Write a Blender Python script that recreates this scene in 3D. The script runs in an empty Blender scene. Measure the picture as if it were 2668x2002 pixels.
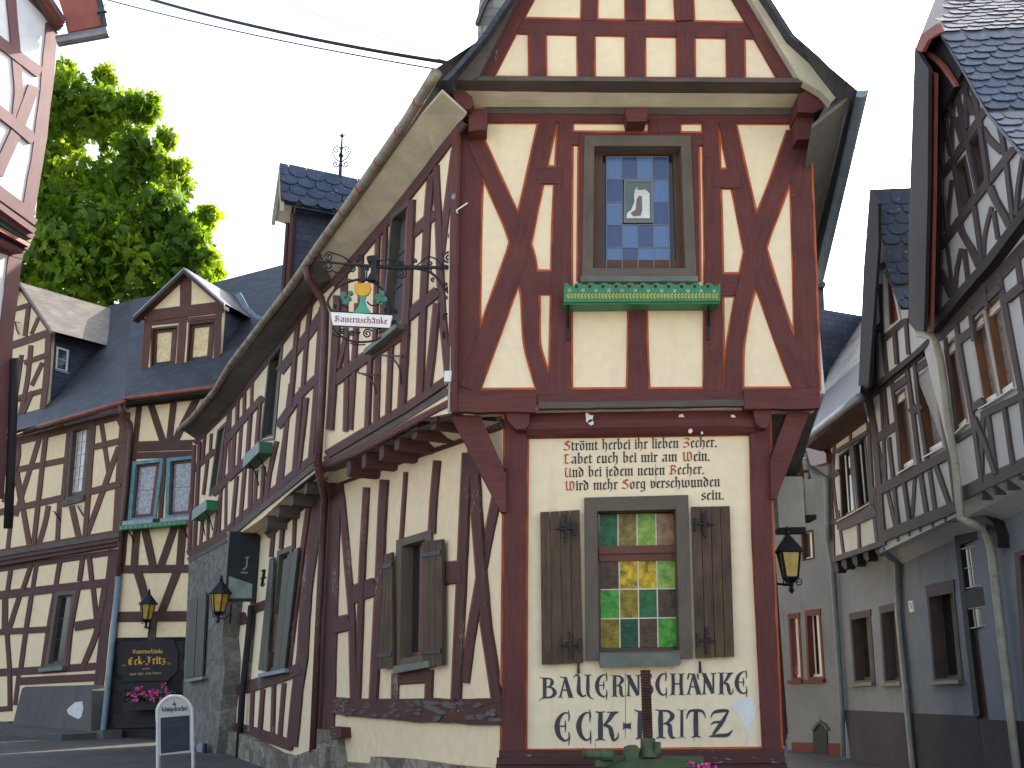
import bpy, bmesh, math, random
from mathutils import Vector
from mathutils.geometry import tessellate_polygon

random.seed(7)
SC = bpy.context.scene
COL = SC.collection

# ------------------------------------------------------------------ camera, sky, sun, exposure
FPX, PITCH, EYE = 2700.0, math.radians(16.5), 1.6
cam = bpy.data.cameras.new("camera")
cam.sensor_width = 36.0
cam.lens = FPX / 2668.0 * 36.0
cam.clip_start, cam.clip_end = 0.1, 2000.0
camo = bpy.data.objects.new("camera", cam)
COL.objects.link(camo)
camo.location = (0, 0, EYE)
camo.rotation_euler = (math.radians(90) + PITCH, 0, 0)
SC.camera = camo

SUN_EL, SUN_AZ = math.radians(37), math.radians(34)      # azimuth measured from +Y towards +X
world = bpy.data.worlds.new("World")
SC.world = world
world.use_nodes = True
wn = world.node_tree
wn.nodes.clear()
sky = wn.nodes.new("ShaderNodeTexSky")
sky.sky_type = 'NISHITA'
sky.sun_disc = False
sky.sun_elevation = SUN_EL
sky.sun_rotation = SUN_AZ
sky.air_density = 1.0
sky.dust_density = 3.0
sky.ozone_density = 1.0
hs = wn.nodes.new("ShaderNodeHueSaturation")
hs.inputs['Saturation'].default_value = 0.72
bgn = wn.nodes.new("ShaderNodeBackground")
bgn.inputs['Strength'].default_value = 0.15
won = wn.nodes.new("ShaderNodeOutputWorld")
wn.links.new(sky.outputs[0], hs.inputs['Color'])
wn.links.new(hs.outputs[0], bgn.inputs['Color'])
wn.links.new(bgn.outputs[0], won.inputs['Surface'])

sun = bpy.data.lights.new("sun", 'SUN')
sun.energy = 3.2
sun.angle = math.radians(0.6)
sun.color = (1.0, 0.93, 0.82)
suno = bpy.data.objects.new("sun", sun)
COL.objects.link(suno)
sdir = Vector((math.sin(SUN_AZ) * math.cos(SUN_EL), math.cos(SUN_AZ) * math.cos(SUN_EL), math.sin(SUN_EL)))
suno.rotation_euler = sdir.to_track_quat('Z', 'Y').to_euler()
suno.location = (20, 20, 40)

SC.view_settings.view_transform = 'Standard'
SC.view_settings.look = 'None'
SC.view_settings.gamma = 1.0
SC.view_settings.exposure = 1.62

# ------------------------------------------------------------------ geometry helpers
CT, ST = math.cos(PITCH), math.sin(PITCH)
CAM = Vector((0, 0, EYE))

def ray(px, py):
    u = (px - 1334.0) / FPX
    v = (1001.0 - py) / FPX
    return Vector((u, CT - v * ST, ST + v * CT))

def vp(px):                       # horizontal direction whose lines vanish at column px
    d = Vector(((px - 1334.0) / FPX, CT + ST * ST / CT, 0))
    d.normalize()
    return d

class Wall:
    """A vertical plane of the town: a point, a horizontal direction and the outward normal."""
    def __init__(s, p, d, out):
        s.p = Vector((p[0], p[1], 0))
        s.t = Vector((d[0], d[1], 0)).normalized()
        n = Vector((s.t.y, -s.t.x, 0))
        if n.dot(Vector((out[0], out[1], 0))) < 0:
            n = -n
        s.n = n
    def at(s, px, py, off=0.0):
        r = ray(px, py)
        k = (s.p + s.n * off - CAM).dot(s.n) / r.dot(s.n)
        return CAM + r * k
    def shift(s, off):
        return Wall(s.p + s.n * off, s.t, s.n)

def fr(x0, y0, k):
    def f(*pts):
        return [(x0 + x / k, y0 + y / k) for (x, y) in pts]
    return f

Z = Vector((0, 0, 1))

class MB:
    def __init__(s):
        s.v, s.f, s.m, s.uv = [], [], [], []
    def face(s, pts, m=0, uv=None):
        i = len(s.v)
        s.v += [Vector(p) for p in pts]
        s.f.append(list(range(i, i + len(pts))))
        s.m.append(m)
        if uv is None:
            n = Vector((0, 0, 0))
            for a in range(len(pts)):
                p, q = pts[a], pts[(a + 1) % len(pts)]
                n += Vector(p).cross(Vector(q))
            if n.length < 1e-12:
                n = Vector((0, 0, 1))
            n.normalize()
            t = Z.cross(n)
            if t.length < 0.05:
                t = Vector((1, 0, 0))
            t.normalize()
            b = n.cross(t)
            uv = [(Vector(p).dot(t), Vector(p).dot(b)) for p in pts]
        s.uv.append(uv)
    def prism(s, front, vec, m=0, back=True, ms=None):
        vec = Vector(vec)
        bk = [Vector(p) + vec for p in front]
        s.face(front, m)
        if back:
            s.face(bk[::-1], m)
        k = len(front)
        for i in range(k):
            j = (i + 1) % k
            s.face([front[j], front[i], bk[i], bk[j]], m if ms is None else ms)
    def box(s, c, a, b, d, m=0):
        """centre and three half-vectors"""
        c, a, b, d = Vector(c), Vector(a), Vector(b), Vector(d)
        for (p, q, r) in ((a, b, d), (b, d, a), (d, a, b)):
            for g in (1, -1):
                s.face([c + r * g - p - q, c + r * g + p - q, c + r * g + p + q, c + r * g - p + q], m)
    def tube(s, pts, r, seg=6, m=0, caps=True):
        pts = [Vector(p) for p in pts]
        rr = r if isinstance(r, (list, tuple)) else [r] * len(pts)
        rings = []
        ref = None
        L = 0
        for i, p in enumerate(pts):
            t = (pts[min(i + 1, len(pts) - 1)] - pts[max(i - 1, 0)])
            if t.length < 1e-9:
                t = Vector((0, 0, 1))
            t.normalize()
            if ref is None:
                ref = t.orthogonal().normalized()
            a = ref - t * ref.dot(t)
            if a.length < 1e-6:
                a = t.orthogonal()
            a.normalize()
            ref = a
            b = t.cross(a)
            if i:
                L += (pts[i] - pts[i - 1]).length
            rings.append(([p + (a * math.cos(2 * math.pi * q / seg) + b * math.sin(2 * math.pi * q / seg)) * rr[i] for q in range(seg)], L))
        for i in range(len(rings) - 1):
            A, la = rings[i]
            B, lb = rings[i + 1]
            for q in range(seg):
                w = (q + 1) % seg
                s.face([A[q], A[w], B[w], B[q]], m, [(la, q * .05), (la, q * .05 + .05), (lb, q * .05 + .05), (lb, q * .05)])
        if caps:
            s.face(rings[0][0][::-1], m)
            s.face(rings[-1][0], m)
    def lathe(s, c, prof, seg=12, m=0):
        c = Vector(c)
        rings = [[c + Vector((r * math.cos(2 * math.pi * q / seg), r * math.sin(2 * math.pi * q / seg), z)) for q in range(seg)] for (r, z) in prof]
        for i in range(len(rings) - 1):
            for q in range(seg):
                w = (q + 1) % seg
                s.face([rings[i][q], rings[i][w], rings[i + 1][w], rings[i + 1][q]], m)
        s.face(rings[0][::-1], m)
        s.face(rings[-1], m)
    def ball(s, c, r, m=0, seg=8, squash=1.0):
        prof = []
        for k in range(0, seg // 2 + 1):
            a = -math.pi / 2 + math.pi * k / (seg // 2)
            prof.append((max(1e-4, r * math.cos(a)), r * math.sin(a) * squash))
        s.lathe(c, prof, seg, m)
    def build(s, name, mats, parent=None, loc=None, smooth=False, weld=False):
        if not isinstance(mats, (list, tuple)):
            mats = [mats]
        org = ORG[parent.name] if parent else Vector(loc if loc is not None else (0, 0, 0))
        me = bpy.data.meshes.new(name)
        me.from_pydata([tuple(p - org) for p in s.v], [], s.f)
        for mt in mats:
            me.materials.append(mt)
        me.polygons.foreach_set("material_index", s.m)
        ul = me.uv_layers.new(name="UVMap")
        flat = []
        for u in s.uv:
            for (a, b) in u:
                flat += [a, b]
        ul.data.foreach_set("uv", flat)
        if smooth or weld:
            bm = bmesh.new()
            bm.from_mesh(me)
            bmesh.ops.remove_doubles(bm, verts=bm.verts, dist=1e-4)
            bmesh.ops.recalc_face_normals(bm, faces=bm.faces)
            bm.to_mesh(me)
            bm.free()
        if smooth:
            me.polygons.foreach_set("use_smooth", [True] * len(me.polygons))
        me.update()
        o = bpy.data.objects.new(name, me)
        COL.objects.link(o)
        if parent:
            o.parent = parent
            ORG[o.name] = ORG[parent.name]
        else:
            o.location = org
            ORG[o.name] = org
        return o

ORG = {}

def tag(o, label=None, cat=None, group=None, kind=None):
    if label: o["label"] = label
    if cat: o["category"] = cat
    if group: o["group"] = group
    if kind: o["kind"] = kind
    return o

def thing(name, label, cat, loc, group=None):
    o = bpy.data.objects.new(name, None)
    o.empty_display_size = 0.2
    COL.objects.link(o)
    o.location = loc
    ORG[o.name] = Vector(loc)
    return tag(o, label, cat, group)

# ------------------------------------------------------------------ materials
def mat(name, rough=0.8, metal=0.0, spec=0.4):
    m = bpy.data.materials.new(name)
    m.use_nodes = True
    b = m.node_tree.nodes["Principled BSDF"]
    b.inputs['Roughness'].default_value = rough
    b.inputs['Metallic'].default_value = metal
    b.inputs['Specular IOR Level'].default_value = spec
    return m, m.node_tree, b

def nd(t, kind, **kw):
    n = t.nodes.new(kind)
    for k, v in kw.items():
        if k in n.inputs:
            n.inputs[k].default_value = v
        else:
            setattr(n, k, v)
    return n

def coords(t, which, scale=(1, 1, 1)):
    tc = nd(t, "ShaderNodeTexCoord")
    mp = nd(t, "ShaderNodeMapping")
    mp.inputs['Scale'].default_value = scale
    t.links.new(tc.outputs[which], mp.inputs['Vector'])
    return mp.outputs[0]

def noise(t, vec, scale, detail=4, rough=0.55):
    n = nd(t, "ShaderNodeTexNoise")
    n.inputs['Scale'].default_value = scale
    n.inputs['Detail'].default_value = detail
    n.inputs['Roughness'].default_value = rough
    t.links.new(vec, n.inputs['Vector'])
    return n.outputs['Fac']

def ramp(t, fac, stops):
    r = nd(t, "ShaderNodeValToRGB")
    e = r.color_ramp.elements
    while len(e) < len(stops):
        e.new(0.5)
    for i, (p, c) in enumerate(stops):
        e[i].position = p
        e[i].color = (c[0], c[1], c[2], 1) if not isinstance(c, (int, float)) else (c, c, c, 1)
    t.links.new(fac, r.inputs[0])
    return r.outputs[0]

def mixc(t, fac, a, b, mode='MIX'):
    m = nd(t, "ShaderNodeMix")
    m.data_type = 'RGBA'
    m.blend_type = mode
    for sock, val in ((m.inputs[0], fac), (m.inputs[6], a), (m.inputs[7], b)):
        if isinstance(val, bpy.types.NodeSocket):
            t.links.new(val, sock)
        elif isinstance(val, (int, float)):
            sock.default_value = val
        else:
            sock.default_value = (val[0], val[1], val[2], 1)
    return m.outputs[2]

def bump(t, b, h, strength=0.2, dist=0.01):
    n = nd(t, "ShaderNodeBump")
    n.inputs['Strength'].default_value = strength
    n.inputs['Distance'].default_value = dist
    t.links.new(h, n.inputs['Height'])
    t.links.new(n.outputs[0], b.inputs['Normal'])

def m_plaster(name, c, var=0.08, dirt=(0.3, 0.25, 0.18), amt=0.25, sc=1.0):
    m, t, b = mat(name, 0.9, 0, 0.2)
    v = coords(t, 'Object')
    n1 = noise(t, v, 0.9 * sc, 6, 0.6)
    n2 = noise(t, v, 9 * sc, 4)
    lo = tuple(x * (1 - var) for x in c)
    hi = tuple(min(1, x * (1 + var * .6)) for x in c)
    base = ramp(t, n1, [(0.3, lo), (0.7, hi)])
    vs = coords(t, 'Object', (5, 5, .8))
    n3 = noise(t, vs, 1.2, 6, .62)
    st = ramp(t, n3, [(0.56, 0.0), (0.78, amt)])
    col = mixc(t, st, base, dirt)
    fine = ramp(t, n2, [(0.25, 0.93), (0.75, 1.05)])
    col = mixc(t, 1.0, col, fine, 'MULTIPLY')
    t.links.new(col, b.inputs['Base Color'])
    bump(t, b, noise(t, v, 30, 4), 0.25, 0.004)
    return m

def m_wood(name, c, c2, flake=(0.5, 0.46, 0.4), amt=0.1, rough=0.7, along='u', grainy=1.0):
    m, t, b = mat(name, rough, 0, 0.35)
    sc = (1.3, 16, 1) if along == 'u' else (16, 1.3, 1)
    v = coords(t, 'UV', sc)
    g = noise(t, v, 2.2, 6, 0.65)
    col = ramp(t, g, [(0.28, c2), (0.72, c)])
    v2 = coords(t, 'UV', (2.2, 2.2, 1))
    big = noise(t, v2, 1.1, 5)
    col = mixc(t, 1.0, col, ramp(t, big, [(0.25, 1 - .3 * grainy), (0.75, 1.1)]), 'MULTIPLY')
    fs = (5, 16, 1) if along == 'u' else (16, 5, 1)
    f1 = noise(t, coords(t, 'UV', fs), 2.6, 5, .7)
    f2 = noise(t, coords(t, 'UV', (1, 1, 1)), 1.0, 3)
    th = mixc(t, 0.5, f1, f2)
    lo = 0.70 - 0.16 * amt ** .5
    fl = ramp(t, th, [(lo, 0.0), (lo + .05, 0.85)])
    col = mixc(t, fl, col, flake)
    t.links.new(col, b.inputs['Base Color'])
    bump(t, b, g, 0.35, 0.006)
    return m

def m_paint(name, c, rough=0.5, metal=0.0, var=0.12, wear=None, wamt=0.2, spec=.4):
    m, t, b = mat(name, rough, metal, spec)
    v = coords(t, 'Object')
    n = noise(t, v, 6, 5)
    col = ramp(t, n, [(0.3, tuple(x * (1 - var) for x in c)), (0.7, tuple(min(1, x * (1 + var)) for x in c))])
    if wear:
        f = ramp(t, noise(t, v, 22, 6, .7), [(0.62 - .12 * wamt, 0.0), (0.68, 0.9)])
        col = mixc(t, f, col, wear)
    t.links.new(col, b.inputs['Base Color'])
    bump(t, b, n, 0.1, 0.004)
    return m

def m_slate(name, c, row=0.15, wid=0.24, lichen=0.3, tint=None):
    m, t, b = mat(name, 0.5, 0, 0.5)
    v = coords(t, 'UV')
    br = nd(t, "ShaderNodeTexBrick")
    br.offset = 0.5
    br.inputs['Scale'].default_value = 1.0
    br.inputs['Brick Width'].default_value = wid
    br.inputs['Row Height'].default_value = row
    br.inputs['Mortar Size'].default_value = 0.006
    br.inputs['Mortar Smooth'].default_value = 0.3
    br.inputs['Bias'].default_value = 0.0
    br.inputs['Color1'].default_value = (c[0] * .75, c[1] * .75, c[2] * .75, 1)
    br.inputs['Color2'].default_value = (c[0] * 1.3, c[1] * 1.3, c[2] * 1.3, 1)
    br.inputs['Mortar'].default_value = (c[0] * .2, c[1] * .2, c[2] * .2, 1)
    t.links.new(v, br.inputs['Vector'])
    n = noise(t, v, 1.1, 6, .6)
    col = mixc(t, 1.0, br.outputs['Color'], ramp(t, n, [(0.3, .8), (0.7, 1.2)]), 'MULTIPLY')
    if tint:
        col = mixc(t, ramp(t, noise(t, v, 2.3, 5), [(.45, 0.0), (.62, .7)]), col, tint)
    f = ramp(t, noise(t, v, 7, 2), [(0.80 - .05 * lichen, 0.0), (0.83, 0.8)])
    col = mixc(t, f, col, (0.45, 0.46, 0.42))
    t.links.new(col, b.inputs['Base Color'])
    bump(t, b, br.outputs['Fac'], -0.5, 0.01)
    return m

def m_stone(name, c1, c2, sc=2.6, gap=(0.10, 0.09, 0.075)):
    m, t, b = mat(name, 0.92, 0, 0.2)
    v = coords(t, 'Object', (1, 1, 1.5))
    w = nd(t, "ShaderNodeTexVoronoi")
    w.inputs['Scale'].default_value = sc
    nn = noise(t, v, 3, 3)
    vm = nd(t, "ShaderNodeVectorMath", operation='ADD')
    mul = nd(t, "ShaderNodeVectorMath", operation='SCALE')
    mul.inputs['Scale'].default_value = 0.25
    t.links.new(nn, mul.inputs[0])
    t.links.new(v, vm.inputs[0])
    t.links.new(mul.outputs[0], vm.inputs[1])
    t.links.new(vm.outputs[0], w.inputs['Vector'])
    sep = nd(t, "ShaderNodeSeparateColor")
    t.links.new(w.outputs['Color'], sep.inputs[0])
    base = ramp(t, sep.outputs[0], [(0.1, c1), (0.9, c2)])
    dist = nd(t, "ShaderNodeTexVoronoi", feature='DISTANCE_TO_EDGE')
    dist.inputs['Scale'].default_value = sc
    t.links.new(vm.outputs[0], dist.inputs['Vector'])
    g = ramp(t, dist.outputs['Distance'], [(0.0, 0.75), (0.06, 0.0)])
    col = mixc(t, g, base, gap)
    fine = noise(t, v, 14, 6, .7)
    col = mixc(t, 1.0, col, ramp(t, fine, [(.3, .65), (.7, 1.25)]), 'MULTIPLY')
    t.links.new(col, b.inputs['Base Color'])
    bump(t, b, fine, 0.6, 0.03)
    return m

def m_glass(name, c, rough=0.06, var=0.0, sc=9, wave=0.0, c2=None, spec=.6):
    m, t, b = mat(name, rough, 0, spec)
    v = coords(t, 'Object')
    if c2:
        n = noise(t, v, sc, 5, .65)
        t.links.new(ramp(t, n, [(0.35, c), (0.68, c2)]), b.inputs['Base Color'])
    else:
        b.inputs['Base Color'].default_value = (c[0], c[1], c[2], 1)
    if wave:
        bump(t, b, noise(t, v, sc * 2.2, 2), wave, 0.01)
    return m

M = {}
M['cream'] = m_plaster('cream plaster', (0.84, 0.70, 0.47), .05, (0.42, 0.36, 0.26), .22)
M['cream_left'] = m_plaster('warm cream plaster', (0.86, 0.69, 0.42), .06, (0.42, 0.34, 0.24), .25)
M['white_left'] = m_plaster('white plaster', (0.80, 0.80, 0.80), .04, (0.5, 0.5, 0.5), .12)
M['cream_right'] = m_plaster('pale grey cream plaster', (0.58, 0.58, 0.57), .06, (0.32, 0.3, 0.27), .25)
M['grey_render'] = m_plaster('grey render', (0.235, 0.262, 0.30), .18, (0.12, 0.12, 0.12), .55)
M['dark_render'] = m_plaster('dark plinth render', (0.075, 0.07, 0.08), .2, (0.07, 0.06, 0.07), .5)
M['red_render'] = m_plaster('red brown plinth', (0.16, 0.07, 0.06), .2, (0.09, 0.05, 0.05), .5)
M['concrete'] = m_plaster('grey concrete', (0.13, 0.125, 0.115), .2, (0.055, 0.052, 0.045), .6)
M['white_patch'] = m_plaster('bare white plaster', (0.72, 0.70, 0.66), .1, (0.5, 0.42, 0.32), .5, 4)
M['oxblood'] = m_wood('oxblood painted timber', (0.150, 0.040, 0.032), (0.085, 0.024, 0.021), (0.52, 0.45, 0.34), .14)
M['oxworn'] = m_wood('worn oxblood timber', (0.105, 0.034, 0.028), (0.060, 0.024, 0.022), (0.34, 0.31, 0.27), .62)
M['oxwing'] = m_wood('oxblood timber of the wing', (0.110, 0.042, 0.036), (0.070, 0.030, 0.028), (0.34, 0.30, 0.26), .12)
M['greywood'] = m_wood('grey weathered timber', (0.13, 0.105, 0.085), (0.075, 0.062, 0.052), (0.3, 0.28, 0.24), .15)
M['brown'] = m_wood('red brown timber', (0.155, 0.062, 0.040), (0.10, 0.042, 0.030), (0.4, 0.3, 0.2), .04)
M['darkbrown'] = m_wood('dark brown timber', (0.105, 0.055, 0.035), (0.055, 0.030, 0.022), (0.35, 0.28, 0.2), .06)
M['nightbrown'] = m_wood('almost black timber', (0.028, 0.022, 0.022), (0.016, 0.014, 0.015), (0.1, 0.09, 0.08), .05)
M['mauve'] = m_wood('mauve brown timber', (0.19, 0.082, 0.086), (0.14, 0.062, 0.066), (0.4, 0.3, 0.3), .01)
M['rightwood'] = m_wood('grey brown timber', (0.092, 0.066, 0.066), (0.058, 0.044, 0.046), (0.25, 0.2, 0.18), .06)
M['orange'] = m_paint('orange red outline paint', (0.50, 0.105, 0.025), .7, 0, .15)
M['redline'] = m_paint('dull red outline paint', (0.26, 0.062, 0.035), .7, 0, .2)
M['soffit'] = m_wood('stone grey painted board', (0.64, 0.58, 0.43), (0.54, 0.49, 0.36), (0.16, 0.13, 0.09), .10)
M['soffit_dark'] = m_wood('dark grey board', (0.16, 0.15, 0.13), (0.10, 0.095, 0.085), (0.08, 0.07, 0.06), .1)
M['slate'] = m_slate('dark slate', (0.040, 0.043, 0.052), .13, .26, .5)
M['slate_blue'] = m_slate('blue slate cladding', (0.042, 0.050, 0.075), .12, .2, .2)
M['slate_pale'] = m_slate('pale weathered slate', (0.34, 0.33, 0.30), .11, .22, .2, (0.16, 0.14, 0.12))
M['slate_one'] = m_paint('slate scales', (0.026, 0.046, 0.085), .42, 0, .35, (0.45, 0.47, 0.48), .04)
M['zinc'] = m_paint('grey zinc', (0.23, 0.25, 0.27), .45, .6, .2)
M['zincblue'] = m_paint('blue grey pipe', (0.20, 0.27, 0.32), .5, .2, .15)
M['oldgutter'] = m_paint('stained gutter metal', (0.27, 0.24, 0.185), .6, .2, .3, (0.11, 0.09, 0.07), .55)
M['copper'] = m_paint('red brown copper', (0.27, 0.085, 0.055), .5, .3, .25)
M['bargered'] = m_paint('brick red board', (0.30, 0.085, 0.060), .7, 0, .15)
M['pipecream'] = m_paint('cream pipe paint', (0.42, 0.40, 0.31), .55, 0, .2, (0.25, 0.17, 0.1), .2)
M['pipebrown'] = m_paint('brown pipe paint', (0.11, 0.050, 0.042), .5, 0, .25, (0.25, 0.2, 0.18), .2)
M['iron'] = m_paint('black iron', (0.022, 0.022, 0.026), .45, .5, .3)
M['rust'] = m_paint('rusty iron', (0.060, 0.026, 0.018), .7, .3, .5, (0.03, 0.02, 0.016), .5)
M['frame'] = m_wood('grey brown window frame', (0.145, 0.115, 0.085), (0.105, 0.083, 0.062), (0.25, 0.2, 0.15), .05, along='v')
M['sash'] = m_wood('brown varnished sash', (0.13, 0.055, 0.022), (0.08, 0.034, 0.016), (0.2, 0.12, 0.05), .05, .45, 'v')
M['sashred'] = m_wood('red brown sash', (0.17, 0.050, 0.028), (0.10, 0.032, 0.022), (0.2, 0.12, 0.05), .05, .45, 'v')
M['sashorange'] = m_wood('orange brown sash', (0.22, 0.095, 0.035), (0.13, 0.055, 0.022), (0.2, 0.12, 0.05), .05, .45, 'v')
M['shutter'] = m_wood('brown black shutter planks', (0.150, 0.088, 0.045), (0.036, 0.027, 0.019), (0.12, 0.11, 0.09), .2, .7, 'v', 1.4)
M['greygreen'] = m_paint('grey green sill paint', (0.115, 0.135, 0.105), .5, 0, .25)
M['blackgreen'] = m_paint('black green frame paint', (0.050, 0.052, 0.042), .5, 0, .25)
M['teal'] = m_paint('flaking teal paint', (0.10, 0.23, 0.25), .6, 0, .25, (0.34, 0.38, 0.36), .5)
M['green'] = m_paint('green flower box paint', (0.035, 0.19, 0.075), .5, 0, .15)
M['greendark'] = m_paint('dull green paint', (0.045, 0.13, 0.085), .5, 0, .2)
M['greygrn'] = m_paint('faded green paint', (0.22, 0.30, 0.27), .6, 0, .2)
M['white'] = m_paint('white paint', (0.78, 0.78, 0.74), .5, 0, .05)
M['yellow'] = m_paint('yellow paint', (0.62, 0.42, 0.04), .6, 0, .1)
M['black_ink'] = m_paint('black lettering paint', (0.030, 0.026, 0.030), .6, 0, .2)
M['grey_ink'] = m_paint('slate grey lettering paint', (0.040, 0.042, 0.052), .6, 0, .35)
M['red_ink'] = m_paint('red lettering paint', (0.40, 0.055, 0.03), .6, 0, .2)
M['wine_ink'] = m_paint('wine red lettering', (0.25, 0.03, 0.04), .6, 0, .2)
M['gold_ink'] = m_paint('golden yellow lettering', (0.62, 0.33, 0.02), .5, 0, .15)
M['dim_ink'] = m_paint('dim yellow lettering', (0.32, 0.22, 0.05), .6, 0, .2)
M['greenblue_ink'] = m_paint('green blue lettering', (0.03, 0.09, 0.11), .6, 0, .2)
M['lead'] = m_paint('lead came', (0.16, 0.17, 0.18), .5, .3, .1)
M['paleline'] = m_paint('pale came', (0.62, 0.56, 0.42), .5, 0, .1)
M['dark'] = m_glass('dark glass', (0.018, 0.022, 0.028), .05)
M['mirror'] = m_glass('clear glass with white curtain', (0.10, 0.11, 0.12), .03, spec=1.0)
M['curtain'] = m_glass('glass over lace curtain', (0.16, 0.16, 0.18), .12, sc=16, c2=(0.42, 0.40, 0.42))
M['palecurtain'] = m_glass('glass over pale curtain', (0.45, 0.40, 0.33), .1, sc=7, c2=(0.75, 0.69, 0.58))
M['amber'] = m_glass('glass with painted golden reflection', (0.62, 0.42, 0.14), .12, sc=11, wave=.6, c2=(0.85, 0.66, 0.32))  # golden reflection put into the glass colour itself
M['lampglass'] = m_glass('yellow lamp glass', (0.36, 0.24, 0.03), .1, sc=14, wave=.4, c2=(0.55, 0.36, 0.05))
M['blue1'] = m_glass('blue grey glass', (0.075, 0.13, 0.25), .08, sc=40, c2=(0.11, 0.18, 0.33), wave=.05)
M['blue2'] = m_glass('dark blue glass', (0.035, 0.055, 0.135), .08, sc=40, c2=(0.055, 0.085, 0.18), wave=.05)
STG = {'g': ((0.01, 0.07, 0.025), (0.03, 0.16, 0.05)), 'o': ((0.10, 0.07, 0.010), (0.30, 0.22, 0.05)),
       'l': ((0.10, 0.22, 0.03), (0.32, 0.48, 0.09)), 'p': ((0.18, 0.09, 0.045), (0.36, 0.22, 0.11)),
       'b': ((0.045, 0.022, 0.012), (0.11, 0.055, 0.03)), 'y': ((0.14, 0.10, 0.006), (0.80, 0.52, 0.02)),  # yellow entry has a golden reflection put into its colour
       'e': ((0.02, 0.16, 0.02), (0.10, 0.42, 0.04)), 't': ((0.004, 0.045, 0.022), (0.012, 0.09, 0.045)), 'k': ((0.12, 0.085, 0.004), (0.34, 0.25, 0.015))}
for k_, (a_, b_) in STG.items():
    M['st_' + k_] = m_glass('stained glass ' + k_, a_, .16, sc=14, wave=.5, c2=b_, spec=.25)
M['rubble'] = m_stone('rubble stone', (0.16, 0.14, 0.115), (0.34, 0.30, 0.24), 3.2)
M['rubble_grey'] = m_stone('grey rendered rubble', (0.15, 0.14, 0.125), (0.23, 0.215, 0.19), 5.5, (0.13, 0.12, 0.105))
M['cast_green'] = m_paint('mossy green cast iron', (0.055, 0.085, 0.035), .6, .2, .35, (0.11, 0.10, 0.03), .35)
M['petal'] = m_paint('pink petals', (0.72, 0.07, 0.32), .6, 0, .25)
M['leafgreen'] = m_paint('geranium leaves', (0.03, 0.07, 0.02), .6, 0, .3)
M['terracotta'] = m_paint('terracotta', (0.30, 0.12, 0.06), .8, 0, .2)
M['soil'] = m_paint('soil', (0.04, 0.03, 0.02), .95, 0, .3)
M['chalk'] = m_paint('blackboard', (0.030, 0.032, 0.055), .6, 0, .25, (0.10, 0.10, 0.12), .25)
M['signface'] = m_paint('weathered light box face', (0.46, 0.44, 0.36), .5, 0, .15)
M['darkdoor'] = m_stone('dark brown black masonry', (0.020, 0.018, 0.018), (0.045, 0.040, 0.038), 2.2, (0.012, 0.011, 0.011))  # brown-black stone colours for the whole doorway opening
M['slateblue_paint'] = m_paint('blue black sign face', (0.014, 0.017, 0.028), .4, 0, .3)

# ------------------------------------------------------------------ builders on a wall
def wob(k, seed):
    r = random.Random(seed)
    ph = [r.uniform(0, 6.28) for _ in range(3)]
    return (math.sin(k * .9 + ph[0]) + .6 * math.sin(k * 2.1 + ph[1]) + .4 * math.sin(k * 4.7 + ph[2])) / 2

BI = [0]

def strip(pts, w, step=20.0, wobble=.035):
    """centre line in photo pixels -> left and right edge points, slightly hand hewn"""
    ws = w if isinstance(w, (list, tuple)) else [w] * len(pts)
    if len(ws) != len(pts):
        ws = [ws[0] + (ws[-1] - ws[0]) * i / (len(pts) - 1) for i in range(len(pts))]
    out = []
    for i in range(len(pts) - 1):
        (x0, y0), (x1, y1) = pts[i], pts[i + 1]
        L = math.hypot(x1 - x0, y1 - y0)
        n = max(1, int(L / step))
        for k in range(n):
            f = k / n
            out.append((x0 + (x1 - x0) * f, y0 + (y1 - y0) * f, ws[i] + (ws[i + 1] - ws[i]) * f))
    out.append((pts[-1][0], pts[-1][1], ws[-1]))
    if len(pts) > 2:               # round the kinks
        for _ in range(2):
            sm = out[:]
            for i in range(1, len(out) - 1):
                sm[i] = tuple((out[i - 1][q] + 2 * out[i][q] + out[i + 1][q]) / 4 for q in range(3))
            out = sm
    BI[0] += 1
    Lf, Rt = [], []
    for i, (x, y, ww) in enumerate(out):
        a = out[max(0, i - 1)]
        b = out[min(len(out) - 1, i + 1)]
        dx, dy = b[0] - a[0], b[1] - a[1]
        L = math.hypot(dx, dy) or 1
        nx, ny = -dy / L, dx / L
        ja = wobble * ww * wob(i, BI[0] * 2) if ww > 7 else 0
        jb = wobble * ww * wob(i, BI[0] * 2 + 1) if ww > 7 else 0
        Lf.append((x + nx * (ww / 2 + ja), y + ny * (ww / 2 + ja)))
        Rt.append((x - nx * (ww / 2 + jb), y - ny * (ww / 2 + jb)))
    return Lf, Rt

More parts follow.
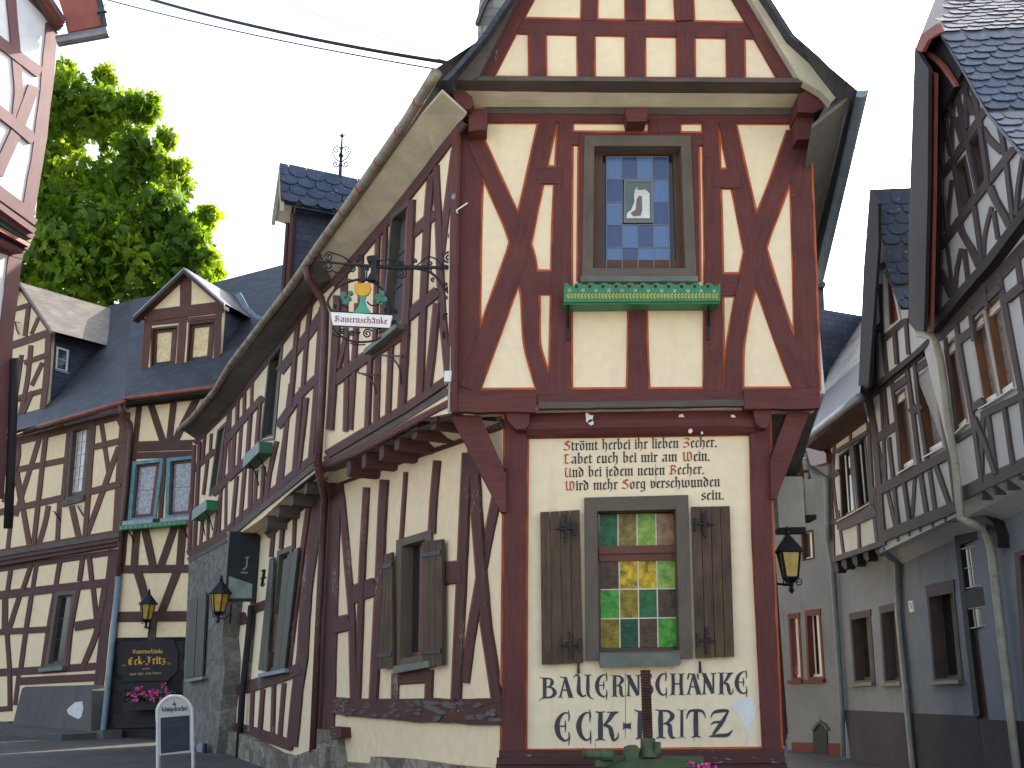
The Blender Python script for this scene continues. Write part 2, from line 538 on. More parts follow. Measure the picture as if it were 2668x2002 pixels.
def beam(mb, W, pts, w, off=0.02, back=0.0, m=0, trim=None, tw=4.6, toff=0.004, wobble=.035):
    Lf, Rt = strip(pts, w, wobble=wobble)
    A = [W.at(x, y, off) for (x, y) in Lf]
    B = [W.at(x, y, off) for (x, y) in Rt]
    dv = W.n * (back - off)
    uo, vo = random.uniform(0, 40), random.uniform(0, 40)
    u = 0
    us = [0]
    for i in range(1, len(A)):
        u += ((A[i] + B[i]) / 2 - (A[i - 1] + B[i - 1]) / 2).length
        us.append(u)
    wd = (A[0] - B[0]).length
    for i in range(len(A) - 1):
        a, b = uo + us[i], uo + us[i + 1]
        mb.face([B[i], B[i + 1], A[i + 1], A[i]], m, [(a, vo), (b, vo), (b, vo + wd), (a, vo + wd)])
        mb.face([A[i], A[i + 1], A[i + 1] + dv, A[i] + dv], m, [(a, vo + wd), (b, vo + wd), (b, vo + wd + .1), (a, vo + wd + .1)])
        mb.face([B[i + 1], B[i], B[i] + dv, B[i + 1] + dv], m, [(b, vo), (a, vo), (a, vo - .1), (b, vo - .1)])
    mb.face([A[0], A[0] + dv, B[0] + dv, B[0]], m)
    mb.face([B[-1], B[-1] + dv, A[-1] + dv, A[-1]], m)
    if trim is not None:
        ws = list(w) if isinstance(w, (list, tuple)) else [w, w]
        BI[0] -= 1
        Lf, Rt = strip(pts, [x + 2 * tw for x in ws] if len(ws) > 1 else ws[0] + 2 * tw, wobble=0)
        A = [W.at(x, y, toff) for (x, y) in Lf]
        B = [W.at(x, y, toff) for (x, y) in Rt]
        dv = W.n * (-.002 - toff)
        for i in range(len(A) - 1):
            trim.face([B[i], B[i + 1], A[i + 1], A[i]])
            trim.face([A[i], A[i + 1], A[i + 1] + dv, A[i] + dv])
            trim.face([B[i + 1], B[i], B[i] + dv, B[i + 1] + dv])

def timbers(root, W, items, mt, trimmat=None, tw=4.6, name='timber_frame', base=.016, tname='painted_outline'):
    mb, tr = MB(), (MB() if trimmat else None)
    for i, (pts, w) in enumerate(items):
        beam(mb, W, pts, w, base + ((i * 7) % 29) * .0007, 0.0, 0, tr, tw, .003 + (i % 37) * .00012)
    o = mb.build(name, mt, root)
    if tr:
        tr.build(tname, trimmat, root)
    return o

def poly(mb, W, px, off=.01, back=0.0, m=0):
    mb.prism([W.at(x, y, off) for (x, y) in px], W.n * (back - off), m)

def quadpt(q, u, v):
    (ax, ay), (bx, by), (cx, cy), (dx, dy) = q      # TL TR BR BL
    return ((ax * (1 - u) + bx * u) * (1 - v) + (dx * (1 - u) + cx * u) * v,
            (ay * (1 - u) + by * u) * (1 - v) + (dy * (1 - u) + cy * u) * v)

def inset(q, fx, fy, fb=None):
    fb = fy if fb is None else fb
    w = (math.hypot(q[1][0] - q[0][0], q[1][1] - q[0][1]) + math.hypot(q[2][0] - q[3][0], q[2][1] - q[3][1])) / 2
    h = (math.hypot(q[3][0] - q[0][0], q[3][1] - q[0][1]) + math.hypot(q[2][0] - q[1][0], q[2][1] - q[1][1])) / 2
    u, v, vb = fx / w, fy / h, fb / h
    return [quadpt(q, u, v), quadpt(q, 1 - u, v), quadpt(q, 1 - u, 1 - vb), quadpt(q, u, 1 - vb)]

def ring(mb, W, O, I, off, back, m=0):
    o = [W.at(x, y, off) for (x, y) in O]
    i = [W.at(x, y, off) for (x, y) in I]
    dv = W.n * (back - off)
    for a in range(4):
        b = (a + 1) % 4
        L = (o[b] - o[a]).length
        wd = (o[a] - i[a]).length
        k = random.uniform(0, 30)
        uv = [(k, k), (k + wd, k), (k + wd, k + L), (k, k + L)]
        mb.face([o[a], i[a], i[b], o[b]], m, uv)
        mb.face([o[a], o[b], o[b] + dv, o[a] + dv], m)
        mb.face([i[b], i[a], i[a] + dv, i[b] + dv], m)

def sheet(mb, W, outline, holes=(), off=0.0, depth=.22, hd=.14, m=0, mh=0):
    loops = [outline] + list(holes)
    P2 = [Vector((x, -y, 0)) for l in loops for (x, y) in l]
    tri = tessellate_polygon([[Vector((x, -y, 0)) for (x, y) in l] for l in loops])
    P = [W.at(x, -y, off) for (x, y, _) in P2]
    for t3 in tri:
        mb.face([P[k] for k in t3], m)
    k0 = 0
    for li, l in enumerate(loops):
        pts = P[k0:k0 + len(l)]
        k0 += len(l)
        dv = W.n * (-(depth if li == 0 else hd))
        for a in range(len(pts)):
            b = (a + 1) % len(pts)
            mb.face([pts[a], pts[b], pts[b] + dv, pts[a] + dv], m if li == 0 else mh)
        if li == 0:
            mb.face([p + dv for p in pts[::-1]], m) if len(pts) < 5 else None

def window(root, W, q, fx, fy, fmat, gmat, rec=.09, proud=.02, sash=None, sx=0, sy=0, bars=(1, 1), bw=2.0,
           barmat=None, sillmat=None, sillh=9, sillout=.06, name='window', fb=None, glass_name='pane', label=None):
    I = inset(q, fx, fy, fb)
    mb = MB()
    ring(mb, W, q, I, proud, -rec)
    o = mb.build(name, fmat, root)
    if label:
        o['label'] = label
    G = I
    if sash:
        G = inset(I, sx, sy)
        s = MB()
        ring(s, W, I, G, -rec + .045, -rec)
        s.build('sash', sash, o)
    g = MB()
    poly(g, W, G, -rec + .012, -rec - .01)
    g.build(glass_name, gmat, o)
    if bars != (1, 1):
        b = MB()
        for k in range(1, bars[0]):
            beam(b, W, [quadpt(G, k / bars[0], 0), quadpt(G, k / bars[0], 1)], bw, -rec + .020, -rec + .010, wobble=0)
        for k in range(1, bars[1]):
            beam(b, W, [quadpt(G, 0, k / bars[1]), quadpt(G, 1, k / bars[1])], bw, -rec + .0205, -rec + .010, wobble=0)
        b.build('glazing_bars', barmat or fmat, o)
    if sillmat:
        s = MB()
        BL, BR = q[3], q[2]
        a = [W.at(*BL, .0), W.at(*BR, .0)]
        h = (W.at(BL[0], BL[1], 0) - W.at(BL[0], BL[1] + sillh, 0)).length
        ex = (a[1] - a[0]).normalized() * .03
        lo = [a[0] - ex - Z * h, a[1] + ex - Z * h]
        f = [a[0] - ex, a[1] + ex, lo[1], lo[0]]
        s.prism([p + W.n * sillout for p in f], W.n * (-sillout))
        s.build('sill', sillmat, o)
    return o

def scales(mb, P, eu, ev, U, V, w, h, lift=.012, rnd=.15, inside=None, curved=True):
    """overlapping fish-scale slates: P lower left corner, eu along the eave, ev up the slope"""
    n = eu.cross(ev).normalized()
    r = random.Random(5)
    rows = int(V / h)
    for j in range(rows):
        for i in range(-1, int(U / w) + 1):
            u0 = i * w + (.5 * w if j % 2 else 0) + r.uniform(-.04, .04) * w
            v0 = j * h + r.uniform(-.04, .04) * h
            if inside and not inside(u0 + w / 2, v0 + h / 2):
                continue
            if u0 < -w * .6 or u0 + w > U + w * .6:
                continue
            up = lift * (1 + r.uniform(-.3, .3))
            pts = []
            for (a, b, k) in ((0, 1.35, 0), (1, 1.35, 0), (1, .45, .7), (.85, .12, 1), (.5, 0, 1), (.15, .12, 1), (0, .45, .7)):
                pts.append(P + eu * max(0, u0 + a * w * .985) + ev * (v0 + b * h) + n * (.002 + up * k))
            mb.face(pts[::-1] if False else pts, 0)

def spiral(cx, cy, r, turns=1.6, start=0.0, sgn=1, n=16, r0=.15):
    out = []
    for i in range(n + 1):
        f = i / n
        a = start + sgn * turns * 2 * math.pi * f
        rr = r * (1 - (1 - r0) * f)
        out.append((cx + rr * math.cos(a), cy + rr * math.sin(a)))
    return out

# ------------------------------------------------------------------ lettering (broad nib strokes)
def mn(x, t=1.0, b=0.0):
    return [[(x - .09, t + .02), (x + .07, t - .14)], [(x, t - .06), (x, b + .1)], [(x - .06, b + .14), (x + .1, b - .02)]]

GL = {
 'a': (.74, mn(.52) + [[(.16, .42), (.16, .12)], [(.1, .2), (.26, .0)], [(.16, .42), (.5, .56)], [(.52, .92), (.2, .98), (.12, .84)]]),
 'b': (.72, [[(.16, 1.5), (.16, .12)], [(.08, 1.56), (.24, 1.42)], [(.16, .12), (.3, 0), (.54, .14)], [(.54, .14), (.54, .82)], [(.54, .82), (.34, 1), (.16, .84)]]),
 'c': (.56, [[(.16, .86), (.16, .14)], [(.16, .86), (.3, 1), (.47, .86)], [(.16, .14), (.3, 0), (.48, .12)]]),
 'd': (.74, [[(.54, .9), (.54, .14)], [(.16, .8), (.16, .16)], [(.16, .16), (.32, 0), (.54, .14)], [(.16, .8), (.3, .95), (.5, .85)], [(.54, .9), (.08, 1.42)]]),
 'e': (.56, [[(.16, .86), (.16, .14)], [(.16, .86), (.32, 1), (.46, .8), (.16, .5)], [(.16, .14), (.3, 0), (.48, .12)]]),
 'f': (.5, [[(.2, 1.35), (.2, 0)], [(.2, 1.35), (.34, 1.5), (.48, 1.38)], [(.04, .92), (.44, .92)]]),
 'g': (.74, [[(.16, .86), (.16, .2)], [(.16, .86), (.32, 1), (.54, .9)], [(.54, .96), (.54, -.3)], [(.16, .2), (.3, .06), (.54, .2)], [(.54, -.3), (.34, -.46), (.1, -.34)]]),
 'h': (.74, [[(.16, 1.5), (.16, .06)], [(.08, 1.56), (.24, 1.42)], [(.16, .84), (.36, 1), (.54, .82)], [(.54, .82), (.54, .02), (.36, -.32)]]),
 'i': (.36, mn(.18) + [[(.1, 1.34), (.24, 1.2)]]),
 'j': (.36, [[(.09, 1.02), (.25, .86)], [(.18, .94), (.18, -.25), (0, -.44)], [(.1, 1.34), (.24, 1.2)]]),
 'k': (.62, [[(.16, 1.5), (.16, .06)], [(.08, 1.56), (.24, 1.42)], [(.16, .62), (.46, .95)], [(.2, .6), (.34, .52), (.52, .04)]]),
 'l': (.36, [[(.18, 1.5), (.18, .1)], [(.1, 1.56), (.26, 1.42)], [(.12, .14), (.28, -.02)]]),
 'm': (1.1, mn(.18) + mn(.54) + mn(.9) + [[(.18, .8), (.44, 1)], [(.54, .8), (.8, 1)]]),
 'n': (.74, mn(.18) + mn(.54) + [[(.18, .8), (.44, 1)]]),
 'o': (.72, [[(.16, .84), (.16, .16)], [(.54, .84), (.54, .16)], [(.16, .84), (.36, 1), (.54, .84)], [(.16, .16), (.34, 0), (.54, .16)]]),
 'r': (.52, mn(.18) + [[(.18, .8), (.34, 1), (.48, .86)]]),
 's': (.58, [[(.48, .88), (.3, 1), (.16, .86), (.16, .62), (.46, .42), (.46, .14), (.28, 0), (.08, .14)]]),
 't': (.48, [[(.18, 1.25), (.18, .14)], [(.18, .14), (.3, 0), (.46, .12)], [(.03, .94), (.44, .94)]]),
 'u': (.74, mn(.18) + mn(.54) + [[(.18, .14), (.38, 0), (.54, .2)]]),
 'v': (.72, [[(.1, 1.08), (.18, .9), (.18, .2)], [(.18, .2), (.36, 0), (.54, .2)], [(.54, .2), (.54, .82), (.38, 1)]]),
 'w': (1.1, [[(.1, 1.08), (.18, .9), (.18, .15)], [(.54, 1), (.54, .15)], [(.18, .15), (.36, 0), (.54, .15)], [(.54, .15), (.72, 0), (.92, .2)], [(.92, .2), (.92, .82), (.76, 1)]]),
 'z': (.6, [[(.1, .92), (.5, .92)], [(.5, .92), (.16, .46), (.46, .42), (.46, .1), (.24, -.24), (.08, -.12)]]),
 'x': (.6, mn(.3) + [[(.1, .5), (.5, .5)]]),
 ',': (.3, [[(.1, .12), (.22, -.02)], [(.2, 0), (.08, -.24)]]),
 '.': (.3, [[(.08, .12), (.22, -.02)]]),
 '-': (.5, [[(.08, .5), (.42, .5)]]),
 ' ': (.45, []),
 'S': (.92, [[(.78, 1.2), (.5, 1.4), (.22, 1.2), (.22, .92), (.72, .62), (.72, .2), (.4, 0), (.06, .18)], [(.45, 1.3), (.45, .85)]]),
 'Z': (.92, [[(.1, 1.2), (.32, 1.38), (.76, 1.28), (.76, 1.1), (.36, .72), (.72, .6), (.72, .2), (.4, 0), (.08, .15)], [(.16, .74), (.66, .74)]]),
 'L': (.88, [[(.26, 1.3), (.26, .15)], [(.08, 1.15), (.26, 1.36), (.62, 1.25)], [(.08, .1), (.26, .16), (.5, 0), (.8, .16)]]),
 'W': (1.36, [[(.1, 1.15), (.3, 1.36), (.3, .2)], [(.72, 1.36), (.72, .15)], [(.3, .2), (.5, 0), (.72, .15)], [(.72, .15), (.92, 0), (1.14, .25)], [(1.14, .25), (1.14, 1), (.92, 1.36)]]),
 'U': (1.0, [[(.1, 1.2), (.36, 1.36), (.24, .95), (.24, .2), (.5, 0), (.76, .2)], [(.76, 1.32), (.76, .1), (.92, 0)]]),
 'B': (.98, [[(.3, 1.3), (.3, .1)], [(.06, 1.15), (.3, 1.36), (.72, 1.26), (.72, .98), (.36, .76), (.78, .6), (.78, .2), (.4, 0), (.06, .16)]]),
 'E': (.9, [[(.68, 1.25), (.4, 1.4), (.16, 1.1), (.16, .3), (.42, 0), (.74, .16)], [(.42, 1.2), (.42, .25)], [(.2, .75), (.68, .75)]]),
 'F': (.95, [[(.08, 1.15), (.3, 1.38), (.58, 1.22), (.88, 1.34)], [(.48, 1.2), (.48, .2), (.26, -.1), (.06, .1)], [(.3, .72), (.78, .78)]]),
 'K': (.9, [[(.24, 1.4), (.24, .05)], [(.24, .7), (.68, 1.3)], [(.3, .75), (.52, .66), (.74, .05)], [(.08, 1.36), (.4, 1.36)]]),
}
for c_, s_ in (('ä', 'a'), ('ö', 'o'), ('ü', 'u')):
    GL[c_] = (GL[s_][0], GL[s_][1] + [[(.12, 1.34), (.26, 1.2)], [(.42, 1.34), (.56, 1.2)]])

def nibtext(mb, W, text, p0, p1, xh, off, nib=.21, ang=40, caps=None, mcap=1, only=None):
    """text along the baseline p0 -> p1 (photo pixels), x-height xh"""
    adv = sum(GL[c][0] for c in text)
    ux, uy = p1[0] - p0[0], p1[1] - p0[1]
    L = math.hypot(ux, uy)
    sx = L / adv
    ux, uy = ux / L, uy / L
    nx, ny = nib * math.cos(math.radians(ang)) / 2, nib * math.sin(math.radians(ang)) / 2
    x = 0
    k = 0
    for c in text:
        wd, strokes = GL[c]
        m = mcap if (caps and c.isupper()) else 0
        for st in strokes:
            for (a, b) in zip(st, st[1:]):
                k += 1
                # sweep of the nib along the segment: two nib positions, drawn as one quad
                q = [(a[0] - nx, a[1] - ny), (a[0] + nx, a[1] + ny), (b[0] + nx, b[1] + ny), (b[0] - nx, b[1] - ny)]
                cr = (b[0] - a[0]) * ny - (b[1] - a[1]) * nx
                if abs(cr) < .012:        # hairline: give it a little body
                    q = [(a[0] - nx, a[1] - ny + .03), (a[0] - nx, a[1] - ny - .03), (b[0] + nx, b[1] + ny - .03), (b[0] + nx, b[1] + ny + .03)]
                P = []
                for (gx, gy) in q:
                    X = (x + gx) * sx
                    P.append((p0[0] + ux * X + uy * 0, p0[1] + uy * X - gy * xh))
                o = off + (k % 9) * .00012
                mb.prism([W.at(px, py, o) for (px, py) in P], W.n * (-(o - off) - .003), m, back=False)
        x += wd

DL = {  # display capitals: strokes of (x, y, width), unit cap height, unit advance box
 'B': [[(.30, 1.0, .16), (.30, .85, .19), (.30, .15, .19), (.30, 0, .22)], [(-.02, 1.05, .02), (.12, .99, .05), (.36, .97, .08), (.68, .93, .10), (.76, .76, .19), (.62, .58, .10), (.36, .53, .05)],
       [(.4, .54, .05), (.74, .5, .10), (.93, .27, .21), (.74, .06, .13), (.4, .02, .08), (.12, -.02, .06), (-.08, -.16, .02)]],
 'A': [[(.44, .97, .06), (.26, .45, .08), (.12, .04, .10)], [(.46, .97, .15), (.62, .5, .21), (.82, .02, .23)], [(.24, .36, .07), (.62, .36, .07)],
       [(.1, 1.02, .03), (.3, .98, .06), (.56, .97, .07)], [(-.04, -.02, .03), (.12, .03, .07), (.28, -.02, .03)], [(.62, -.02, .03), (.82, .03, .08), (1.02, -.03, .03)]],
 'U': [[(-.1, .86, .03), (.02, .98, .06), (.2, .9, .12), (.2, .55, .17), (.22, .2, .19), (.42, .02, .10), (.62, .08, .06)], [(.74, .97, .13), (.73, .5, .17), (.74, .15, .14), (.88, -.04, .07), (1.08, -.1, .02)], [(.52, .99, .03), (.74, .96, .08), (.95, 1.0, .03)]],
 'E': [[(.84, .98, .04), (.6, 1.0, .07), (.3, .82, .15), (.17, .5, .20), (.3, .16, .16), (.62, -.01, .08), (.86, .08, .05)], [(.82, 1.12, .02), (.86, .86, .06), (.83, .68, .02)], [(.84, -.18, .02), (.87, .12, .06), (.84, .32, .02)], [(.22, .52, .06), (.62, .52, .05)], [(.64, .74, .02), (.65, .52, .06), (.64, .3, .02)]],
 'R': [[(.28, .98, .15), (.27, .6, .19), (.28, .02, .17)], [(.02, 1.03, .02), (.25, .98, .07), (.62, .96, .09), (.8, .78, .18), (.62, .58, .10), (.4, .5, .05)], [(.5, .53, .10), (.68, .44, .15), (.7, .2, .17), (.78, .02, .12), (.96, .0, .03)], [(.06, -.02, .03), (.28, .02, .07), (.5, -.02, .03)]],
 'N': [[(.16, .97, .11), (.17, .5, .08), (.14, .02, .10)], [(.14, .97, .20), (.45, .5, .22), (.78, .02, .18)], [(.80, .98, .08), (.80, .5, .10), (.82, .05, .05)], [(-.06, 1.03, .02), (.14, .98, .07), (.3, .98, .05)], [(.6, 1.02, .03), (.8, .97, .07), (1.0, 1.02, .03)], [(0, -.02, .03), (.14, .02, .07), (.32, -.02, .03)]],
 'S': [[(.8, .8, .03), (.72, .97, .08), (.42, .99, .10), (.2, .78, .18), (.5, .52, .20), (.8, .26, .19), (.55, .01, .10), (.25, .04, .08), (.14, .26, .03)]],
 'C': [[(.84, .95, .04), (.62, .99, .07), (.32, .82, .15), (.18, .5, .21), (.32, .16, .16), (.62, -.01, .08), (.86, .08, .05)], [(.82, 1.12, .02), (.85, .88, .07), (.82, .64, .02)], [(.86, -.16, .02), (.88, .12, .06), (.86, .36, .02)]],
 'H': [[(.22, .98, .16), (.24, .5, .17), (.22, .02, .17)], [(.78, .98, .16), (.76, .5, .17), (.8, .02, .17)], [(.26, .52, .07), (.76, .52, .07)], [(.02, 1.02, .03), (.22, .98, .07), (.42, 1.02, .03)], [(.56, 1.02, .03), (.78, .98, .07), (1, 1.03, .03)], [(0, -.03, .03), (.22, .02, .07), (.4, -.02, .03)], [(.6, -.02, .03), (.8, .02, .07), (1, -.02, .03)]],
 'K': [[(.22, .98, .15), (.22, .5, .19), (.22, .02, .18)], [(.98, .99, .02), (.76, .94, .16), (.55, .68, .13), (.34, .5, .05)], [(.4, .52, .10), (.62, .44, .15), (.7, .2, .17), (.78, -.02, .10), (.96, .08, .06), (.98, .26, .02)], [(0, 1.02, .03), (.22, .98, .07), (.42, 1.02, .03)], [(0, -.04, .03), (.22, .02, .07), (.42, -.03, .03)], [(.5, 1.0, .04), (.78, .985, .06), (1.0, 1.02, .02)]],
 'F': [[(.32, .96, .15), (.31, .5, .19), (.3, .02, .17)], [(-.02, 1.06, .02), (.2, .98, .07), (.6, .95, .10), (.9, .98, .06), (.94, .8, .02)], [(.3, .52, .07), (.7, .52, .07)], [(.06, -.03, .03), (.3, .02, .07), (.52, -.02, .03)]],
 'I': [[(.5, .97, .32), (.5, .5, .36), (.5, .03, .36)], [(0, 1.04, .03), (.5, .98, .08), (1, 1.03, .03)], [(0, -.04, .03), (.5, .02, .08), (1, -.02, .03)]],
 'T': [[(.53, .95, .16), (.52, .5, .19), (.54, .02, .18)], [(.05, .64, .02), (.14, .86, .08), (.3, .96, .10), (.75, .96, .11), (.92, .88, .08), (1.02, .68, .02)], [(.3, -.03, .03), (.54, .02, .07), (.78, -.02, .03)]],
 'Z': [[(.12, .68, .02), (.2, .86, .08), (.42, .94, .14), (.76, .96, .12), (.86, .96, .04)], [(.84, .95, .06), (.55, .5, .16), (.2, .06, .10)], [(.05, .0, .05), (.4, .03, .13), (.8, .06, .14), (1.0, .24, .02)], [(.1, .42, .02), (.24, .52, .08), (.5, .54, .09), (.72, .6, .02)]],
 '-': [[(.0, .5, .34), (.14, .5, .24), (.5, .5, .20), (.86, .5, .24), (1, .5, .34)]],
}

def display(mb, W, ch, x0, x1, ybase, h, off):
    um = ch == 'Ä'
    strokes = DL['A' if um else ch]
    wpx = x1 - x0
    if um:
        strokes = strokes + [[(.14, 1.0, .06), (.1, .84, .09), (.06, .70, .02)], [(.74, 1.0, .06), (.76, .84, .09), (.8, .70, .02)]]
    for si, st in enumerate(strokes):
        pts = []
        # catmull-rom resample
        n = len(st)
        for i in range(n - 1):
            p0, p1, p2, p3 = st[max(0, i - 1)], st[i], st[i + 1], st[min(n - 1, i + 2)]
            for k in range(6):
                f = k / 6
                pts.append(tuple(.5 * ((2 * p1[q]) + (-p0[q] + p2[q]) * f + (2 * p0[q] - 5 * p1[q] + 4 * p2[q] - p3[q]) * f * f + (-p0[q] + 3 * p1[q] - 3 * p2[q] + p3[q]) * f ** 3) for q in range(3)))
        pts.append(st[-1])
        P = [(x0 + x * wpx, ybase - y * h, max(1.0, w * h * .95 * (1 if ch not in '-I' else (wpx / h if ch == 'I' else 1)))) for (x, y, w) in pts]
        Lf, Rt = [], []
        for i, (x, y, w) in enumerate(P):
            a, b = P[max(0, i - 1)], P[min(len(P) - 1, i + 1)]
            dx, dy = b[0] - a[0], b[1] - a[1]
            L = math.hypot(dx, dy) or 1
            Lf.append((x - dy / L * w / 2, y + dx / L * w / 2))
            Rt.append((x + dy / L * w / 2, y - dx / L * w / 2))
        o = off + si * .00025
        A = [W.at(*p, o) for p in Lf]
        B = [W.at(*p, o) for p in Rt]
        dv = W.n * (-.0025 - si * .0002)
        for i in range(len(A) - 1):
            mb.face([B[i], B[i + 1], A[i + 1], A[i]])
            mb.face([A[i], A[i + 1], A[i + 1] + dv, A[i] + dv])
            mb.face([B[i + 1], B[i], B[i] + dv, B[i + 1] + dv])

# ================================================================== planes of the town
A = fr(1100, 200, 1.8443)
Bf = fr(1100, 0, 1.8938)
C = fr(1250, 1000, 2.4578)
D = fr(1250, 1400, 2.4578)
E5 = fr(700, 700, 2.3714)
E6 = fr(700, 1300, 2.3643)
G1 = fr(830, 550, 5.53)
G2 = fr(830, 820, 5.53)
G3 = fr(950, 300, 5.53)

UF = Wall((0, 9.15), (1, 0), (0, -1))          # front, upper storey
LF = Wall((0, 9.30), (1, 0), (0, -1))          # front, ground floor
GF = Wall((0, 8.85), (1, 0), (0, -1))          # front, gable

def meet(W, px, py):                            # ground-plan point of a wall under an image column
    p = W.at(px, py)
    return (p.x, p.y)

cu = meet(UF, 1185, 600)
cl = meet(LF, 1309, 1500)
UL1 = Wall(cu, vp(-80), (-1, -.3))
LL1 = Wall(cl, vp(-160), (-1, -.3))
bu = meet(UL1, 860, 700)
bl = meet(LL1, 860, 1801)
UL2 = Wall(bu, vp(0), (-1, -.3))
LL2 = Wall(bl, vp(-30), (-1, -.3))
c_u = meet(UL2, 600, 1100)
UL3 = Wall(c_u, vp(-240), (-1, -.3))
d_u = meet(UL3, 497, 1250)
cr = meet(UF, 2112, 600)
UR = Wall(cr, vp(1870), (1, -.2))
crl = meet(LF, 2011, 1400)
LR = Wall(meet(LF, 2016, 1700), vp(2075), (1, -.2))

L3W = Wall((d_u[0] + .1, d_u[1] + .25), (-.9385, .345), (0, -1))
l2p = meet(L3W, 322, 1400)
L2U = Wall((l2p[0] - .02, l2p[1] - .08), (-.766, .643), (-.6, -.8))
L2G = L2U.shift(-.12)
L1W = Wall(((150 - 1334) / FPX / (CT - (1001 - 90) / FPX * ST) * 12.0, 12.0), vp(2000), (1, -.2))

R1U = Wall((5.12, 12.6), vp(1600), (-1, 0))
R1G = Wall((5.47, 12.6), vp(1600), (-1, 0))
R2U = Wall((5.12, 12.6), vp(1250), (-1, 0))
R2G = Wall((5.47, 12.6), vp(1270), (-1, 0))
r3p = meet(R2U, 2275, 1100)
R3U = Wall((r3p[0], r3p[1]), vp(1300), (-1, 0))
R3G = Wall(meet(R2G, 2340, 1600), vp(1300), (-1, 0))
r4p = meet(R3G, 2186, 1700)
R4W = Wall(r4p, vp(150), (-.6, -.8))

def ground_z(x, y):
    a = max(-40.0, min(60.0, y))
    if a < 0: return -.02 * a * 0
    if a < 9: return .40 * a / 9 
    if a < 22: return .40 + .28 * (a - 9) / 13
    return .68 + .035 * (a - 22)

# ================================================================== the corner house
H = thing('corner_house', 'half-timbered corner inn with oxblood beams and a painted verse above its stained glass window', 'house', (cl[0] + 1.2, 9.6, ground_z(0, 9.3)))

# ---- walls
uwin = A((780, 283), (1290, 283), (1318, 958), (768, 958))
lwin = [(1523, 1297), (1793, 1290), (1805, 1716), (1527, 1722)]
mb = MB()
sheet(mb, UF, [(1192, 280), (2110, 285), (2118, 600), (2133, 1062), (1174, 1072), (1184, 600)], [inset(uwin, 22, 14)], hd=.16)
mb.build('upper_front_wall', M['cream'], H)
mb = MB()
sheet(mb, LF, [(1309, 1040), (2006, 1040), (2011, 1400), (2036, 1960), (2046, 2230), (1300, 2230), (1304, 1500)], [inset(lwin, 20, 14)], hd=.16)
mb.build('ground_front_wall', M['cream'], H)
mb = MB()
sheet(mb, GF, [(1238, 207), (2084, 213), (1655, -482)], depth=.3)
mb.build('gable_wall', M['cream'], H)
w1 = [(1018, 560), (1066, 520), (1058, 842), (990, 895)]
mb = MB()
sheet(mb, UL1, [(1192, 322), (1178, 1076), (1074, 1096), (945, 1166), (832, 1222), (862, 728), (1004, 565), (1131, 402)], [inset(w1, 5, 8)], hd=.12)
mb.build('upper_side_wall', M['cream'], H)
w2 = [(1032, 1408), (1123, 1380), (1117, 1727), (1026, 1740)]
mb = MB()
sheet(mb, LL1, [(882, 1235), (1309, 1085), (1304, 1500), (1300, 2230), (836, 2230)], [inset(w2, 9, 9)], hd=.14)
mb.build('ground_side_wall', M['cream'], H)
w3 = [(700, 932), (737, 884), (714, 1146), (676, 1152)]
mb = MB()
sheet(mb, UL2, [(862, 728), (817, 770), (737, 877), (654, 982), (597, 1058), (592, 1412), (679, 1354), (769, 1272), (832, 1222)], [inset(w3, 4, 8)], hd=.1)
mb.build('upper_wing_wall', M['cream'], H)
w4 = [(566, 1120), (589, 1098), (564, 1284), (543, 1294)]
mb = MB()
sheet(mb, UL3, [(597, 1058), (523, 1130), (502, 1152), (488, 1467), (592, 1412)], [inset(w4, 3, 6)], hd=.1)
mb.build('upper_wing_end_wall', M['cream'], H)
w5 = [(722, 1436), (762, 1420), (730, 1744), (692, 1752)]
mb = MB()
sheet(mb, LL2, [(886, 1230), (690, 1368), (588, 1450), (577, 1640), (556, 2140), (840, 2200)], [inset(w5, 5, 8)], hd=.1)
mb.build('ground_wing_wall', M['cream'], H)
mb = MB()
q = [Vector((LR.p.x, LR.p.y, .2)), Vector((LR.p.x, LR.p.y, .2)) + LR.t * 5, Vector((LR.p.x, LR.p.y, 4.25)) + LR.t * 5, Vector((LR.p.x, LR.p.y, 4.25))]
mb.prism(q, -LR.n * .2)
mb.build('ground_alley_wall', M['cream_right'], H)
mb = MB()
p0 = UR.at(2118, 700, 0)
ur = UR.t
zt, zb = 5.4 + EYE, 2.62 + EYE
q = [Vector((cr[0], cr[1], zb)), Vector((cr[0], cr[1], zb)) + ur * 4.6, Vector((cr[0], cr[1], zt)) + ur * 4.6, Vector((cr[0], cr[1], zt))]
mb.prism(q, -UR.n * .2)
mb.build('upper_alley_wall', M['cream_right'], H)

# undersides of the jetties, roof over the back so the body is closed
mb = MB()
def dn(W, px, py, off=0): return W.at(px, py, off)
for (Wu, a, b, Wl, c, d_) in ((UL1, (1174, 1080), (832, 1226), LL1, (1309, 1095), (882, 1240)), (UL2, (832, 1226), (592, 1418), LL2, (886, 1238), (588, 1450))):
    P, Q = Wu.at(*a), Wu.at(*b)
    R_, S_ = Wl.at(*d_), Wl.at(*c)
    zz = min(P.z, Q.z)
    mb.face([P, Q, Vector((R_.x, R_.y, Q.z + .05)), Vector((S_.x, S_.y, P.z + .05))])
mb.face([UF.at(1174, 1070), UF.at(2133, 1060), UF.at(2133, 1060) + Vector((.9, 4.4, 0)), UF.at(1174, 1070) + Vector((.9, 4.4, 0))])
mb.build('jetty_underside', M['soffit_dark'], H)

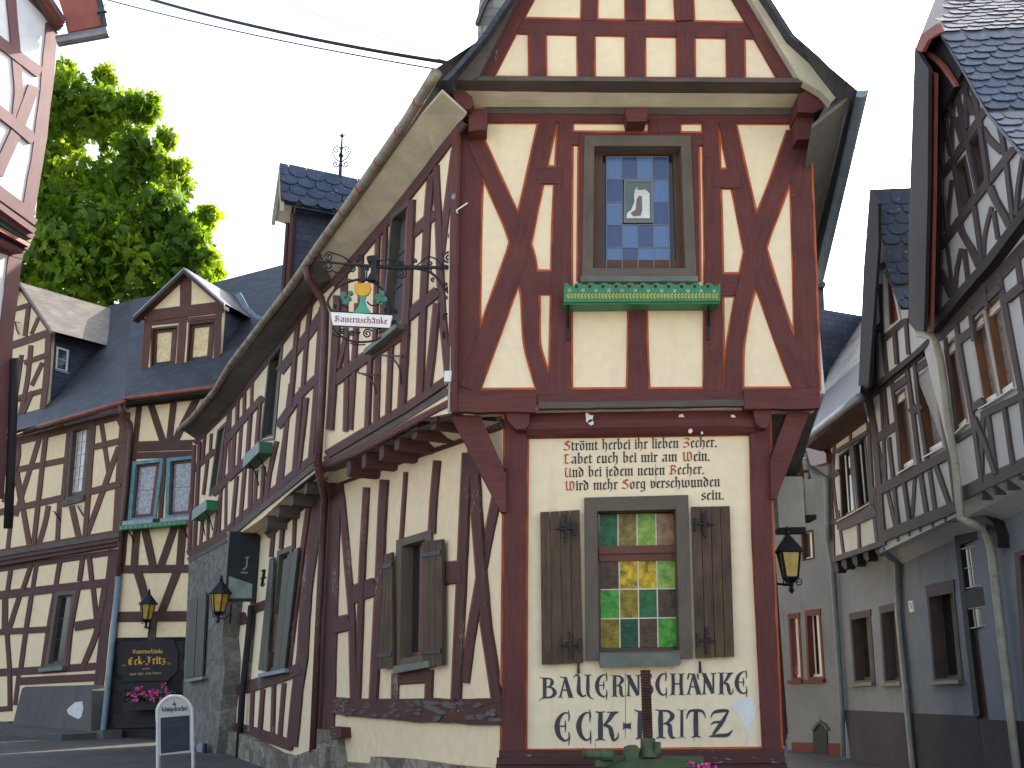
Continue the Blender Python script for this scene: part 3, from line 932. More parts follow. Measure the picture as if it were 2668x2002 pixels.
# ---- front timbers, upper storey (traced on the wall plane)
U = []
def T(f, pts, w, k=None):
    U.append((f(*pts), [x / k for x in w] if isinstance(w, (list, tuple)) else w / k))
ka = 1.8443
T(A, [(243, 215), (222, 700), (210, 1512)], [112, 118, 122], ka)
T(A, [(1818, 225), (1822, 500), (1840, 1000), (1852, 1512)], [88, 100, 106, 114], ka)
T(A, [(688, 205), (672, 700), (664, 1510)], [66, 88, 104], ka)
T(A, [(1386, 205), (1400, 800), (1402, 1510)], [74, 80, 94], ka)
T(A, [(770, 275), (766, 985)], [30, 34], ka)
T(A, [(1308, 280), (1316, 985)], [36, 36], ka)
T(A, [(690, 296), (1390, 300)], [58, 56], ka)
T(A, [(1090, 242), (1240, 242)], 58, ka)
T(A, [(1165, 205), (1166, 268)], 142, ka)
T(A, [(300, 195), (1800, 200)], [48, 48], ka)
T(A, [(250, 300), (285, 372), (440, 715), (490, 850), (520, 1040), (525, 1290), (592, 1510)], [80, 76, 78, 96, 84, 70, 74], ka)
T(A, [(605, 205), (510, 640), (462, 845), (270, 1380), (225, 1500)], [82, 82, 100, 96, 96], ka)
T(A, [(550, 472), (670, 474)], 78, ka)
T(A, [(510, 988), (660, 990)], 108, ka)
T(A, [(1462, 210), (1555, 640), (1604, 850), (1690, 1110), (1790, 1395), (1840, 1505)], [76, 86, 104, 92, 90, 92], ka)
T(A, [(1800, 270), (1700, 560), (1615, 770), (1578, 930), (1535, 1110), (1503, 1300), (1498, 1510)], [90, 90, 96, 92, 74, 76, 82], ka)
T(A, [(1400, 490), (1530, 490)], 88, ka)
T(A, [(1430, 1000), (1560, 1000)], 104, ka)
T(A, [(1035, 1088), (1036, 1300), (1038, 1512)], [82, 88, 102], ka)
T(A, [(150, 1528), (1905, 1520)], [46, 46], ka)
timbers(H, UF, U, M['oxblood'], M['orange'], 5.2, 'upper_timber_frame')

# sill pieces and wall plate stand further forward
mb = MB()
beam(mb, UF, A((140, 1565), (548, 1565)), 92 / ka, .085)
beam(mb, UF, A((1548, 1552), (1912, 1548)), 92 / ka, .085)
beam(mb, UF, A((545, 1552), (1552, 1546)), 30 / ka, .05)
mb.build('sill_beam', M['oxblood'], H)
mb = MB()
beam(mb, UF, A((560, 1580), (1552, 1566)), 30 / ka, .075)
mb.build('sill_moulding', M['greywood'], H)
mb = MB()
beam(mb, UF, A((305, 162), (1800, 168)), 30 / ka, .03)
mb.build('shadow_moulding', M['greywood'], H)
for q in ([(1222, 283), (1271, 283), (1267, 338), (1220, 342)], [(2074, 292), (2121, 290), (2121, 362), (2076, 364)], [(1628, 280), (1690, 280), (1684, 316), (1634, 317)]):
    mb = MB()
    poly(mb, UF, q, .20, 0)
    mb.build('beam_end', M['oxblood'], H)
for q in ([(1176, 236), (1206, 234), (1230, 252), (1234, 268), (1226, 284), (1196, 284)], [(2080, 246), (2100, 236), (2130, 236), (2150, 262), (2148, 280), (2122, 294), (2078, 292)]):
    mb = MB()
    poly(mb, UF, q, .30, 0)
    mb.build('console', M['oxblood'], H)

# ---- bulging bressummer, joist heads, side braces
mb = MB()
prof = [(0.0, .02), (.16, .09), (.40, .125), (.65, .12), (.86, .08), (1.0, .02)]
top = [C((300, 180), (900, 158), (1500, 150), (1760, 165))][0]
bot = [C((300, 352), (900, 344), (1500, 332), (1760, 330))][0]
rows = []
for (f, o) in prof:
    rows.append([LF.at(a[0] + (b[0] - a[0]) * f, a[1] + (b[1] - a[1]) * f, o) for a, b in zip(top, bot)])
for i in range(len(rows) - 1):
    for k in range(3):
        mb.face([rows[i + 1][k], rows[i + 1][k + 1], rows[i][k + 1], rows[i][k]], 0, [(k * .8, i * .09 + .09), (k * .8 + .8, i * .09 + .09), (k * .8 + .8, i * .09), (k * .8, i * .09)])
random.seed(3)
for (x, y, r) in ((700, 222, 30), (712, 248, 20), (1292, 214, 19), (1622, 214, 17), (1350, 304, 14), (1424, 314, 8), (690, 203, 16)):
    P = []
    f = (y - 160) / 180.0
    for k in range(11):
        a = k / 11 * 6.283
        rr = r * random.uniform(.65, 1.15)
        P.append(C((x + rr * math.cos(a), y + rr * math.sin(a)))[0])
    o = .128 if .3 < f < .7 else .112
    mb.prism([LF.at(px, py, o + .004) for (px, py) in P], LF.n * -.02, 1)
mb.build('bressummer', [M['oxblood'], M['white_patch']], H)
for q in (C((168, 190), (190, 176), (318, 178), (318, 258), (290, 290), (232, 292), (200, 258), (180, 236))[:], C((1752, 172), (1866, 166), (1864, 232), (1840, 282), (1800, 282), (1768, 248))):
    mb = MB()
    poly(mb, LF, q, .19, 0)
    mb.build('joist_head', M['oxblood'], H)
mb = MB()
poly(mb, LF, [(1177, 1086), (1252, 1083), (1318, 1235), (1319, 1335), (1305, 1333)], .11, -.05)
mb.build('knee_brace', M['oxblood'], H)
mb = MB()
poly(mb, LF, [(2052, 1075), (2110, 1072), (2024, 1298), (2009, 1302), (2007, 1200)], .11, -.05)
mb.build('knee_brace', M['oxblood'], H)

# ---- ground floor front: posts, border, sill
mb, tr = MB(), MB()
beam(mb, LF, [(1345, 1075), (1341, 1500), (1338, 1975)], [58, 60, 62], .05, 0, 0, tr, 5.4)
mb.build('corner_post', M['oxblood'], H)
mb = MB()
beam(mb, LF, [(1980, 1075), (1987, 1400), (2014, 1975)], [50, 50, 46], .052, 0, 0, tr, 5.4)
mb.build('corner_post', M['oxblood'], H)
beam(tr, LF, [(1372, 1140), (1955, 1132)], 8, .012)
beam(tr, LF, [(1366, 1957), (1992, 1951)], 11, .012)
tr.build('painted_outline', M['orange'], H)
mb = MB()
beam(mb, LF, [(1300, 1966), (2044, 1962)], 20, .07)
mb.build('ground_sill', M['oxworn'], H)
mb = MB()
beam(mb, LF, [(1294, 1984), (2046, 1980)], 16, .11)
beam(mb, LF, [(1292, 2003), (2050, 1999)], 22, .085)
mb.build('sill_moulding', M['oxworn'], H)
mb = MB()
poly(mb, LF, [(1286, 2015), (2056, 2011), (2064, 2260), (1280, 2260)], .10, 0)
mb.build('stone_plinth', M['rubble'], H)

# bare patch in the plaster and hairline cracks
mb = MB()
P = D((1600, 1080), (1640, 1045), (1700, 1020), (1755, 1045), (1778, 1100), (1765, 1160), (1735, 1200), (1722, 1270), (1712, 1330), (1702, 1328), (1704, 1260), (1690, 1190), (1655, 1140), (1625, 1110))
poly(mb, LF, P, .0032, -.01)
mb.build('plaster_patch', M['white_patch'], H)
mb = MB()
for pts in (D((930, 865), (934, 1000), (932, 1290)), D((738, 1320), (742, 1360)), C((1126, 515), (1130, 600), (1128, 660)), D((1380, 1270), (1370, 1310))):
    beam(mb, LF, pts, 1.1, .002, -.005, wobble=.3)
mb.build('plaster_crack', M['greywood'], H)

# ---- upper window with blue leaded glass
ow = window(H, UF, uwin, 27, 27, M['frame'], M['dark'], rec=.14, proud=.045, sash=M['sash'], sx=23, sy=22, name='upper_window', fb=20, glass_name='backing_pane')
ow['label'] = 'tall window of blue leaded panes with a small pale picture'
gq = A((886, 384), (1181, 384), (1190, 930), (886, 930))
mats = [M['blue1'], M['blue2']]
mb = MB()
pat = ['0101', '1001', '0110', '0100', '1010']
pat = ['0101', '1xx0', '0xx1', '1010', '0100']
for j in range(5):
    for i in range(4):
        ch = pat[j][i]
        if ch == 'x':
            continue
        q = [quadpt(gq, i / 4, j / 5), quadpt(gq, (i + 1) / 4, j / 5), quadpt(gq, (i + 1) / 4, (j + 1) / 5), quadpt(gq, i / 4, (j + 1) / 5)]
        poly(mb, UF, q, -.100, -.115, int(ch))
mb.build('leaded_pane', mats, ow)
mb = MB()
for k in range(0, 5):
    if k == 2:
        beam(mb, UF, [quadpt(gq, .5, 0), quadpt(gq, .5, .2)], 2.2, -.094, -.11, wobble=0)
        beam(mb, UF, [quadpt(gq, .5, .6), quadpt(gq, .5, 1)], 2.2, -.094, -.11, wobble=0)
    else:
        beam(mb, UF, [quadpt(gq, k / 4, 0), quadpt(gq, k / 4, 1)], 2.2, -.094, -.11, wobble=0)
for k in range(0, 6):
    beam(mb, UF, [quadpt(gq, 0, k / 5), quadpt(gq, 1, k / 5)] if k != 2 else [quadpt(gq, 0, .4), quadpt(gq, .25, .4)], 2.2, -.0935, -.11, wobble=0)
mb.build('lead_came', M['lead'], ow)
mb = MB()
pq = A((970, 496), (1108, 496), (1110, 702), (968, 702))
poly(mb, UF, pq, -.097, -.112, 0)
ring(mb, UF, pq, inset(pq, 5, 5), -.090, -.112, 1)
poly(mb, UF, A((982, 680), (985, 655), (1005, 640), (1020, 600), (1018, 560), (1040, 545), (1065, 545), (1092, 560), (1094, 680)), -.0955, -.10, 2)
poly(mb, UF, A((1000, 655), (1025, 640), (1030, 590), (1040, 572), (1056, 575), (1058, 640), (1050, 668), (1015, 672)), -.0945, -.10, 3)
for (x, y, r) in ((1030, 548, 9), (1068, 552, 9), (1032, 538, 5), (1080, 556, 6)):
    poly(mb, UF, A(*[(x + r * math.cos(k), y + r * 1.2 * math.sin(k)) for k in (0, .8, 1.6, 2.4, 3.2, 4, 4.8, 5.6)]), -.094, -.10, 2)
mb.build('picture_pane', [m_paint('dim green glass', (.10, .13, .12), .3), M['lead'], m_paint('milky glass', (.62, .62, .58), .3, 0, .15), m_paint('brown glass', (.16, .12, .09), .3)], ow)
mb = MB()
poly(mb, UF, A((762, 958), (1324, 958), (1326, 984), (760, 984)), .085, 0)
mb.build('sill', M['greygreen'], ow)

# ---- lower window with stained glass and shutters
lo = window(H, LF, lwin, 33, 36, M['frame'], M['dark'], rec=.15, proud=.05, sash=M['sashred'], sx=4, sy=5, name='ground_window', fb=22, glass_name='backing_pane')
lo['label'] = 'wide stained glass window with green, gold and brown panes'
cols = 'gboltpyek'
upq = [C((764, 836), (1248, 832), (1252, 1040), (764, 1045))][0]
loq = [D((772, 150), (1254, 142), (1264, 702), (776, 710))][0]
mk = [M['st_' + c] for c in cols]
mb = MB()
def panes(q, rows):
    R_ = len(rows)
    for j, r in enumerate(rows):
        for i, c in enumerate(r):
            qq = [quadpt(q, i / 4, j / R_), quadpt(q, (i + 1) / 4, j / R_), quadpt(q, (i + 1) / 4, (j + 1) / R_), quadpt(q, i / 4, (j + 1) / R_)]
            poly(mb, LF, qq, -.105, -.12, cols.index(c))
panes(upq, ['golp'])
panes(loq, ['byyl', 'ekgb', 'ktbe'])
mb.build('stained_pane', mk, lo)
mb = MB()
for k in (1, 2, 3):
    beam(mb, LF, [quadpt(upq, k / 4, 0), quadpt(upq, k / 4, 1)], 3.2, -.099, -.11, wobble=0)
    beam(mb, LF, [quadpt(loq, k / 4, 0), quadpt(loq, k / 4, 1)], 3.2, -.099, -.11, wobble=0)
for k in (1, 2):
    beam(mb, LF, [quadpt(loq, 0, k / 3), quadpt(loq, 1, k / 3)], 3.4, -.098, -.11, wobble=0)
mb.build('lead_came', M['paleline'], lo)
mb = MB()
poly(mb, LF, [(1560, 1424), (1759, 1420), (1761, 1440), (1561, 1444)], -.06, -.14)
poly(mb, LF, [(1560, 1445), (1760, 1441), (1761, 1460), (1561, 1463)], -.085, -.14)
mb.build('transom', M['sashred'], lo)
mb = MB()
poly(mb, LF, D((770, 742), (1275, 738), (1290, 800), (1280, 822), (775, 832), (768, 800)), .10, 0)
mb.build('sill', M['greygreen'], lo)

def hinge(mb, W, cx, cy, s, flip, off):
    """strap hinge with curled leaves; s = pixel scale, flip = -1 for a hinge pin on the left"""
    def g(x, y): return (cx + flip * x * s, cy + y * s)
    beam(mb, W, [g(-58, 2), g(-30, 4), g(20, 0), g(46, 0)], [7 * s, 15 * s, 12 * s, 9 * s], off, off - .02, wobble=0)
    for sg in (-1, 1):
        pts = [g(0, 0), g(8, sg * 22), g(20, sg * 38), g(12, sg * 58), g(-4, sg * 62), g(-10, sg * 50), g(0, sg * 42)]
        beam(mb, W, pts, [12 * s, 15 * s, 14 * s, 12 * s, 9 * s, 7 * s, 5 * s], off + .002, off - .02, wobble=0)
        beam(mb, W, [g(2, sg * 14), g(-14, sg * 24), g(-22, sg * 14)], [8 * s, 8 * s, 4 * s], off + .001, off - .02, wobble=0)
        beam(mb, W, [g(12, sg * 58), g(6, sg * 78), g(0, sg * 92), g(-8, sg * 84)], [10 * s, 8 * s, 10 * s, 5 * s], off + .0015, off - .02, wobble=0)
    beam(mb, W, [g(66, -42), g(62, -30), g(58, 0), g(62, 30), g(66, 44)], [10 * s, 12 * s, 17 * s, 12 * s, 10 * s], off + .02, off - .02, wobble=0)
    beam(mb, W, [g(46, 0), g(58, 0)], 10 * s, off + .01, off - .02, wobble=0)

for (q, hy, flip, lab) in (([(1407, 1335), (1511, 1329), (1521, 1727), (1411, 1733)], ((1472, 1377), (1484, 1680)), 1, None),
                           ([(1801, 1321), (1902, 1319), (1914, 1711), (1813, 1716)], ((1838, 1365), (1843, 1668)), -1, None)):
    mb = MB()
    n = 4
    for k in range(n):
        a, b = k / n, (k + 1) / n
        poly(mb, LF, [quadpt(q, a + .008, 0), quadpt(q, b - .008, 0), quadpt(q, b - .008, 1), quadpt(q, a + .008, 1)], .058 + .002 * (k % 2), .030)
    for v0, v1 in ((.07, .13), (.83, .90)):
        poly(mb, LF, [quadpt(q, .03, v0), quadpt(q, .97, v0), quadpt(q, .97, v1), quadpt(q, .03, v1)], .034, .02)
    s = mb.build('shutter', M['shutter'], H)
    for (hx, hyy) in hy:
        mb = MB()
        hinge(mb, LF, hx, hyy, .40, flip, .082)
        mb.build('hinge', M['iron'], s)
mb = MB()
for (x, y) in ((632, 800), (1412, 795)):
    a = D((x, y))[0]
    beam(mb, LF, [a, (a[0], a[1] + 14), (a[0] + .5, a[1] + 30)], [4, 4, 7], .03, 0, wobble=0)
mb.build('shutter_stay', M['iron'], H)

# ---- painted verse and name
mb = MB()
nibtext(mb, LF, 'Strömt herbei ihr lieben Zecher,', *C((535, 428), (1520, 404)), 17.5, .004, caps=True)
nibtext(mb, LF, 'Labet euch bei mir am Wein,', *C((535, 512), (1475, 492)), 17.5, .004, caps=True)
nibtext(mb, LF, 'Und bei jedem neuen Becher,', *C((537, 598), (1438, 576)), 17.5, .004, caps=True)
nibtext(mb, LF, 'Wird mehr Sorg verschwunden', *C((540, 684), (1540, 656)), 17.5, .004, caps=True)
nibtext(mb, LF, 'sein.', *C((1416, 744), (1566, 740)), 17.5, .004)
mb.build('painted_verse', [M['black_ink'], M['red_ink']], H)
mb = MB()
for ch, x0, x1, y, h in (('B', 385, 488, 1030, 130), ('A', 505, 600, 1026, 130), ('U', 612, 722, 1022, 142), ('E', 735, 826, 1020, 138), ('R', 838, 932, 1018, 132),
                         ('N', 938, 1036, 1016, 132), ('S', 1048, 1114, 1012, 134), ('C', 1122, 1206, 1010, 136), ('H', 1216, 1312, 1008, 132), ('Ä', 1326, 1420, 1006, 132),
                         ('N', 1424, 1514, 1004, 132), ('K', 1526, 1624, 1002, 132), ('E', 1630, 1722, 1000, 138),
                         ('E', 476, 588, 1302, 176), ('C', 614, 724, 1298, 176), ('K', 740, 890, 1296, 176), ('-', 918, 968, 1290, 162), ('F', 990, 1105, 1288, 176),
                         ('R', 1120, 1262, 1284, 176), ('I', 1266, 1322, 1282, 176), ('T', 1318, 1444, 1278, 174), ('Z', 1462, 1618, 1276, 172)):
    a, b = D((x0, y), (x1, y))
    display(mb, LF, ch, a[0], b[0], a[1], h / 2.4578, .0045)
mb.build('painted_name', M['grey_ink'], H)

# ---- gable timbers, fascia, verges
kb = 1.8938
U = []
T(Bf, [(470, 128), (1650, 152)], [74, 76], kb)
for x0, x1, w in ((826, 824, 74), (1050, 1050, 90), (1290, 1296, 88)):
    T(Bf, [(x0 + 6, -420), (x0, 0), (x1, 100)], w, kb)
for x0, w in ((570, 80), (810, 80), (1053, 92), (1302, 84), (1548, 84)):
    T(Bf, [(x0 - 2, 150), (x0, 395)], w, kb)
T(Bf, [(560, -160), (1500, -150)], 74, kb)
T(Bf, [(820, -480), (1260, -476)], 66, kb)
T(Bf, [(1045, -880), (515, 0), (312, 395)], [52, 56, 56], kb)
T(Bf, [(1045, -880), (1580, 0), (1808, 402)], [76, 78, 82], kb)
T(Bf, [(250, 392), (1900, 404)], 22, kb)
timbers(H, GF, U, M['oxblood'], M['orange'], 4.6, 'gable_timber_frame')
mb = MB()
a = [GF.at(x, y, .02) for (x, y) in ((1168, 212), (2150, 216))]
b = [UF.at(x, y, .04) for (x, y) in ((2098, 280), (1236, 279))]
mb.prism([a[0], a[1], b[0], b[1]], Vector((0, .06, .02)))
mb.build('fascia_board', M['soffit'], H)
mb = MB()
beam(mb, GF, [(1186, 204), (2146, 210)], 11, .10, -.1)
mb.build('drip_board', M['greywood'], H)

# verge (barge) boards: flared foot
def band(mb, W, inner, outer, off, back, m=0):
    for i in range(len(inner) - 1):
        f = [W.at(*inner[i], off), W.at(*inner[i + 1], off), W.at(*outer[i + 1], off), W.at(*outer[i], off)]
        mb.prism(f, W.n * (back - off), m)
mb = MB()
band(mb, GF, [(1652, -492), (1345, 0), (1300, 92), (1248, 200), (1228, 210)], [(1648, -524), (1328, 6), (1270, 92), (1192, 184), (1170, 206)], .12, .02)
mb.build('verge_board', M['greywood'], H)
mb = MB()
band(mb, GF, [(1655, -490), (1958, 0), (2030, 120), (2082, 205), (2140, 240), (2166, 268)], [(1660, -530), (1996, -2), (2056, 92), (2120, 150), (2170, 200), (2196, 236)], .12, .02)
mb.build('verge_board', M['soffit'], H)

# ---- roof
gp1 = [(1137, 190), (1060, 315), (970, 445), (895, 552), (830, 642)]
gp2 = [(830, 642), (760, 745), (690, 835), (600, 950), (560, 1018)]
gp3 = [(560, 1018), (528, 1056), (500, 1090), (464, 1122)]
gut = [UL1.at(x, y, .40) for (x, y) in gp1] + [UL2.at(x, y, .40) for (x, y) in gp2[1:]] + [UL3.at(x, y, .40) for (x, y) in gp3[1:]]
# the front end of the gutter line comes forward to the gable
apex = GF.at(1655, -505, .2)
inw1, inw2, inw3 = -UL1.n, -UL2.n, -UL3.n
inws = [inw1] * 4 + [inw2] * 5 + [inw3] * 3
inws = inws[:len(gut)]
ridge = [apex]
for g, iw in zip(gut[1:], inws[1:]):
    r_ = g + iw * 2.15
    ridge.append(Vector((r_.x, r_.y, apex.z - .2)))
kink = [g + iw * .75 + Z * .42 for g, iw in zip(gut, inws)]
kink[0] = GF.at(1262, 96, .2)
verge = [GF.at(1648, -524, .2), GF.at(1328, 4, .2), GF.at(1268, 90, .2), GF.at(1190, 182, .2), GF.at(1166, 204, .2)]
edge = [g + Z * .05 for g in gut]
mb = MB()
for i in range(len(gut) - 1):
    mb.face([edge[i], edge[i + 1], kink[i + 1], kink[i]])
    mb.face([kink[i], kink[i + 1], ridge[i + 1], ridge[i]])
# right hand slope
redge = [UR.at(2234, 236, .42)]
redge.append(redge[0] + UR.t * 4.4 - Z * .05)
rk = [GF.at(2062, 92, .2)]
rk.append(rk[0] + UR.t * 4.4)
rr = [apex, ridge[5]]
mb.face([redge[0], redge[1], rk[1], rk[0]])
mb.face([rk[0], rk[1], rr[1], rr[0]])
back = []
for g, r_, iw in zip(gut[5:], ridge[5:], inws[5:]):
    e = r_ + iw * 2.0
    back.append(Vector((e.x, e.y, g.z)))
for i in range(len(back) - 1):
    mb.face([back[i], back[i + 1], ridge[6 + i], ridge[5 + i]])
mb.build('roof', M['slate'], H)
mb = MB()   # slate edge seen along the verges
vr = [(1660, -530), (1996, -2), (2056, 92), (2120, 150), (2170, 200), (2210, 232)]
vo = [(1662, -545), (2008, -4), (2068, 90), (2132, 146), (2184, 198), (2220, 229)]
band(mb, GF, vr, vo, .24, -.1)
vl = [(1648, -524), (1328, 6), (1270, 92), (1192, 184), (1168, 208)]
vlo = [(1640, -545), (1318, 0), (1260, 86), (1182, 178), (1150, 210)]
band(mb, GF, vl, vlo, .24, -.1)
mb.build('slate_verge', M['slate'], H)
# soffit
mb = MB()
s1 = [(1216, 298), (1131, 402), (1004, 566), (862, 730)]
s1o = [(1152, 240), (1100, 300), (955, 498), (832, 662)]
for i in range(3):
    mb.prism([UL1.at(*s1[i], .02), UL1.at(*s1[i + 1], .02), UL1.at(*s1o[i + 1], .33), UL1.at(*s1o[i], .33)], Z * .03)
mb.build('soffit', M['soffit'], H)
mb = MB()
s2 = [(862, 730), (817, 771), (737, 878), (654, 983), (597, 1059)]
s2o = [(832, 662), (772, 752), (690, 855), (606, 965), (562, 1030)]
for i in range(4):
    mb.prism([UL2.at(*s2[i], .02), UL2.at(*s2[i + 1], .02), UL2.at(*s2o[i + 1], .33), UL2.at(*s2o[i], .33)], Z * .03)
s3 = [(597, 1059), (545, 1112), (512, 1146)]
s3o = [(562, 1030), (512, 1086), (476, 1122)]
for i in range(2):
    mb.prism([UL3.at(*s3[i], .02), UL3.at(*s3[i + 1], .02), UL3.at(*s3o[i + 1], .33), UL3.at(*s3o[i], .33)], Z * .03)
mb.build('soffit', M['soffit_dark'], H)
mb = MB()
q = [UR.at(2116, 335, .0), UR.at(2208, 262, .36)]
q += [q[1] + UR.t * 4.3, q[0] + UR.t * 4.3]
mb.prism(q, Z * .04)
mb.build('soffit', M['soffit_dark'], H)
mb = MB()     # the curved end of the soffit board
poly(mb, UF, [(1146, 246), (1160, 236), (1188, 258), (1212, 288), (1218, 298), (1212, 304), (1186, 274)], .06, 0)
mb.build('soffit_end', M['white'], H)

def smoothpath(pts, n=4):
    out = []
    for i in range(len(pts) - 1):
        for k in range(n):
            out.append(pts[i].lerp(pts[i + 1], k / n))
    out.append(pts[-1])
    return out
gl = [g.copy() for g in gut]
gs = smoothpath(gl, 5)
mb = MB()
mb.tube(gs, .056, 10)
o = mb.build('gutter', M['oldgutter'], H, smooth=True)
mb = MB()
L = 0
nxt = .35
for i in range(1, len(gs)):
    L += (gs[i] - gs[i - 1]).length
    if L > nxt:
        t = (gs[i] - gs[i - 1]).normalized()
        mb.tube([gs[i] - t * .018, gs[i] + t * .018], .061, 10)
        nxt = L + random.uniform(.38, .62)
mb.build('gutter_joint', M['bargered'], o)
mb = MB()
g0 = UR.at(2242, 236, .50)
pts = [g0 + UR.t * (4.4 * k / 10) - Z * (.012 * k) for k in range(11)]
r = .075
for i in range(10):
    for k in range(8):
        a0, a1 = math.pi * (1 + k / 8), math.pi * (1 + (k + 1) / 8)
        f = lambda p, a: p + UR.n * r * math.cos(a) + Z * r * math.sin(a)
        mb.face([f(pts[i], a0), f(pts[i], a1), f(pts[i + 1], a1), f(pts[i + 1], a0)])
mb.face([f(pts[0], math.pi * (1 + k / 8)) for k in range(9)])
o = mb.build('gutter', M['zincblue'], H, smooth=False)
mb = MB()
for d in (.5, 1.0, 1.5, 2.1, 2.8, 3.5):
    p = g0 + UR.t * d - Z * (.027 * d)
    mb.tube([p - UR.t * .012, p + UR.t * .012], .079, 10)
mb.build('gutter_joint', M['zinc'], o)

# ---- side of the main house, upper
U = []
def S(pts, w):
    U.append((pts, w))
S([(1184, 392), (1162, 560), (1150, 660)], 13)
S([(1134, 430), (1143, 600), (1146, 720), (1152, 820), (1168, 990)], 14)
S([(1122, 455), (1113, 560), (1101, 800), (1092, 1040)], 14)
S([(1137, 790), (1126, 900), (1112, 1022)], 13)
S([(1070, 520), (1066, 640), (1056, 840), (1044, 1070)], 14)
S([(1066, 616), (1100, 586), (1132, 556)], 22)
S([(1060, 826), (1101, 790), (1140, 760)], 24)
S([(870, 992), (931, 945), (1000, 900), (1058, 862)], 25)
S([(878, 770), (873, 900), (858, 1120)], 14)
S([(900, 840), (903, 990), (900, 1125)], 9)
S([(930, 790), (927, 855), (912, 1120)], 9)
S([(903, 868), (880, 960)], 9)
S([(963, 930), (955, 1120)], 8)
S([(985, 910), (980, 1100)], 11)
S([(1018, 900), (1010, 1085)], 9)
S([(984, 590), (975, 900)], 7)
S([(1002, 580), (994, 880)], 8)
S([(895, 700), (898, 830)], 14)
S([(941, 650), (938, 800)], 8)
S([(1205, 318), (1130, 418), (1080, 486), (1000, 584), (865, 742)], 20)
S([(1178, 982), (1050, 1068), (957, 1122), (850, 1186)], 18)
S([(1170, 1050), (1050, 1112), (957, 1163), (836, 1214)], 12)
timbers(H, UL1, U, M['oxwing'], M['redline'], 3.4, 'side_timber_frame')
mb = MB()
beam(mb, UL1, [(1166, 1018), (1050, 1090), (957, 1142), (845, 1200)], 17, .012)
mb.build('sill_moulding', M['greywood'], H)
mb = MB()
beam(mb, UL1, [(1186, 320), (1180, 600), (1174, 1072)], 16, .03)
mb.build('corner_post_side', M['oxblood'], H)

# joist ends and plaster coves below the jetty
def joists(Wu, Wl, upper, lower, ends, h, wdt, mt):
    mbc = MB()
    n = len(upper) - 1
    for i in range(n):
        a, b = Wu.at(*upper[i], -.16), Wu.at(*upper[i + 1], -.16)
        c, d = Wl.at(*lower[i + 1], .0), Wl.at(*lower[i], .0)
        mbc.face([a, b, c, d])
    mbc.build('plaster_cove', M['cream'], H)
    for (x, y) in ends:
        p = Wu.at(x, y, -.04)
        inn = -Wu.n
        mb = MB()
        c = p + inn * .24
        prof = [(-1, -.55), (-.75, -1), (.75, -1), (1, -.55), (1, 1), (-1, 1)]
        f = [p + Wu.t * (u * wdt) + Z * (v * h) for (u, v) in prof]
        mb.prism(f, inn * .5)
        mb.build('joist_end', mt, H)
joists(UL1, LL1, [(1176, 1088), (1074, 1105), (957, 1170), (832, 1232)], [(1309, 1100), (1160, 1162), (1010, 1212), (882, 1262)],
       [(1130, 1096), (1080, 1122), (1034, 1152), (994, 1178), (948, 1200), (908, 1222)], .085, .075, M['oxwing'])
joists(UL2, LL2, [(832, 1232), (769, 1282), (679, 1362), (592, 1420)], [(884, 1250), (800, 1300), (720, 1370), (600, 1450)],
       [(796, 1268), (760, 1300), (724, 1330), (694, 1360)], .10, .085, M['greywood'])

# ---- side of the main house, ground floor
U = []
S([(873, 1250), (1309, 1100)], 30)
S([(874, 1260), (870, 1400), (856, 1900)], 26)
S([(884, 1262), (890, 1300), (916, 1596), (921, 1830)], 13)
S([(954, 1270), (952, 1300), (943, 1470), (930, 1830)], 11)
S([(1000, 1250), (996, 1300), (987, 1512), (971, 1830)], 16)
S([(1057, 1230), (1045, 1410)], 6)
S([(1138, 1200), (1129, 1300), (1124, 1390)], 14)
S([(1216, 1180), (1210, 1300), (1203, 1469), (1186, 1830)], 20)
S([(1231, 1165), (1237, 1300), (1250, 1469), (1262, 1617), (1294, 1830)], 22)
S([(1310, 1220), (1292, 1300), (1258, 1469), (1229, 1638), (1210, 1780)], 20)
S([(914, 1552), (978, 1528)], 42)
S([(865, 1632), (910, 1622)], 38)
S([(1150, 1496), (1200, 1490)], 54)
S([(1024, 1768), (1122, 1762)], 30)
S([(1030, 1755), (1028, 1830)], 14)
S([(1118, 1745), (1115, 1830)], 14)
timbers(H, LL1, U, M['oxworn'], M['redline'], 3.6, 'ground_side_frame')
mb = MB()
beam(mb, LL1, [(858, 1838), (960, 1846), (1060, 1850), (1306, 1856)], [44, 48, 60, 70], .03)
random.seed(11)
for i in range(46):
    x = random.uniform(870, 1290)
    big = 1.0 if x > 1110 else .55
    y = 1842 + (x - 860) * .03 + random.uniform(-20, 22)
    P = []
    for k in range(8):
        a = k / 8 * 6.283
        P.append((x + random.uniform(5, 20) * big * math.cos(a), y + random.uniform(3, 10) * big * math.sin(a)))
    poly(mb, LL1, P, .032 + i * .0002, .0, 1)
mb.build('ground_sill', [M['oxworn'], M['concrete']], H)
mb = MB()
poly(mb, LL1, [(826, 1900), (876, 1908), (886, 1985), (962, 1992), (966, 1972), (1062, 1978), (1172, 1994), (1302, 2006), (1300, 2240), (812, 2240)], .09, 0)
mb.build('stone_plinth', M['rubble'], H)
mb = MB()
poly(mb, LL1, [(860, 1893), (888, 1896), (890, 1922), (858, 1926)], .12, 0)
mb.build('beam_end', M['oxworn'], H)
wl1 = window(H, LL1, w2, 15, 20, M['frame'], M['dark'], rec=.12, proud=.03, sash=M['sashred'], sx=14, sy=10, name='side_window', fb=22)
mb = MB()
poly(mb, LL1, [(1024, 1736), (1117, 1722), (1119, 1738), (1024, 1756)], .08, 0)
mb.build('sill', M['greygreen'], wl1)
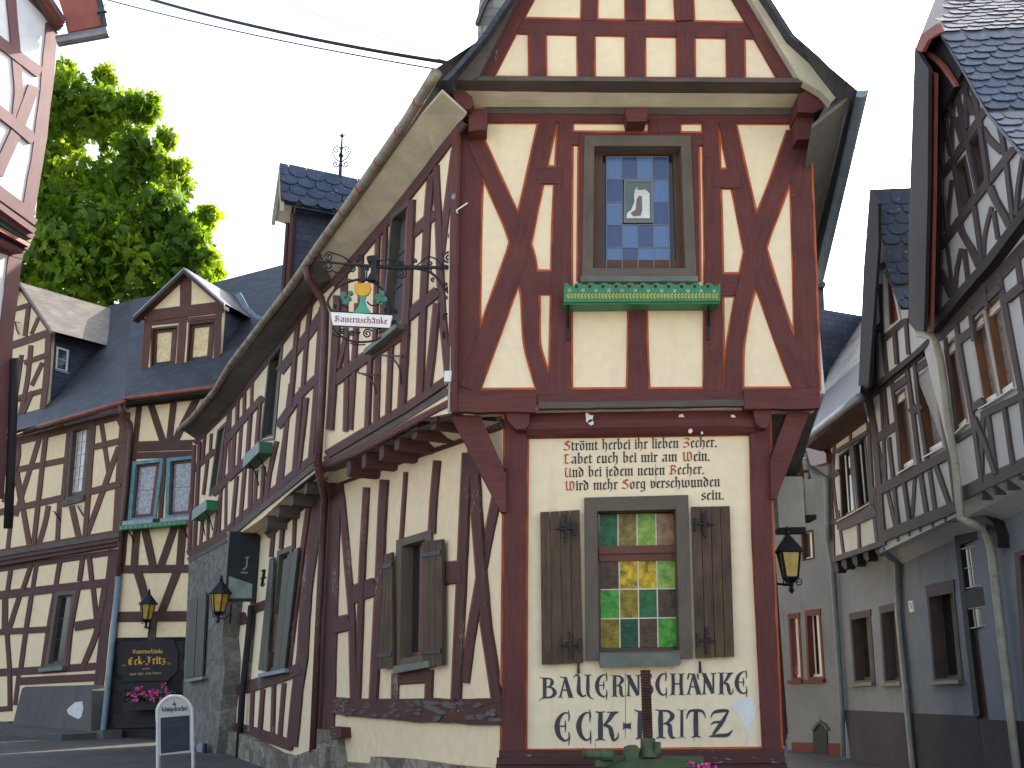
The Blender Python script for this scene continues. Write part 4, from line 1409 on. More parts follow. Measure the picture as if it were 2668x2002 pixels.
for q in ([(1000, 1447), (1021, 1439), (1023, 1740), (983, 1743)], [(1100, 1413), (1152, 1405), (1152, 1733), (1100, 1739)]):
    mb = MB()
    for k in range(3):
        poly(mb, LL1, [quadpt(q, k / 3 + .01, 0), quadpt(q, (k + 1) / 3 - .01, 0), quadpt(q, (k + 1) / 3 - .01, 1), quadpt(q, k / 3 + .01, 1)], .075 + .002 * (k % 2), .045)
    s = mb.build('shutter', M['shutter'], H)
    mb = MB()
    for v in (.1, .88):
        poly(mb, LL1, [quadpt(q, -.05, v - .015), quadpt(q, .9, v - .015), quadpt(q, .9, v + .02), quadpt(q, -.05, v + .02)], .085, .06)
    mb.build('hinge', M['iron'], s)

# upper side window
wu = window(H, UL1, w1, 6, 14, M['blackgreen'], M['mirror'], rec=.10, proud=.03, sash=M['sashred'], sx=6, sy=10, bars=(2, 3), bw=1.6, barmat=M['lead'], name='side_window', fb=8)
mb = MB()
a = [UL1.at(976, 915, .0), UL1.at(1062, 846, .0)]
mb.prism([a[0] + UL1.n * .13, a[1] + UL1.n * .13, a[1] + UL1.n * .13 - Z * .06, a[0] + UL1.n * .13 - Z * .06], -UL1.n * .13)
mb.build('sill', M['greygreen'], wu)

# ---- wing, upper
U = []
S([(862, 738), (817, 780), (737, 888), (654, 993), (597, 1066)], 12)
S([(845, 808), (800, 876), (766, 922), (734, 961), (728, 970)], 20)
S([(825, 985), (763, 1046), (751, 1076), (722, 1112)], 18)
S([(684, 1036), (635, 1089), (592, 1144)], 14)
S([(660, 1182), (632, 1210), (592, 1248)], 16)
S([(822, 1188), (700, 1290), (643, 1337), (592, 1384)], 16)
for a in (([(838, 800), (821, 1048), (809, 1196)], 11), ([(808, 787), (798, 880), (788, 1010)], 7), ([(774, 836), (765, 942), (755, 1060)], 8),
          ([(758, 1000), (749, 1072), (731, 1262)], 9), ([(784, 1010), (766, 1230)], 9), ([(797, 1036), (776, 1222)], 9),
          ([(677, 1040), (667, 1160)], 6), ([(657, 985), (655, 1060)], 5), ([(637, 1010), (635, 1092)], 5), ([(619, 1035), (616, 1112)], 5),
          ([(651, 1080), (643, 1190)], 6), ([(629, 1100), (621, 1220)], 6), ([(610, 1130), (604, 1240)], 8), ([(720, 1150), (697, 1250), (694, 1298)], 8),
          ([(686, 1215), (680, 1306)], 5), ([(668, 1225), (663, 1325)], 6), ([(655, 1200), (650, 1335)], 8), ([(637, 1220), (625, 1358)], 6), ([(616, 1240), (604, 1370)], 6),
          ([(745, 1115), (722, 1270)], 7)):
    S(*a)
timbers(H, UL2, U, M['oxwing'], M['redline'], 2.2, 'wing_timber_frame')
U = []
for a in (([(597, 1066), (540, 1122), (506, 1156)], 10), ([(592, 1144), (586, 1150)], 14), ([(560, 1174), (528, 1202), (502, 1226)], 11), ([(592, 1248), (568, 1271), (552, 1288)], 16),
          ([(592, 1384), (567, 1404), (489, 1446)], 16), ([(597, 1062), (588, 1163), (580, 1250), (556, 1408)], 6), ([(550, 1130), (547, 1180)], 4), ([(540, 1195), (529, 1290)], 5),
          ([(519, 1150), (509, 1358), (505, 1432)], 6), ([(529, 1330), (521, 1432)], 6), ([(543, 1335), (540, 1420)], 4), ([(574, 1280), (568, 1405)], 5), ([(505, 1160), (492, 1440)], 6),
          ([(590, 1260), (588, 1390)], 6), ([(600, 1062), (597, 1240)], 5), ([(580, 1160), (573, 1262)], 5), ([(533, 1125), (527, 1200)], 4)):
    S(*a)
timbers(H, UL3, U, M['oxwing'], M['redline'], 1.8, 'wing_timber_frame')
mb = MB()
beam(mb, UL2, [(820, 1212), (690, 1316), (592, 1400)], 13, .03)
beam(mb, UL3, [(600, 1396), (566, 1420), (489, 1460)], 13, .031)
mb.build('sill_moulding', M['greywood'], H)
wq = window(H, UL2, w3, 5, 12, M['blackgreen'], M['dark'], rec=.08, proud=.02, sash=M['sash'], sx=4, sy=8, name='wing_window', fb=6)
wq = window(H, UL3, w4, 4, 9, M['blackgreen'], M['dark'], rec=.08, proud=.02, sash=M['sash'], sx=3, sy=6, name='wing_window', fb=5)

# ---- wing, ground floor
U = []
for a in (([(823, 1284), (760, 1338), (692, 1394)], 22), ([(864, 1258), (851, 1480), (822, 1960)], 24), ([(834, 1276), (796, 1550), (787, 1713), (773, 1804), (760, 1945)], 26),
          ([(806, 1298), (787, 1431), (773, 1548), (762, 1640), (749, 1752)], 9), ([(736, 1360), (730, 1432)], 6), ([(713, 1375), (706, 1452)], 8), ([(768, 1335), (764, 1430)], 6),
          ([(662, 1420), (658, 1586), (642, 1792)], 10), ([(607, 1470), (604, 1635), (598, 1785), (595, 1900)], 9), ([(584, 1470), (581, 1640), (567, 1890)], 9),
          ([(576, 1627), (640, 1610)], 28), ([(660, 1587), (702, 1572)], 20), ([(562, 1804), (619, 1800), (639, 1791), (688, 1778), (742, 1758), (782, 1743)], 28),
          ([(776, 1516), (812, 1500)], 26), ([(658, 1800), (653, 1908)], 7), ([(684, 1796), (675, 1917)], 8), ([(712, 1784), (708, 1923)], 6), ([(740, 1780), (728, 1928)], 9),
          ([(562, 1893), (640, 1902), (700, 1922), (762, 1944)], 26), ([(722, 1600), (716, 1700)], 6)):
    S(*a)
timbers(H, LL2, U, M['oxworn'], M['redline'], 2.2, 'ground_wing_frame')
wq = window(H, LL2, w5, 7, 14, M['blackgreen'], M['dark'], rec=.08, proud=.03, sash=M['sash'], sx=4, sy=8, name='wing_window', fb=8)
for q in ([(702, 1456), (713, 1452), (694, 1750), (672, 1746)], [(738, 1462), (777, 1426), (741, 1742), (710, 1747)]):
    mb = MB()
    for k in range(2):
        poly(mb, LL2, [quadpt(q, k / 2 + .01, 0), quadpt(q, (k + 1) / 2 - .01, 0), quadpt(q, (k + 1) / 2 - .01, 1), quadpt(q, k / 2 + .01, 1)], .075 + .002 * k, .045)
    mb.build('shutter', M['blackgreen'], H)
mb = MB()
poly(mb, LL2, [(672, 1756), (740, 1742), (742, 1752), (672, 1766)], .10, 0)
mb.build('sill', M['zincblue'], wq)
mb = MB()
cx, cy = 683, 1506
for pts in ([(687, 1484), (683, 1506), (679, 1528)], [(678, 1508), (690, 1504)], [(686, 1484), (681, 1490)], [(680, 1528), (685, 1520)]):
    beam(mb, LL2, pts, 3, .03, 0, wobble=0)
mb.build('wall_anchor', M['iron'], H)
mb = MB()
poly(mb, LL2, [(560, 1908), (606, 1906), (640, 1918), (680, 1940), (720, 1962), (762, 1972), (800, 1958), (850, 1945), (840, 2220), (548, 2160)], .12, 0)
mb.build('stone_plinth', M['rubble'], H)
# rough stone end of the wing
mb = MB()
random.seed(21)
out = [(492, 1462), (560, 1424), (600, 1400)]
edgep = []
for i in range(12):
    y = 1412 + i * 62
    edgep.append((596 - i * 3.2 + random.uniform(-9, 9), y))
out += edgep + [(560, 2150), (462, 2120), (470, 1960), (482, 1700)]
sheet(mb, UL3, out, [], off=.02, depth=.5)
mb.build('stone_wall', M['rubble_grey'], H)
mb = MB()
q = [(498, 1566), (532, 1548), (522, 1762), (486, 1770)]
poly(mb, UL3, inset(q, -4, -4), .045, 0)
so = mb.build('wing_window', M['blackgreen'], H)
for q2 in ([(495, 1570), (514, 1560), (504, 1764), (483, 1768)], [(516, 1558), (537, 1546), (526, 1760), (506, 1764)]):
    mb = MB()
    poly(mb, UL3, q2, .085, .05)
    mb.build('shutter', M['blackgreen'], so)
mb = MB()
poly(mb, UL3, [(482, 1770), (526, 1762), (527, 1770), (482, 1779)], .13, 0)
mb.build('sill', M['zinc'], so)

# ---- alley wall timbers and stone
for t0 in (1.2, 2.7, 4.1):
    mb = MB()
    c = LR.p + LR.t * t0
    mb.box((c.x + LR.n.x * .01, c.y + LR.n.y * .01, 2.7), LR.t * .09, LR.n * .02, Z * 1.6)
    mb.build('alley_timber', M['oxblood'], H)

# ---- slate dormer on the wing roof with its iron finial
DN = UL2.at(731, 525, .15)
DR = UL2.at(731, 423, .15)
DFp = UL2.at(703, 643, .15)
inn = -UL2.n
mid = (DN + DFp) / 2
ax = UL2.t
half = abs((DFp - DN).dot(ax)) / 2
cz = DN.z
cen = DN + ax * half
apx = Vector((cen.x, cen.y, DR.z))
Lr = 4.2
mb = MB()
nE, fE = DN, DN + ax * 2 * half
nE2 = nE - Z * .0
mb.face([nE, nE + inn * Lr, apx + inn * Lr, apx])
mb.face([fE + inn * Lr, fE, apx, apx + inn * Lr])
mb.face([nE - Z * .05, nE + inn * Lr - Z * .05, apx + inn * Lr - Z * .06, apx - Z * .06])
dr = mb.build('dormer_roof', M['slate'], H)
mb = MB()
sl = (apx - nE)
scales(mb, nE - ax * .02, inn, sl.normalized(), Lr, sl.length - .03, .30, .21, .014)
mb.build('slate_scales', M['slate_one'], dr)
mb = MB()
wn_ = nE + ax * .22 + inn * .30
wf_ = fE - ax * .22 + inn * .30
for (p, q2) in ((wn_, wn_ + inn * 3.8), (wf_, wf_ + inn * 3.8)):
    mb.face([p + Z * .12, q2 + Z * .12, q2 - Z * 3.2, p - Z * 3.2])
mb.face([wn_ + Z * .1, wf_ + Z * .1, wf_ - Z * 3.2, wn_ - Z * 3.2])
mb.face([wn_ + Z * .1, wf_ + Z * .1, apx + inn * .30 - Z * .08])
mb.build('dormer_cheek', M['slate_blue'], H)
mb = MB()
for (p, sg) in ((nE, 1), (fE, -1)):
    d_ = (p - apx)
    mb.prism([apx, p, p - Z * .16, apx - Z * .16], inn * .06)
for p in (fE,):
    d_ = apx - p
    mb.prism([p + Z * -.03, apx - Z * .03, apx - Z * .08 + inn * .3, p - Z * .08 + inn * .3], Z * -.03)
mb.build('dormer_bargeboard', M['soffit'], H)
mb = MB()
mb.tube([wn_ - Z * .1 - inn * .03 - ax * .02, wn_ - Z * 2.6 - inn * .03 - ax * .02], .06, 6)
mb.tube([wn_ - Z * .1 + ax * .35 - inn * .03, wn_ - Z * 2.6 + ax * .35 - inn * .03], .05, 6)
mb.build('dormer_post', M['oxwing'], H)
mb = MB()
fp = apx + inn * 1.05
mb.tube([fp - Z * .05, fp + Z * .55, fp + Z * .86], [.035, .022, .010], 6)
mb.ball(fp + Z * .42, .05)
mb.ball(fp + Z * .80, .035)
fx = Vector((1, 0, 0))
for sg in (-1, 1):
    for (zc, r_, st) in ((.52, .08, 0), (.25, .065, math.pi)):
        pts = [fp + fx * (sg * (.085 + (x))) + Z * (zc + y) for (x, y) in spiral(0, 0, r_, 1.3, math.pi, -1 if zc > .4 else 1, 12)]
        mb.tube(pts, .011, 5)
    mb.tube([fp + fx * (sg * .165) + Z * .50, fp + fx * (sg * .10) + Z * .36, fp + Z * .28], .011, 5)
for a in range(4):
    mb.tube([fp + Z * .80, fp + Z * .80 + Vector((math.cos(a * 1.57), 0, math.sin(a * 1.57))) * .075], [.018, .004], 4)
mb.build('finial', M['iron'], H)
# small slate clad dormer behind the gable verge
mb = MB()
ck = Wall((0, 9.9), (1, 0), (0, -1))
poly(mb, ck, [(1243, 150), (1246, 30), (1256, -60), (1310, -60), (1345, 150)], 0, -1.4)
mb.build('slate_dormer', M['slate_pale'], H)
mb = MB()
beam(mb, ck, [(1242, 60), (1268, -10), (1300, -40)], 9, .06, 0)
mb.build('dormer_verge', M['soffit_dark'], H)

# ---- down pipes of the wing
mb = MB()
P = [UL1.at(798, 690, .38), UL1.at(806, 735, .36), UL1.at(842, 782, .12), UL1.at(848, 815, .10)]
P = [UL2.at(798, 694, .40), UL2.at(804, 728, .36), UL2.at(838, 778, .10), UL2.at(848, 818, .08)]
P2 = [UL2.at(846, 900, .08), UL2.at(838, 1060, .08), UL2.at(828, 1216, .08)]
mb.tube(P + P2, .05, 8)
P3 = [UL2.at(828, 1216, .08), LL2.at(846, 1300, .09), LL2.at(836, 1500, .09), LL2.at(815, 1960, .09)]
mb.tube(P3, .05, 8)
mb.build('downpipe', M['pipebrown'], H, smooth=True)
mb = MB()
mb.tube([LL2.at(655, 1578, .10), LL2.at(648, 1650, .10), LL2.at(632, 1800, .10), LL2.at(618, 2030, .10)], .055, 8)
mb.build('downpipe', M['nightbrown'], H, smooth=True)

# ================================================================== ground
def ground_mesh():
    mb = MB()
    xs = [-260, -120, -60, -30] + list(range(-20, 21, 2)) + [30, 60, 120, 260]
    ys = [-260, -120, -60, -30, -15, -8, -4] + list(range(-2, 33, 2)) + [40, 60, 120, 260]
    for i in range(len(xs) - 1):
        for j in range(len(ys) - 1):
            mb.face([Vector((x, y, ground_z(x, y))) for (x, y) in ((xs[i], ys[j]), (xs[i + 1], ys[j]), (xs[i + 1], ys[j + 1]), (xs[i], ys[j + 1]))])
    return mb
m, t, b = mat('cobbled street', .85, 0, .3)
v = coords(t, 'UV')
br = nd(t, "ShaderNodeTexBrick")
br.offset = .5
for k_, x_ in (('Scale', 1.0), ('Brick Width', .17), ('Row Height', .11), ('Mortar Size', .010), ('Mortar Smooth', .4)):
    br.inputs[k_].default_value = x_
br.inputs['Color1'].default_value = (.075, .070, .064, 1)
br.inputs['Color2'].default_value = (.115, .105, .094, 1)
br.inputs['Mortar'].default_value = (.035, .032, .028, 1)
t.links.new(v, br.inputs['Vector'])
t.links.new(mixc(t, 1.0, br.outputs['Color'], ramp(t, noise(t, v, .7, 5), [(.3, .75), (.7, 1.15)]), 'MULTIPLY'), b.inputs['Base Color'])
bump(t, b, br.outputs['Fac'], -.6, .015)
M['cobble'] = m
g = ground_mesh().build('street', M['cobble'], None, (0, 0, 0))
tag(g, kind='structure')
mb = MB()
for k in range(-8, 1):
    mb.face([Vector((x, y, ground_z(0, y) + .004)) for (x, y) in ((-40, k * 4), (40, k * 4), (40, k * 4 + 4), (-40, k * 4 + 4))])
tag(mb.build('square', m_plaster('pale bounce sheet', (.50, .45, .37), .08, (.3, .27, .22), .3), None, (0, 0, 0)), kind='structure')  # unseen pale sheet behind the viewpoint, added to bounce sunlight onto the facades
M['kerb'] = m_plaster('kerb stone', (.12, .115, .105), .12, (.06, .055, .05), .4)
mb = MB()
a0 = L2G.p + L2G.t * -.4
n2 = L2G.n
for k in range(9):
    s0, s1 = a0 + L2G.t * (k * .9), a0 + L2G.t * (k * .9 + .885)
    f = [s0, s1, s1 + n2 * 1.15, s0 + n2 * 1.15]
    mb.prism([Vector((p.x, p.y, ground_z(p.x, p.y) + .11)) for p in f], Z * -.3)
tag(mb.build('pavement', M['kerb'], None, (0, 0, 0)), kind='structure')

# ================================================================== pale house with the lit gable, left
HB = thing('cream_house', 'cream half-timbered house with a gabled attic and slate roof, left of the teal windowed doorway', 'house', (l2p[0] - 2, l2p[1] + 1.2, ground_z(0, 21)))
win_u = [(184, 1115), (240, 1097), (222, 1292), (169, 1306)]
win_g = [(145, 1543), (199, 1538), (174, 1736), (115, 1741)]
mb = MB()
sheet(mb, L2U, [(-90, 1190), (18, 1150), (337, 1068), (306, 1388), (0, 1438), (-100, 1452)], [inset(win_u, 5, 7)], hd=.1)
mb.build('upper_wall', M['cream_left'], HB)
mb = MB()
sheet(mb, L2G, [(-100, 1490), (0, 1462), (307, 1415), (286, 1648), (262, 1890), (255, 1990), (-110, 2010)], [inset(win_g, 6, 7)], hd=.1)
mb.build('ground_wall', M['cream_left'], HB)
U = []
for a in (([(0, 1163), (18, 1158), (330, 1080)], 17), ([(326, 1074), (314, 1230), (305, 1385)], 22), ([(180, 1112), (163, 1300)], 9), ([(243, 1095), (221, 1398)], 11),
          ([(46, 1158), (48, 1215), (30, 1235)], 12), ([(104, 1138), (81, 1213), (40, 1345)], 11), ([(42, 1230), (58, 1325)], 14), ([(44, 1232), (10, 1310)], 14), ([(118, 1138), (108, 1224), (94, 1350), (86, 1424)], 10),
          ([(-20, 1240), (14, 1231), (175, 1198)], 14), ([(-20, 1340), (11, 1332), (165, 1297)], 15), ([(233, 1168), (318, 1148)], 14), ([(226, 1284), (312, 1261)], 15),
          ([(262, 1090), (284, 1240)], 10), ([(309, 1165), (284, 1232), (253, 1321), (226, 1392)], 12),
          ([(30, 1335), (19, 1432)], 8), ([(60, 1330), (63, 1350), (76, 1424)], 11), ([(126, 1318), (118, 1368), (100, 1420)], 12), ([(155, 1300), (149, 1412)], 10), ([(186, 1318), (194, 1355), (204, 1400)], 13),
          ([(310, 1090), (322, 1120)], 14), ([(-6, 1225), (-20, 1440)], 10), ([(0, 1438), (307, 1386)], 9)):
    S(*a)
timbers(HB, L2U, U, M['brown'], M['redline'], 1.3, 'upper_timber_frame')
mb = MB()
beam(mb, L2U, [(-60, 1455), (0, 1444), (310, 1393)], 12, .10)
mb.build('jetty_moulding', M['greywood'], HB)
mb = MB()
beam(mb, L2U, [(-60, 1467), (0, 1457), (310, 1406)], 9, .07)
beam(mb, L2U, [(-60, 1478), (0, 1468), (310, 1416)], 11, .02, -.12)
mb.build('jetty_beam', M['oxwing'], HB)
U = []
for a in (([(-40, 1490), (0, 1483), (307, 1438)], 13), ([(296, 1432), (271, 1648), (250, 1860)], 23), ([(-40, 1558), (0, 1551), (284, 1518)], 20), ([(-40, 1650), (0, 1647), (128, 1640)], 14), ([(193, 1633), (258, 1622)], 22),
          ([(-40, 1755), (0, 1753), (116, 1746), (260, 1736)], 18), ([(45, 1776), (252, 1765)], 18), ([(27, 1484), (18, 1545)], 9), ([(80, 1472), (58, 1537)], 9), ([(95, 1470), (85, 1533)], 10),
          ([(156, 1460), (145, 1525)], 10), ([(215, 1450), (206, 1515)], 10), ([(231, 1448), (238, 1515)], 10), ([(13, 1555), (12, 1650)], 14), ([(50, 1555), (18, 1655)], 11), ([(81, 1552), (67, 1639), (53, 1745)], 10),
          ([(17, 1650), (24, 1740), (25, 1850)], 9), ([(48, 1760), (39, 1838)], 9), ([(242, 1530), (252, 1625)], 11), ([(272, 1530), (253, 1647), (214, 1742)], 13), ([(202, 1536), (181, 1648), (173, 1742)], 10), ([(142, 1545), (125, 1640), (110, 1745)], 9),
          ([(-40, 1852), (30, 1846)], 12)):
    S(*a)
timbers(HB, L2G, U, M['oxwing'], M['redline'], 1.3, 'ground_timber_frame')
o = window(HB, L2U, win_u, 7, 9, M['greywood'], M['palecurtain'], rec=.09, proud=.03, sash=M['sash'], sx=5, sy=7, bars=(3, 5), bw=1.0, barmat=M['lead'], sillmat=M['greywood'], sillh=14, name='window')
o = window(HB, L2G, win_g, 8, 10, M['frame'], M['dark'], rec=.09, proud=.03, sash=M['blackgreen'], sx=4, sy=6, bars=(1, 3), bw=1.0, barmat=M['lead'], sillmat=M['greygreen'], sillh=10, sillout=.12, name='window')
mb = MB()
for (x, y) in ((137, 1333), (197, 1318)):
    beam(mb, L2U, [(x, y), (x + 16, y + 1)], 1.6, .12, .1, wobble=0)
    beam(mb, L2U, [(x + 4, y + 2), (x + 14, y + 16), (x + 18, y + 26)], 1.8, .06, .03, wobble=0)
mb.build('flower_box_bracket', M['iron'], HB)
# concrete buttress at its foot with a bare patch
mb = MB()
poly(mb, L2G, [(57, 1795), (66, 1790), (236, 1785), (240, 1800), (236, 1925), (210, 1968), (14, 1985), (22, 1930)], .30, 0)
poly(mb, L2G, [(210, 1908), (268, 1902), (268, 1990), (205, 1990)], .42, 0)
poly(mb, L2G, [(-80, 1882), (22, 1880), (18, 1990), (-90, 2000)], .26, 0)
o = mb.build('concrete_base', M['concrete'], HB)
mb = MB()
poly(mb, L2G, [(174, 1850), (184, 1840), (196, 1830), (214, 1828), (217, 1845), (212, 1868), (204, 1874), (190, 1868), (177, 1860)], .303, .2)
mb.build('plaster_patch', M['white_patch'], o)

# roof of the two joined houses
gl2 = [L2U.at(x, y, .38) for (x, y) in ((-60, 1150), (100, 1108), (325, 1044))]
rd2 = [L2U.at(x, y, -2.6) for (x, y) in ((-90, 880), (120, 838), (345, 782))]
L3U = L3W
gl3 = [L3U.at(x, y, .34) for (x, y) in ((325, 1037), (565, 1006))]
rd3 = [L3U.at(x, y, -2.6) for (x, y) in ((345, 782), (560, 736), (760, 684))]
mb = MB()
mb.face([gl2[0], gl2[1], rd2[1], rd2[0]])
mb.face([gl2[1], gl2[2], rd2[2], rd2[1]])
mb.build('roof', M['slate'], HB)
bk = [p + Vector((-.6, 4.0, -3.2)) for p in rd2]
mb = MB()
mb.face([rd2[0], rd2[1], bk[1], bk[0]])
mb.face([rd2[1], rd2[2], bk[2], bk[1]])
mb.build('rear_roof', M['slate'], HB)
def halfgutter(root, pts, r, mt, name='gutter'):
    mb = MB()
    mb.tube(smoothpath(pts, 4), r, 8)
    return mb.build(name, mt, root, smooth=True)
halfgutter(HB, [L2U.at(100, 1112, .42), L2U.at(325, 1047, .42)], .055, M['copper'])
mb = MB()
q = [(60, 1136), (330, 1060)]
mb.prism([L2U.at(*q[0], .0), L2U.at(*q[1], .0), L2U.at(326, 1052, .38), L2U.at(60, 1126, .38)], Z * .03)
mb.build('soffit', M['nightbrown'], HB)
# gabled attic front of the cream house
mb = MB()
att_win = [(22, 938), (53, 930), (38, 1022), (8, 1032)]
sheet(mb, L2U, [(49, 742), (130, 860), (111, 1096), (0, 1142), (-90, 1165), (-75, 880)], [inset(att_win, 4, 4)], off=.01, depth=.15, hd=.1)
mb.build('attic_wall', M['cream_left'], HB)
U = []
for a in (([(-70, 880), (49, 742)], 10), ([(49, 742), (130, 862)], 10), ([(-70, 930), (29, 901), (131, 866)], 17), ([(15, 812), (42, 807), (78, 794)], 10), ([(73, 800), (64, 876)], 9), ([(100, 828), (81, 872)], 8),
          ([(126, 870), (121, 978), (107, 1095)], 14), ([(80, 900), (70, 1000), (50, 1090)], 10), ([(62, 946), (127, 923)], 11), ([(50, 1037), (112, 1018)], 12), ([(110, 945), (82, 1005)], 9), ([(84, 1020), (56, 1085)], 9),
          ([(-40, 1148), (17, 1126), (104, 1095)], 24), ([(20, 920), (2, 1130)], 10), ([(56, 925), (36, 1060)], 9), ([(-10, 1060), (50, 1040)], 10)):
    S(*a)
timbers(HB, L2U.shift(.012), U, M['brown'], M['redline'], 1.2, 'attic_timber_frame')
window(HB, L2U, att_win, 6, 7, M['sash'], M['curtain'], rec=.06, proud=.05, sash=M['sashred'], sx=4, sy=5, name='attic_window')
mb = MB()
pts = []
for (x, y) in ((38, 838), (47, 841)):
    pass
beam(mb, L2U, [(36, 838), (50, 841)], 2.2, .20, .17, wobble=0)
beam(mb, L2U, [(38, 838), (37, 866), (48, 872)], 2.0, .10, .07, wobble=0)
mb.build('hoist_hook', M['iron'], HB)
in2 = -L2U.n
vA, vF = L2U.at(49, 735, .22), L2U.at(133, 862, .22)
vB = L2U.at(-80, 880, .22)
mb = MB()
mb.face([vF, vF + in2 * 3.6, vA + in2 * 3.6, vA])
mb.face([vA, vA + in2 * 3.6, vB + in2 * 3.6, vB])
for (a, c) in ((vA, vF), (vA, vB)):
    mb.prism([a, c, c - Z * .07, a - Z * .07], in2 * .04)
M['slate_attic'] = m_slate('brown grey slate', (0.17, 0.145, 0.115), .10, .24, .9, (.10, .09, .08))
mb.build('attic_roof', M['slate_attic'], HB)
ckW = Wall((L2U.at(128, 900).x, L2U.at(128, 900).y), (in2.x, in2.y), (1, -.2))
pA, pB = L2U.at(129, 868, .0), L2U.at(110, 1094, .0)
mb = MB()
q = [pA, pB, pB + in2 * 3.2, pA + in2 * 3.2]
mb.prism(q, -ckW.n * .1)
mb.build('attic_cheek', M['slate_blue'], HB)
o = window(HB, ckW, [(149, 903), (180, 913), (175, 971), (145, 962)], 4, 4, M['white'], M['dark'], rec=.0, proud=.05, bars=(1, 2), bw=1.2, barmat=M['white'], sillmat=M['zincblue'], sillh=6, name='attic_window')

# ================================================================== doorway house with teal windows
HC = thing('doorway_house', 'narrow half-timbered front with two teal framed windows above a dark doorway', 'house', (l2p[0] + .8, l2p[1] + .2, ground_z(0, 20)))
tw1 = [(345, 1203), (427, 1194), (405, 1354), (332, 1360)]
tw2 = [(434, 1194), (523, 1185), (502, 1346), (430, 1353)]
mb = MB()
sheet(mb, L3W, [(338, 1062), (575, 1026), (575, 1450), (500, 1990), (470, 2040), (250, 2030), (262, 1900), (310, 1480)], [inset(tw1, 5, 6), inset(tw2, 5, 6)], hd=.1)
mb.build('front_wall', M['cream_left'], HC)
U = []
for a in (([(364, 1045), (352, 1155), (330, 1370)], 13), ([(390, 1045), (426, 1156)], 16), ([(453, 1040), (440, 1156)], 14), ([(514, 1034), (452, 1156)], 15), ([(350, 1164), (540, 1158)], 24), ([(346, 1188), (540, 1182)], 15),
          ([(356, 1375), (349, 1480)], 17), ([(325, 1378), (317, 1480)], 13), ([(376, 1375), (400, 1484)], 17), ([(456, 1370), (417, 1482)], 17), ([(476, 1368), (468, 1480)], 18), ([(312, 1484), (500, 1482)], 19),
          ([(358, 1490), (377, 1552), (386, 1600)], 19), ([(462, 1488), (438, 1550), (418, 1604)], 19), ([(300, 1608), (492, 1606)], 25), ([(399, 1610), (394, 1668)], 18), ([(430, 1185), (416, 1360)], 9), ([(340, 1364), (520, 1352)], 14),
          ([(308, 1484), (296, 1660)], 14)):
    S(*a)
timbers(HC, L3W, U, M['darkbrown'], M['redline'], 1.4, 'timber_frame')
mb = MB()
beam(mb, L3W, [(326, 1050), (575, 1020)], 26, .05)
mb.build('wall_plate', M['nightbrown'], HC)
for q, lb in ((tw1, None), (tw2, None)):
    window(HC, L3W, q, 9, 9, M['teal'], M['curtain'], rec=.09, proud=.03, sash=M['sashred'], sx=8, sy=8, bars=(1, 2), bw=1.2, barmat=M['lead'], sillmat=M['zinc'], sillh=14, sillout=.12, name='teal_window')
mb = MB()
mb.face([gl3[0], gl3[1], rd3[1], rd3[0]])
mb.face([gl3[1], gl3[1] + (gl3[1] - gl3[0]) * .5, rd3[2], rd3[1]])
mb.face([rd3[0], rd3[1], rd3[1] + Vector((.4, 4, -3)), rd3[0] + Vector((.4, 4, -3))])
mb.build('roof', M['slate'], HC)
halfgutter(HC, [L3W.at(322, 1040, .38), L3W.at(570, 1008, .38)], .055, M['copper'])
mb = MB()
mb.prism([L3W.at(330, 1060, 0), L3W.at(572, 1028, 0), L3W.at(570, 1018, .36), L3W.at(326, 1050, .36)], Z * .03)
mb.build('soffit', M['nightbrown'], HC)
# dark doorway
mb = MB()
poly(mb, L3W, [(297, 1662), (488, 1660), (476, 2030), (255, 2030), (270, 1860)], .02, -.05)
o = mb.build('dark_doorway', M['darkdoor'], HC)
mb = MB()
poly(mb, L3W, [(322, 1775), (432, 1773), (428, 1962), (312, 1966)], .05, .0)
poly(mb, L3W, [(316, 1768), (440, 1766), (440, 1774), (316, 1776)], .09, .0)
poly(mb, L3W, [(300, 1890), (452, 1886), (452, 1894), (300, 1898)], .12, .0)
mb.build('door_panel', M['nightbrown'], o)
# dormer with panes coloured by a golden reflection
DW = L3W.shift(-.35)
dw1 = [(392, 853), (466, 846), (455, 988), (388, 994)]
dw2 = [(490, 840), (563, 832), (551, 973), (480, 982)]
mb = MB()
sheet(mb, DW, [(479, 702), (580, 792), (566, 986), (362, 1002), (378, 815), (352, 822)], [inset(dw1, 2, 2), inset(dw2, 2, 2)], depth=.12, hd=.14)
mb.build('dormer_wall', M['cream_left'], HC)
U = []
for a in (([(387, 830), (372, 1000)], 18), ([(478, 815), (466, 996)], 18), ([(570, 805), (562, 986)], 15), ([(380, 824), (580, 800)], 28), ([(362, 998), (570, 982)], 13), ([(484, 712), (483, 805)], 27), ([(392, 843), (474, 835)], 10), ([(488, 834), (566, 826)], 10)):
    S(*a)
timbers(HC, DW, U, M['brown'], M['redline'], 1.2, 'dormer_timber_frame')
for q in (dw1, dw2):
    window(HC, DW, q, 6, 7, M['darkbrown'], M['amber'], rec=.11, proud=.0, sash=M['sash'], sx=10, sy=9, name='dormer_window')
in3 = -L3W.n
a, l_, r_ = DW.at(479, 697, .20), DW.at(347, 822, .20), DW.at(584, 790, .20)
mb = MB()
mb.face([r_, r_ + in3 * 2.9, a + in3 * 2.9, a])
mb.face([a, a + in3 * 2.9, l_ + in3 * 2.9, l_])
mb.build('dormer_roof', M['slate'], HC)
mb = MB()
for p in (l_, r_):
    mb.prism([a, p, p - Z * .05, a - Z * .05], in3 * .04)
mb.build('dormer_verge', M['zinc'], HC)
mb = MB()
for p in (l_, r_):
    mb.prism([a - Z * .06, p - Z * .06, p - Z * .14, a - Z * .14], in3 * .2)
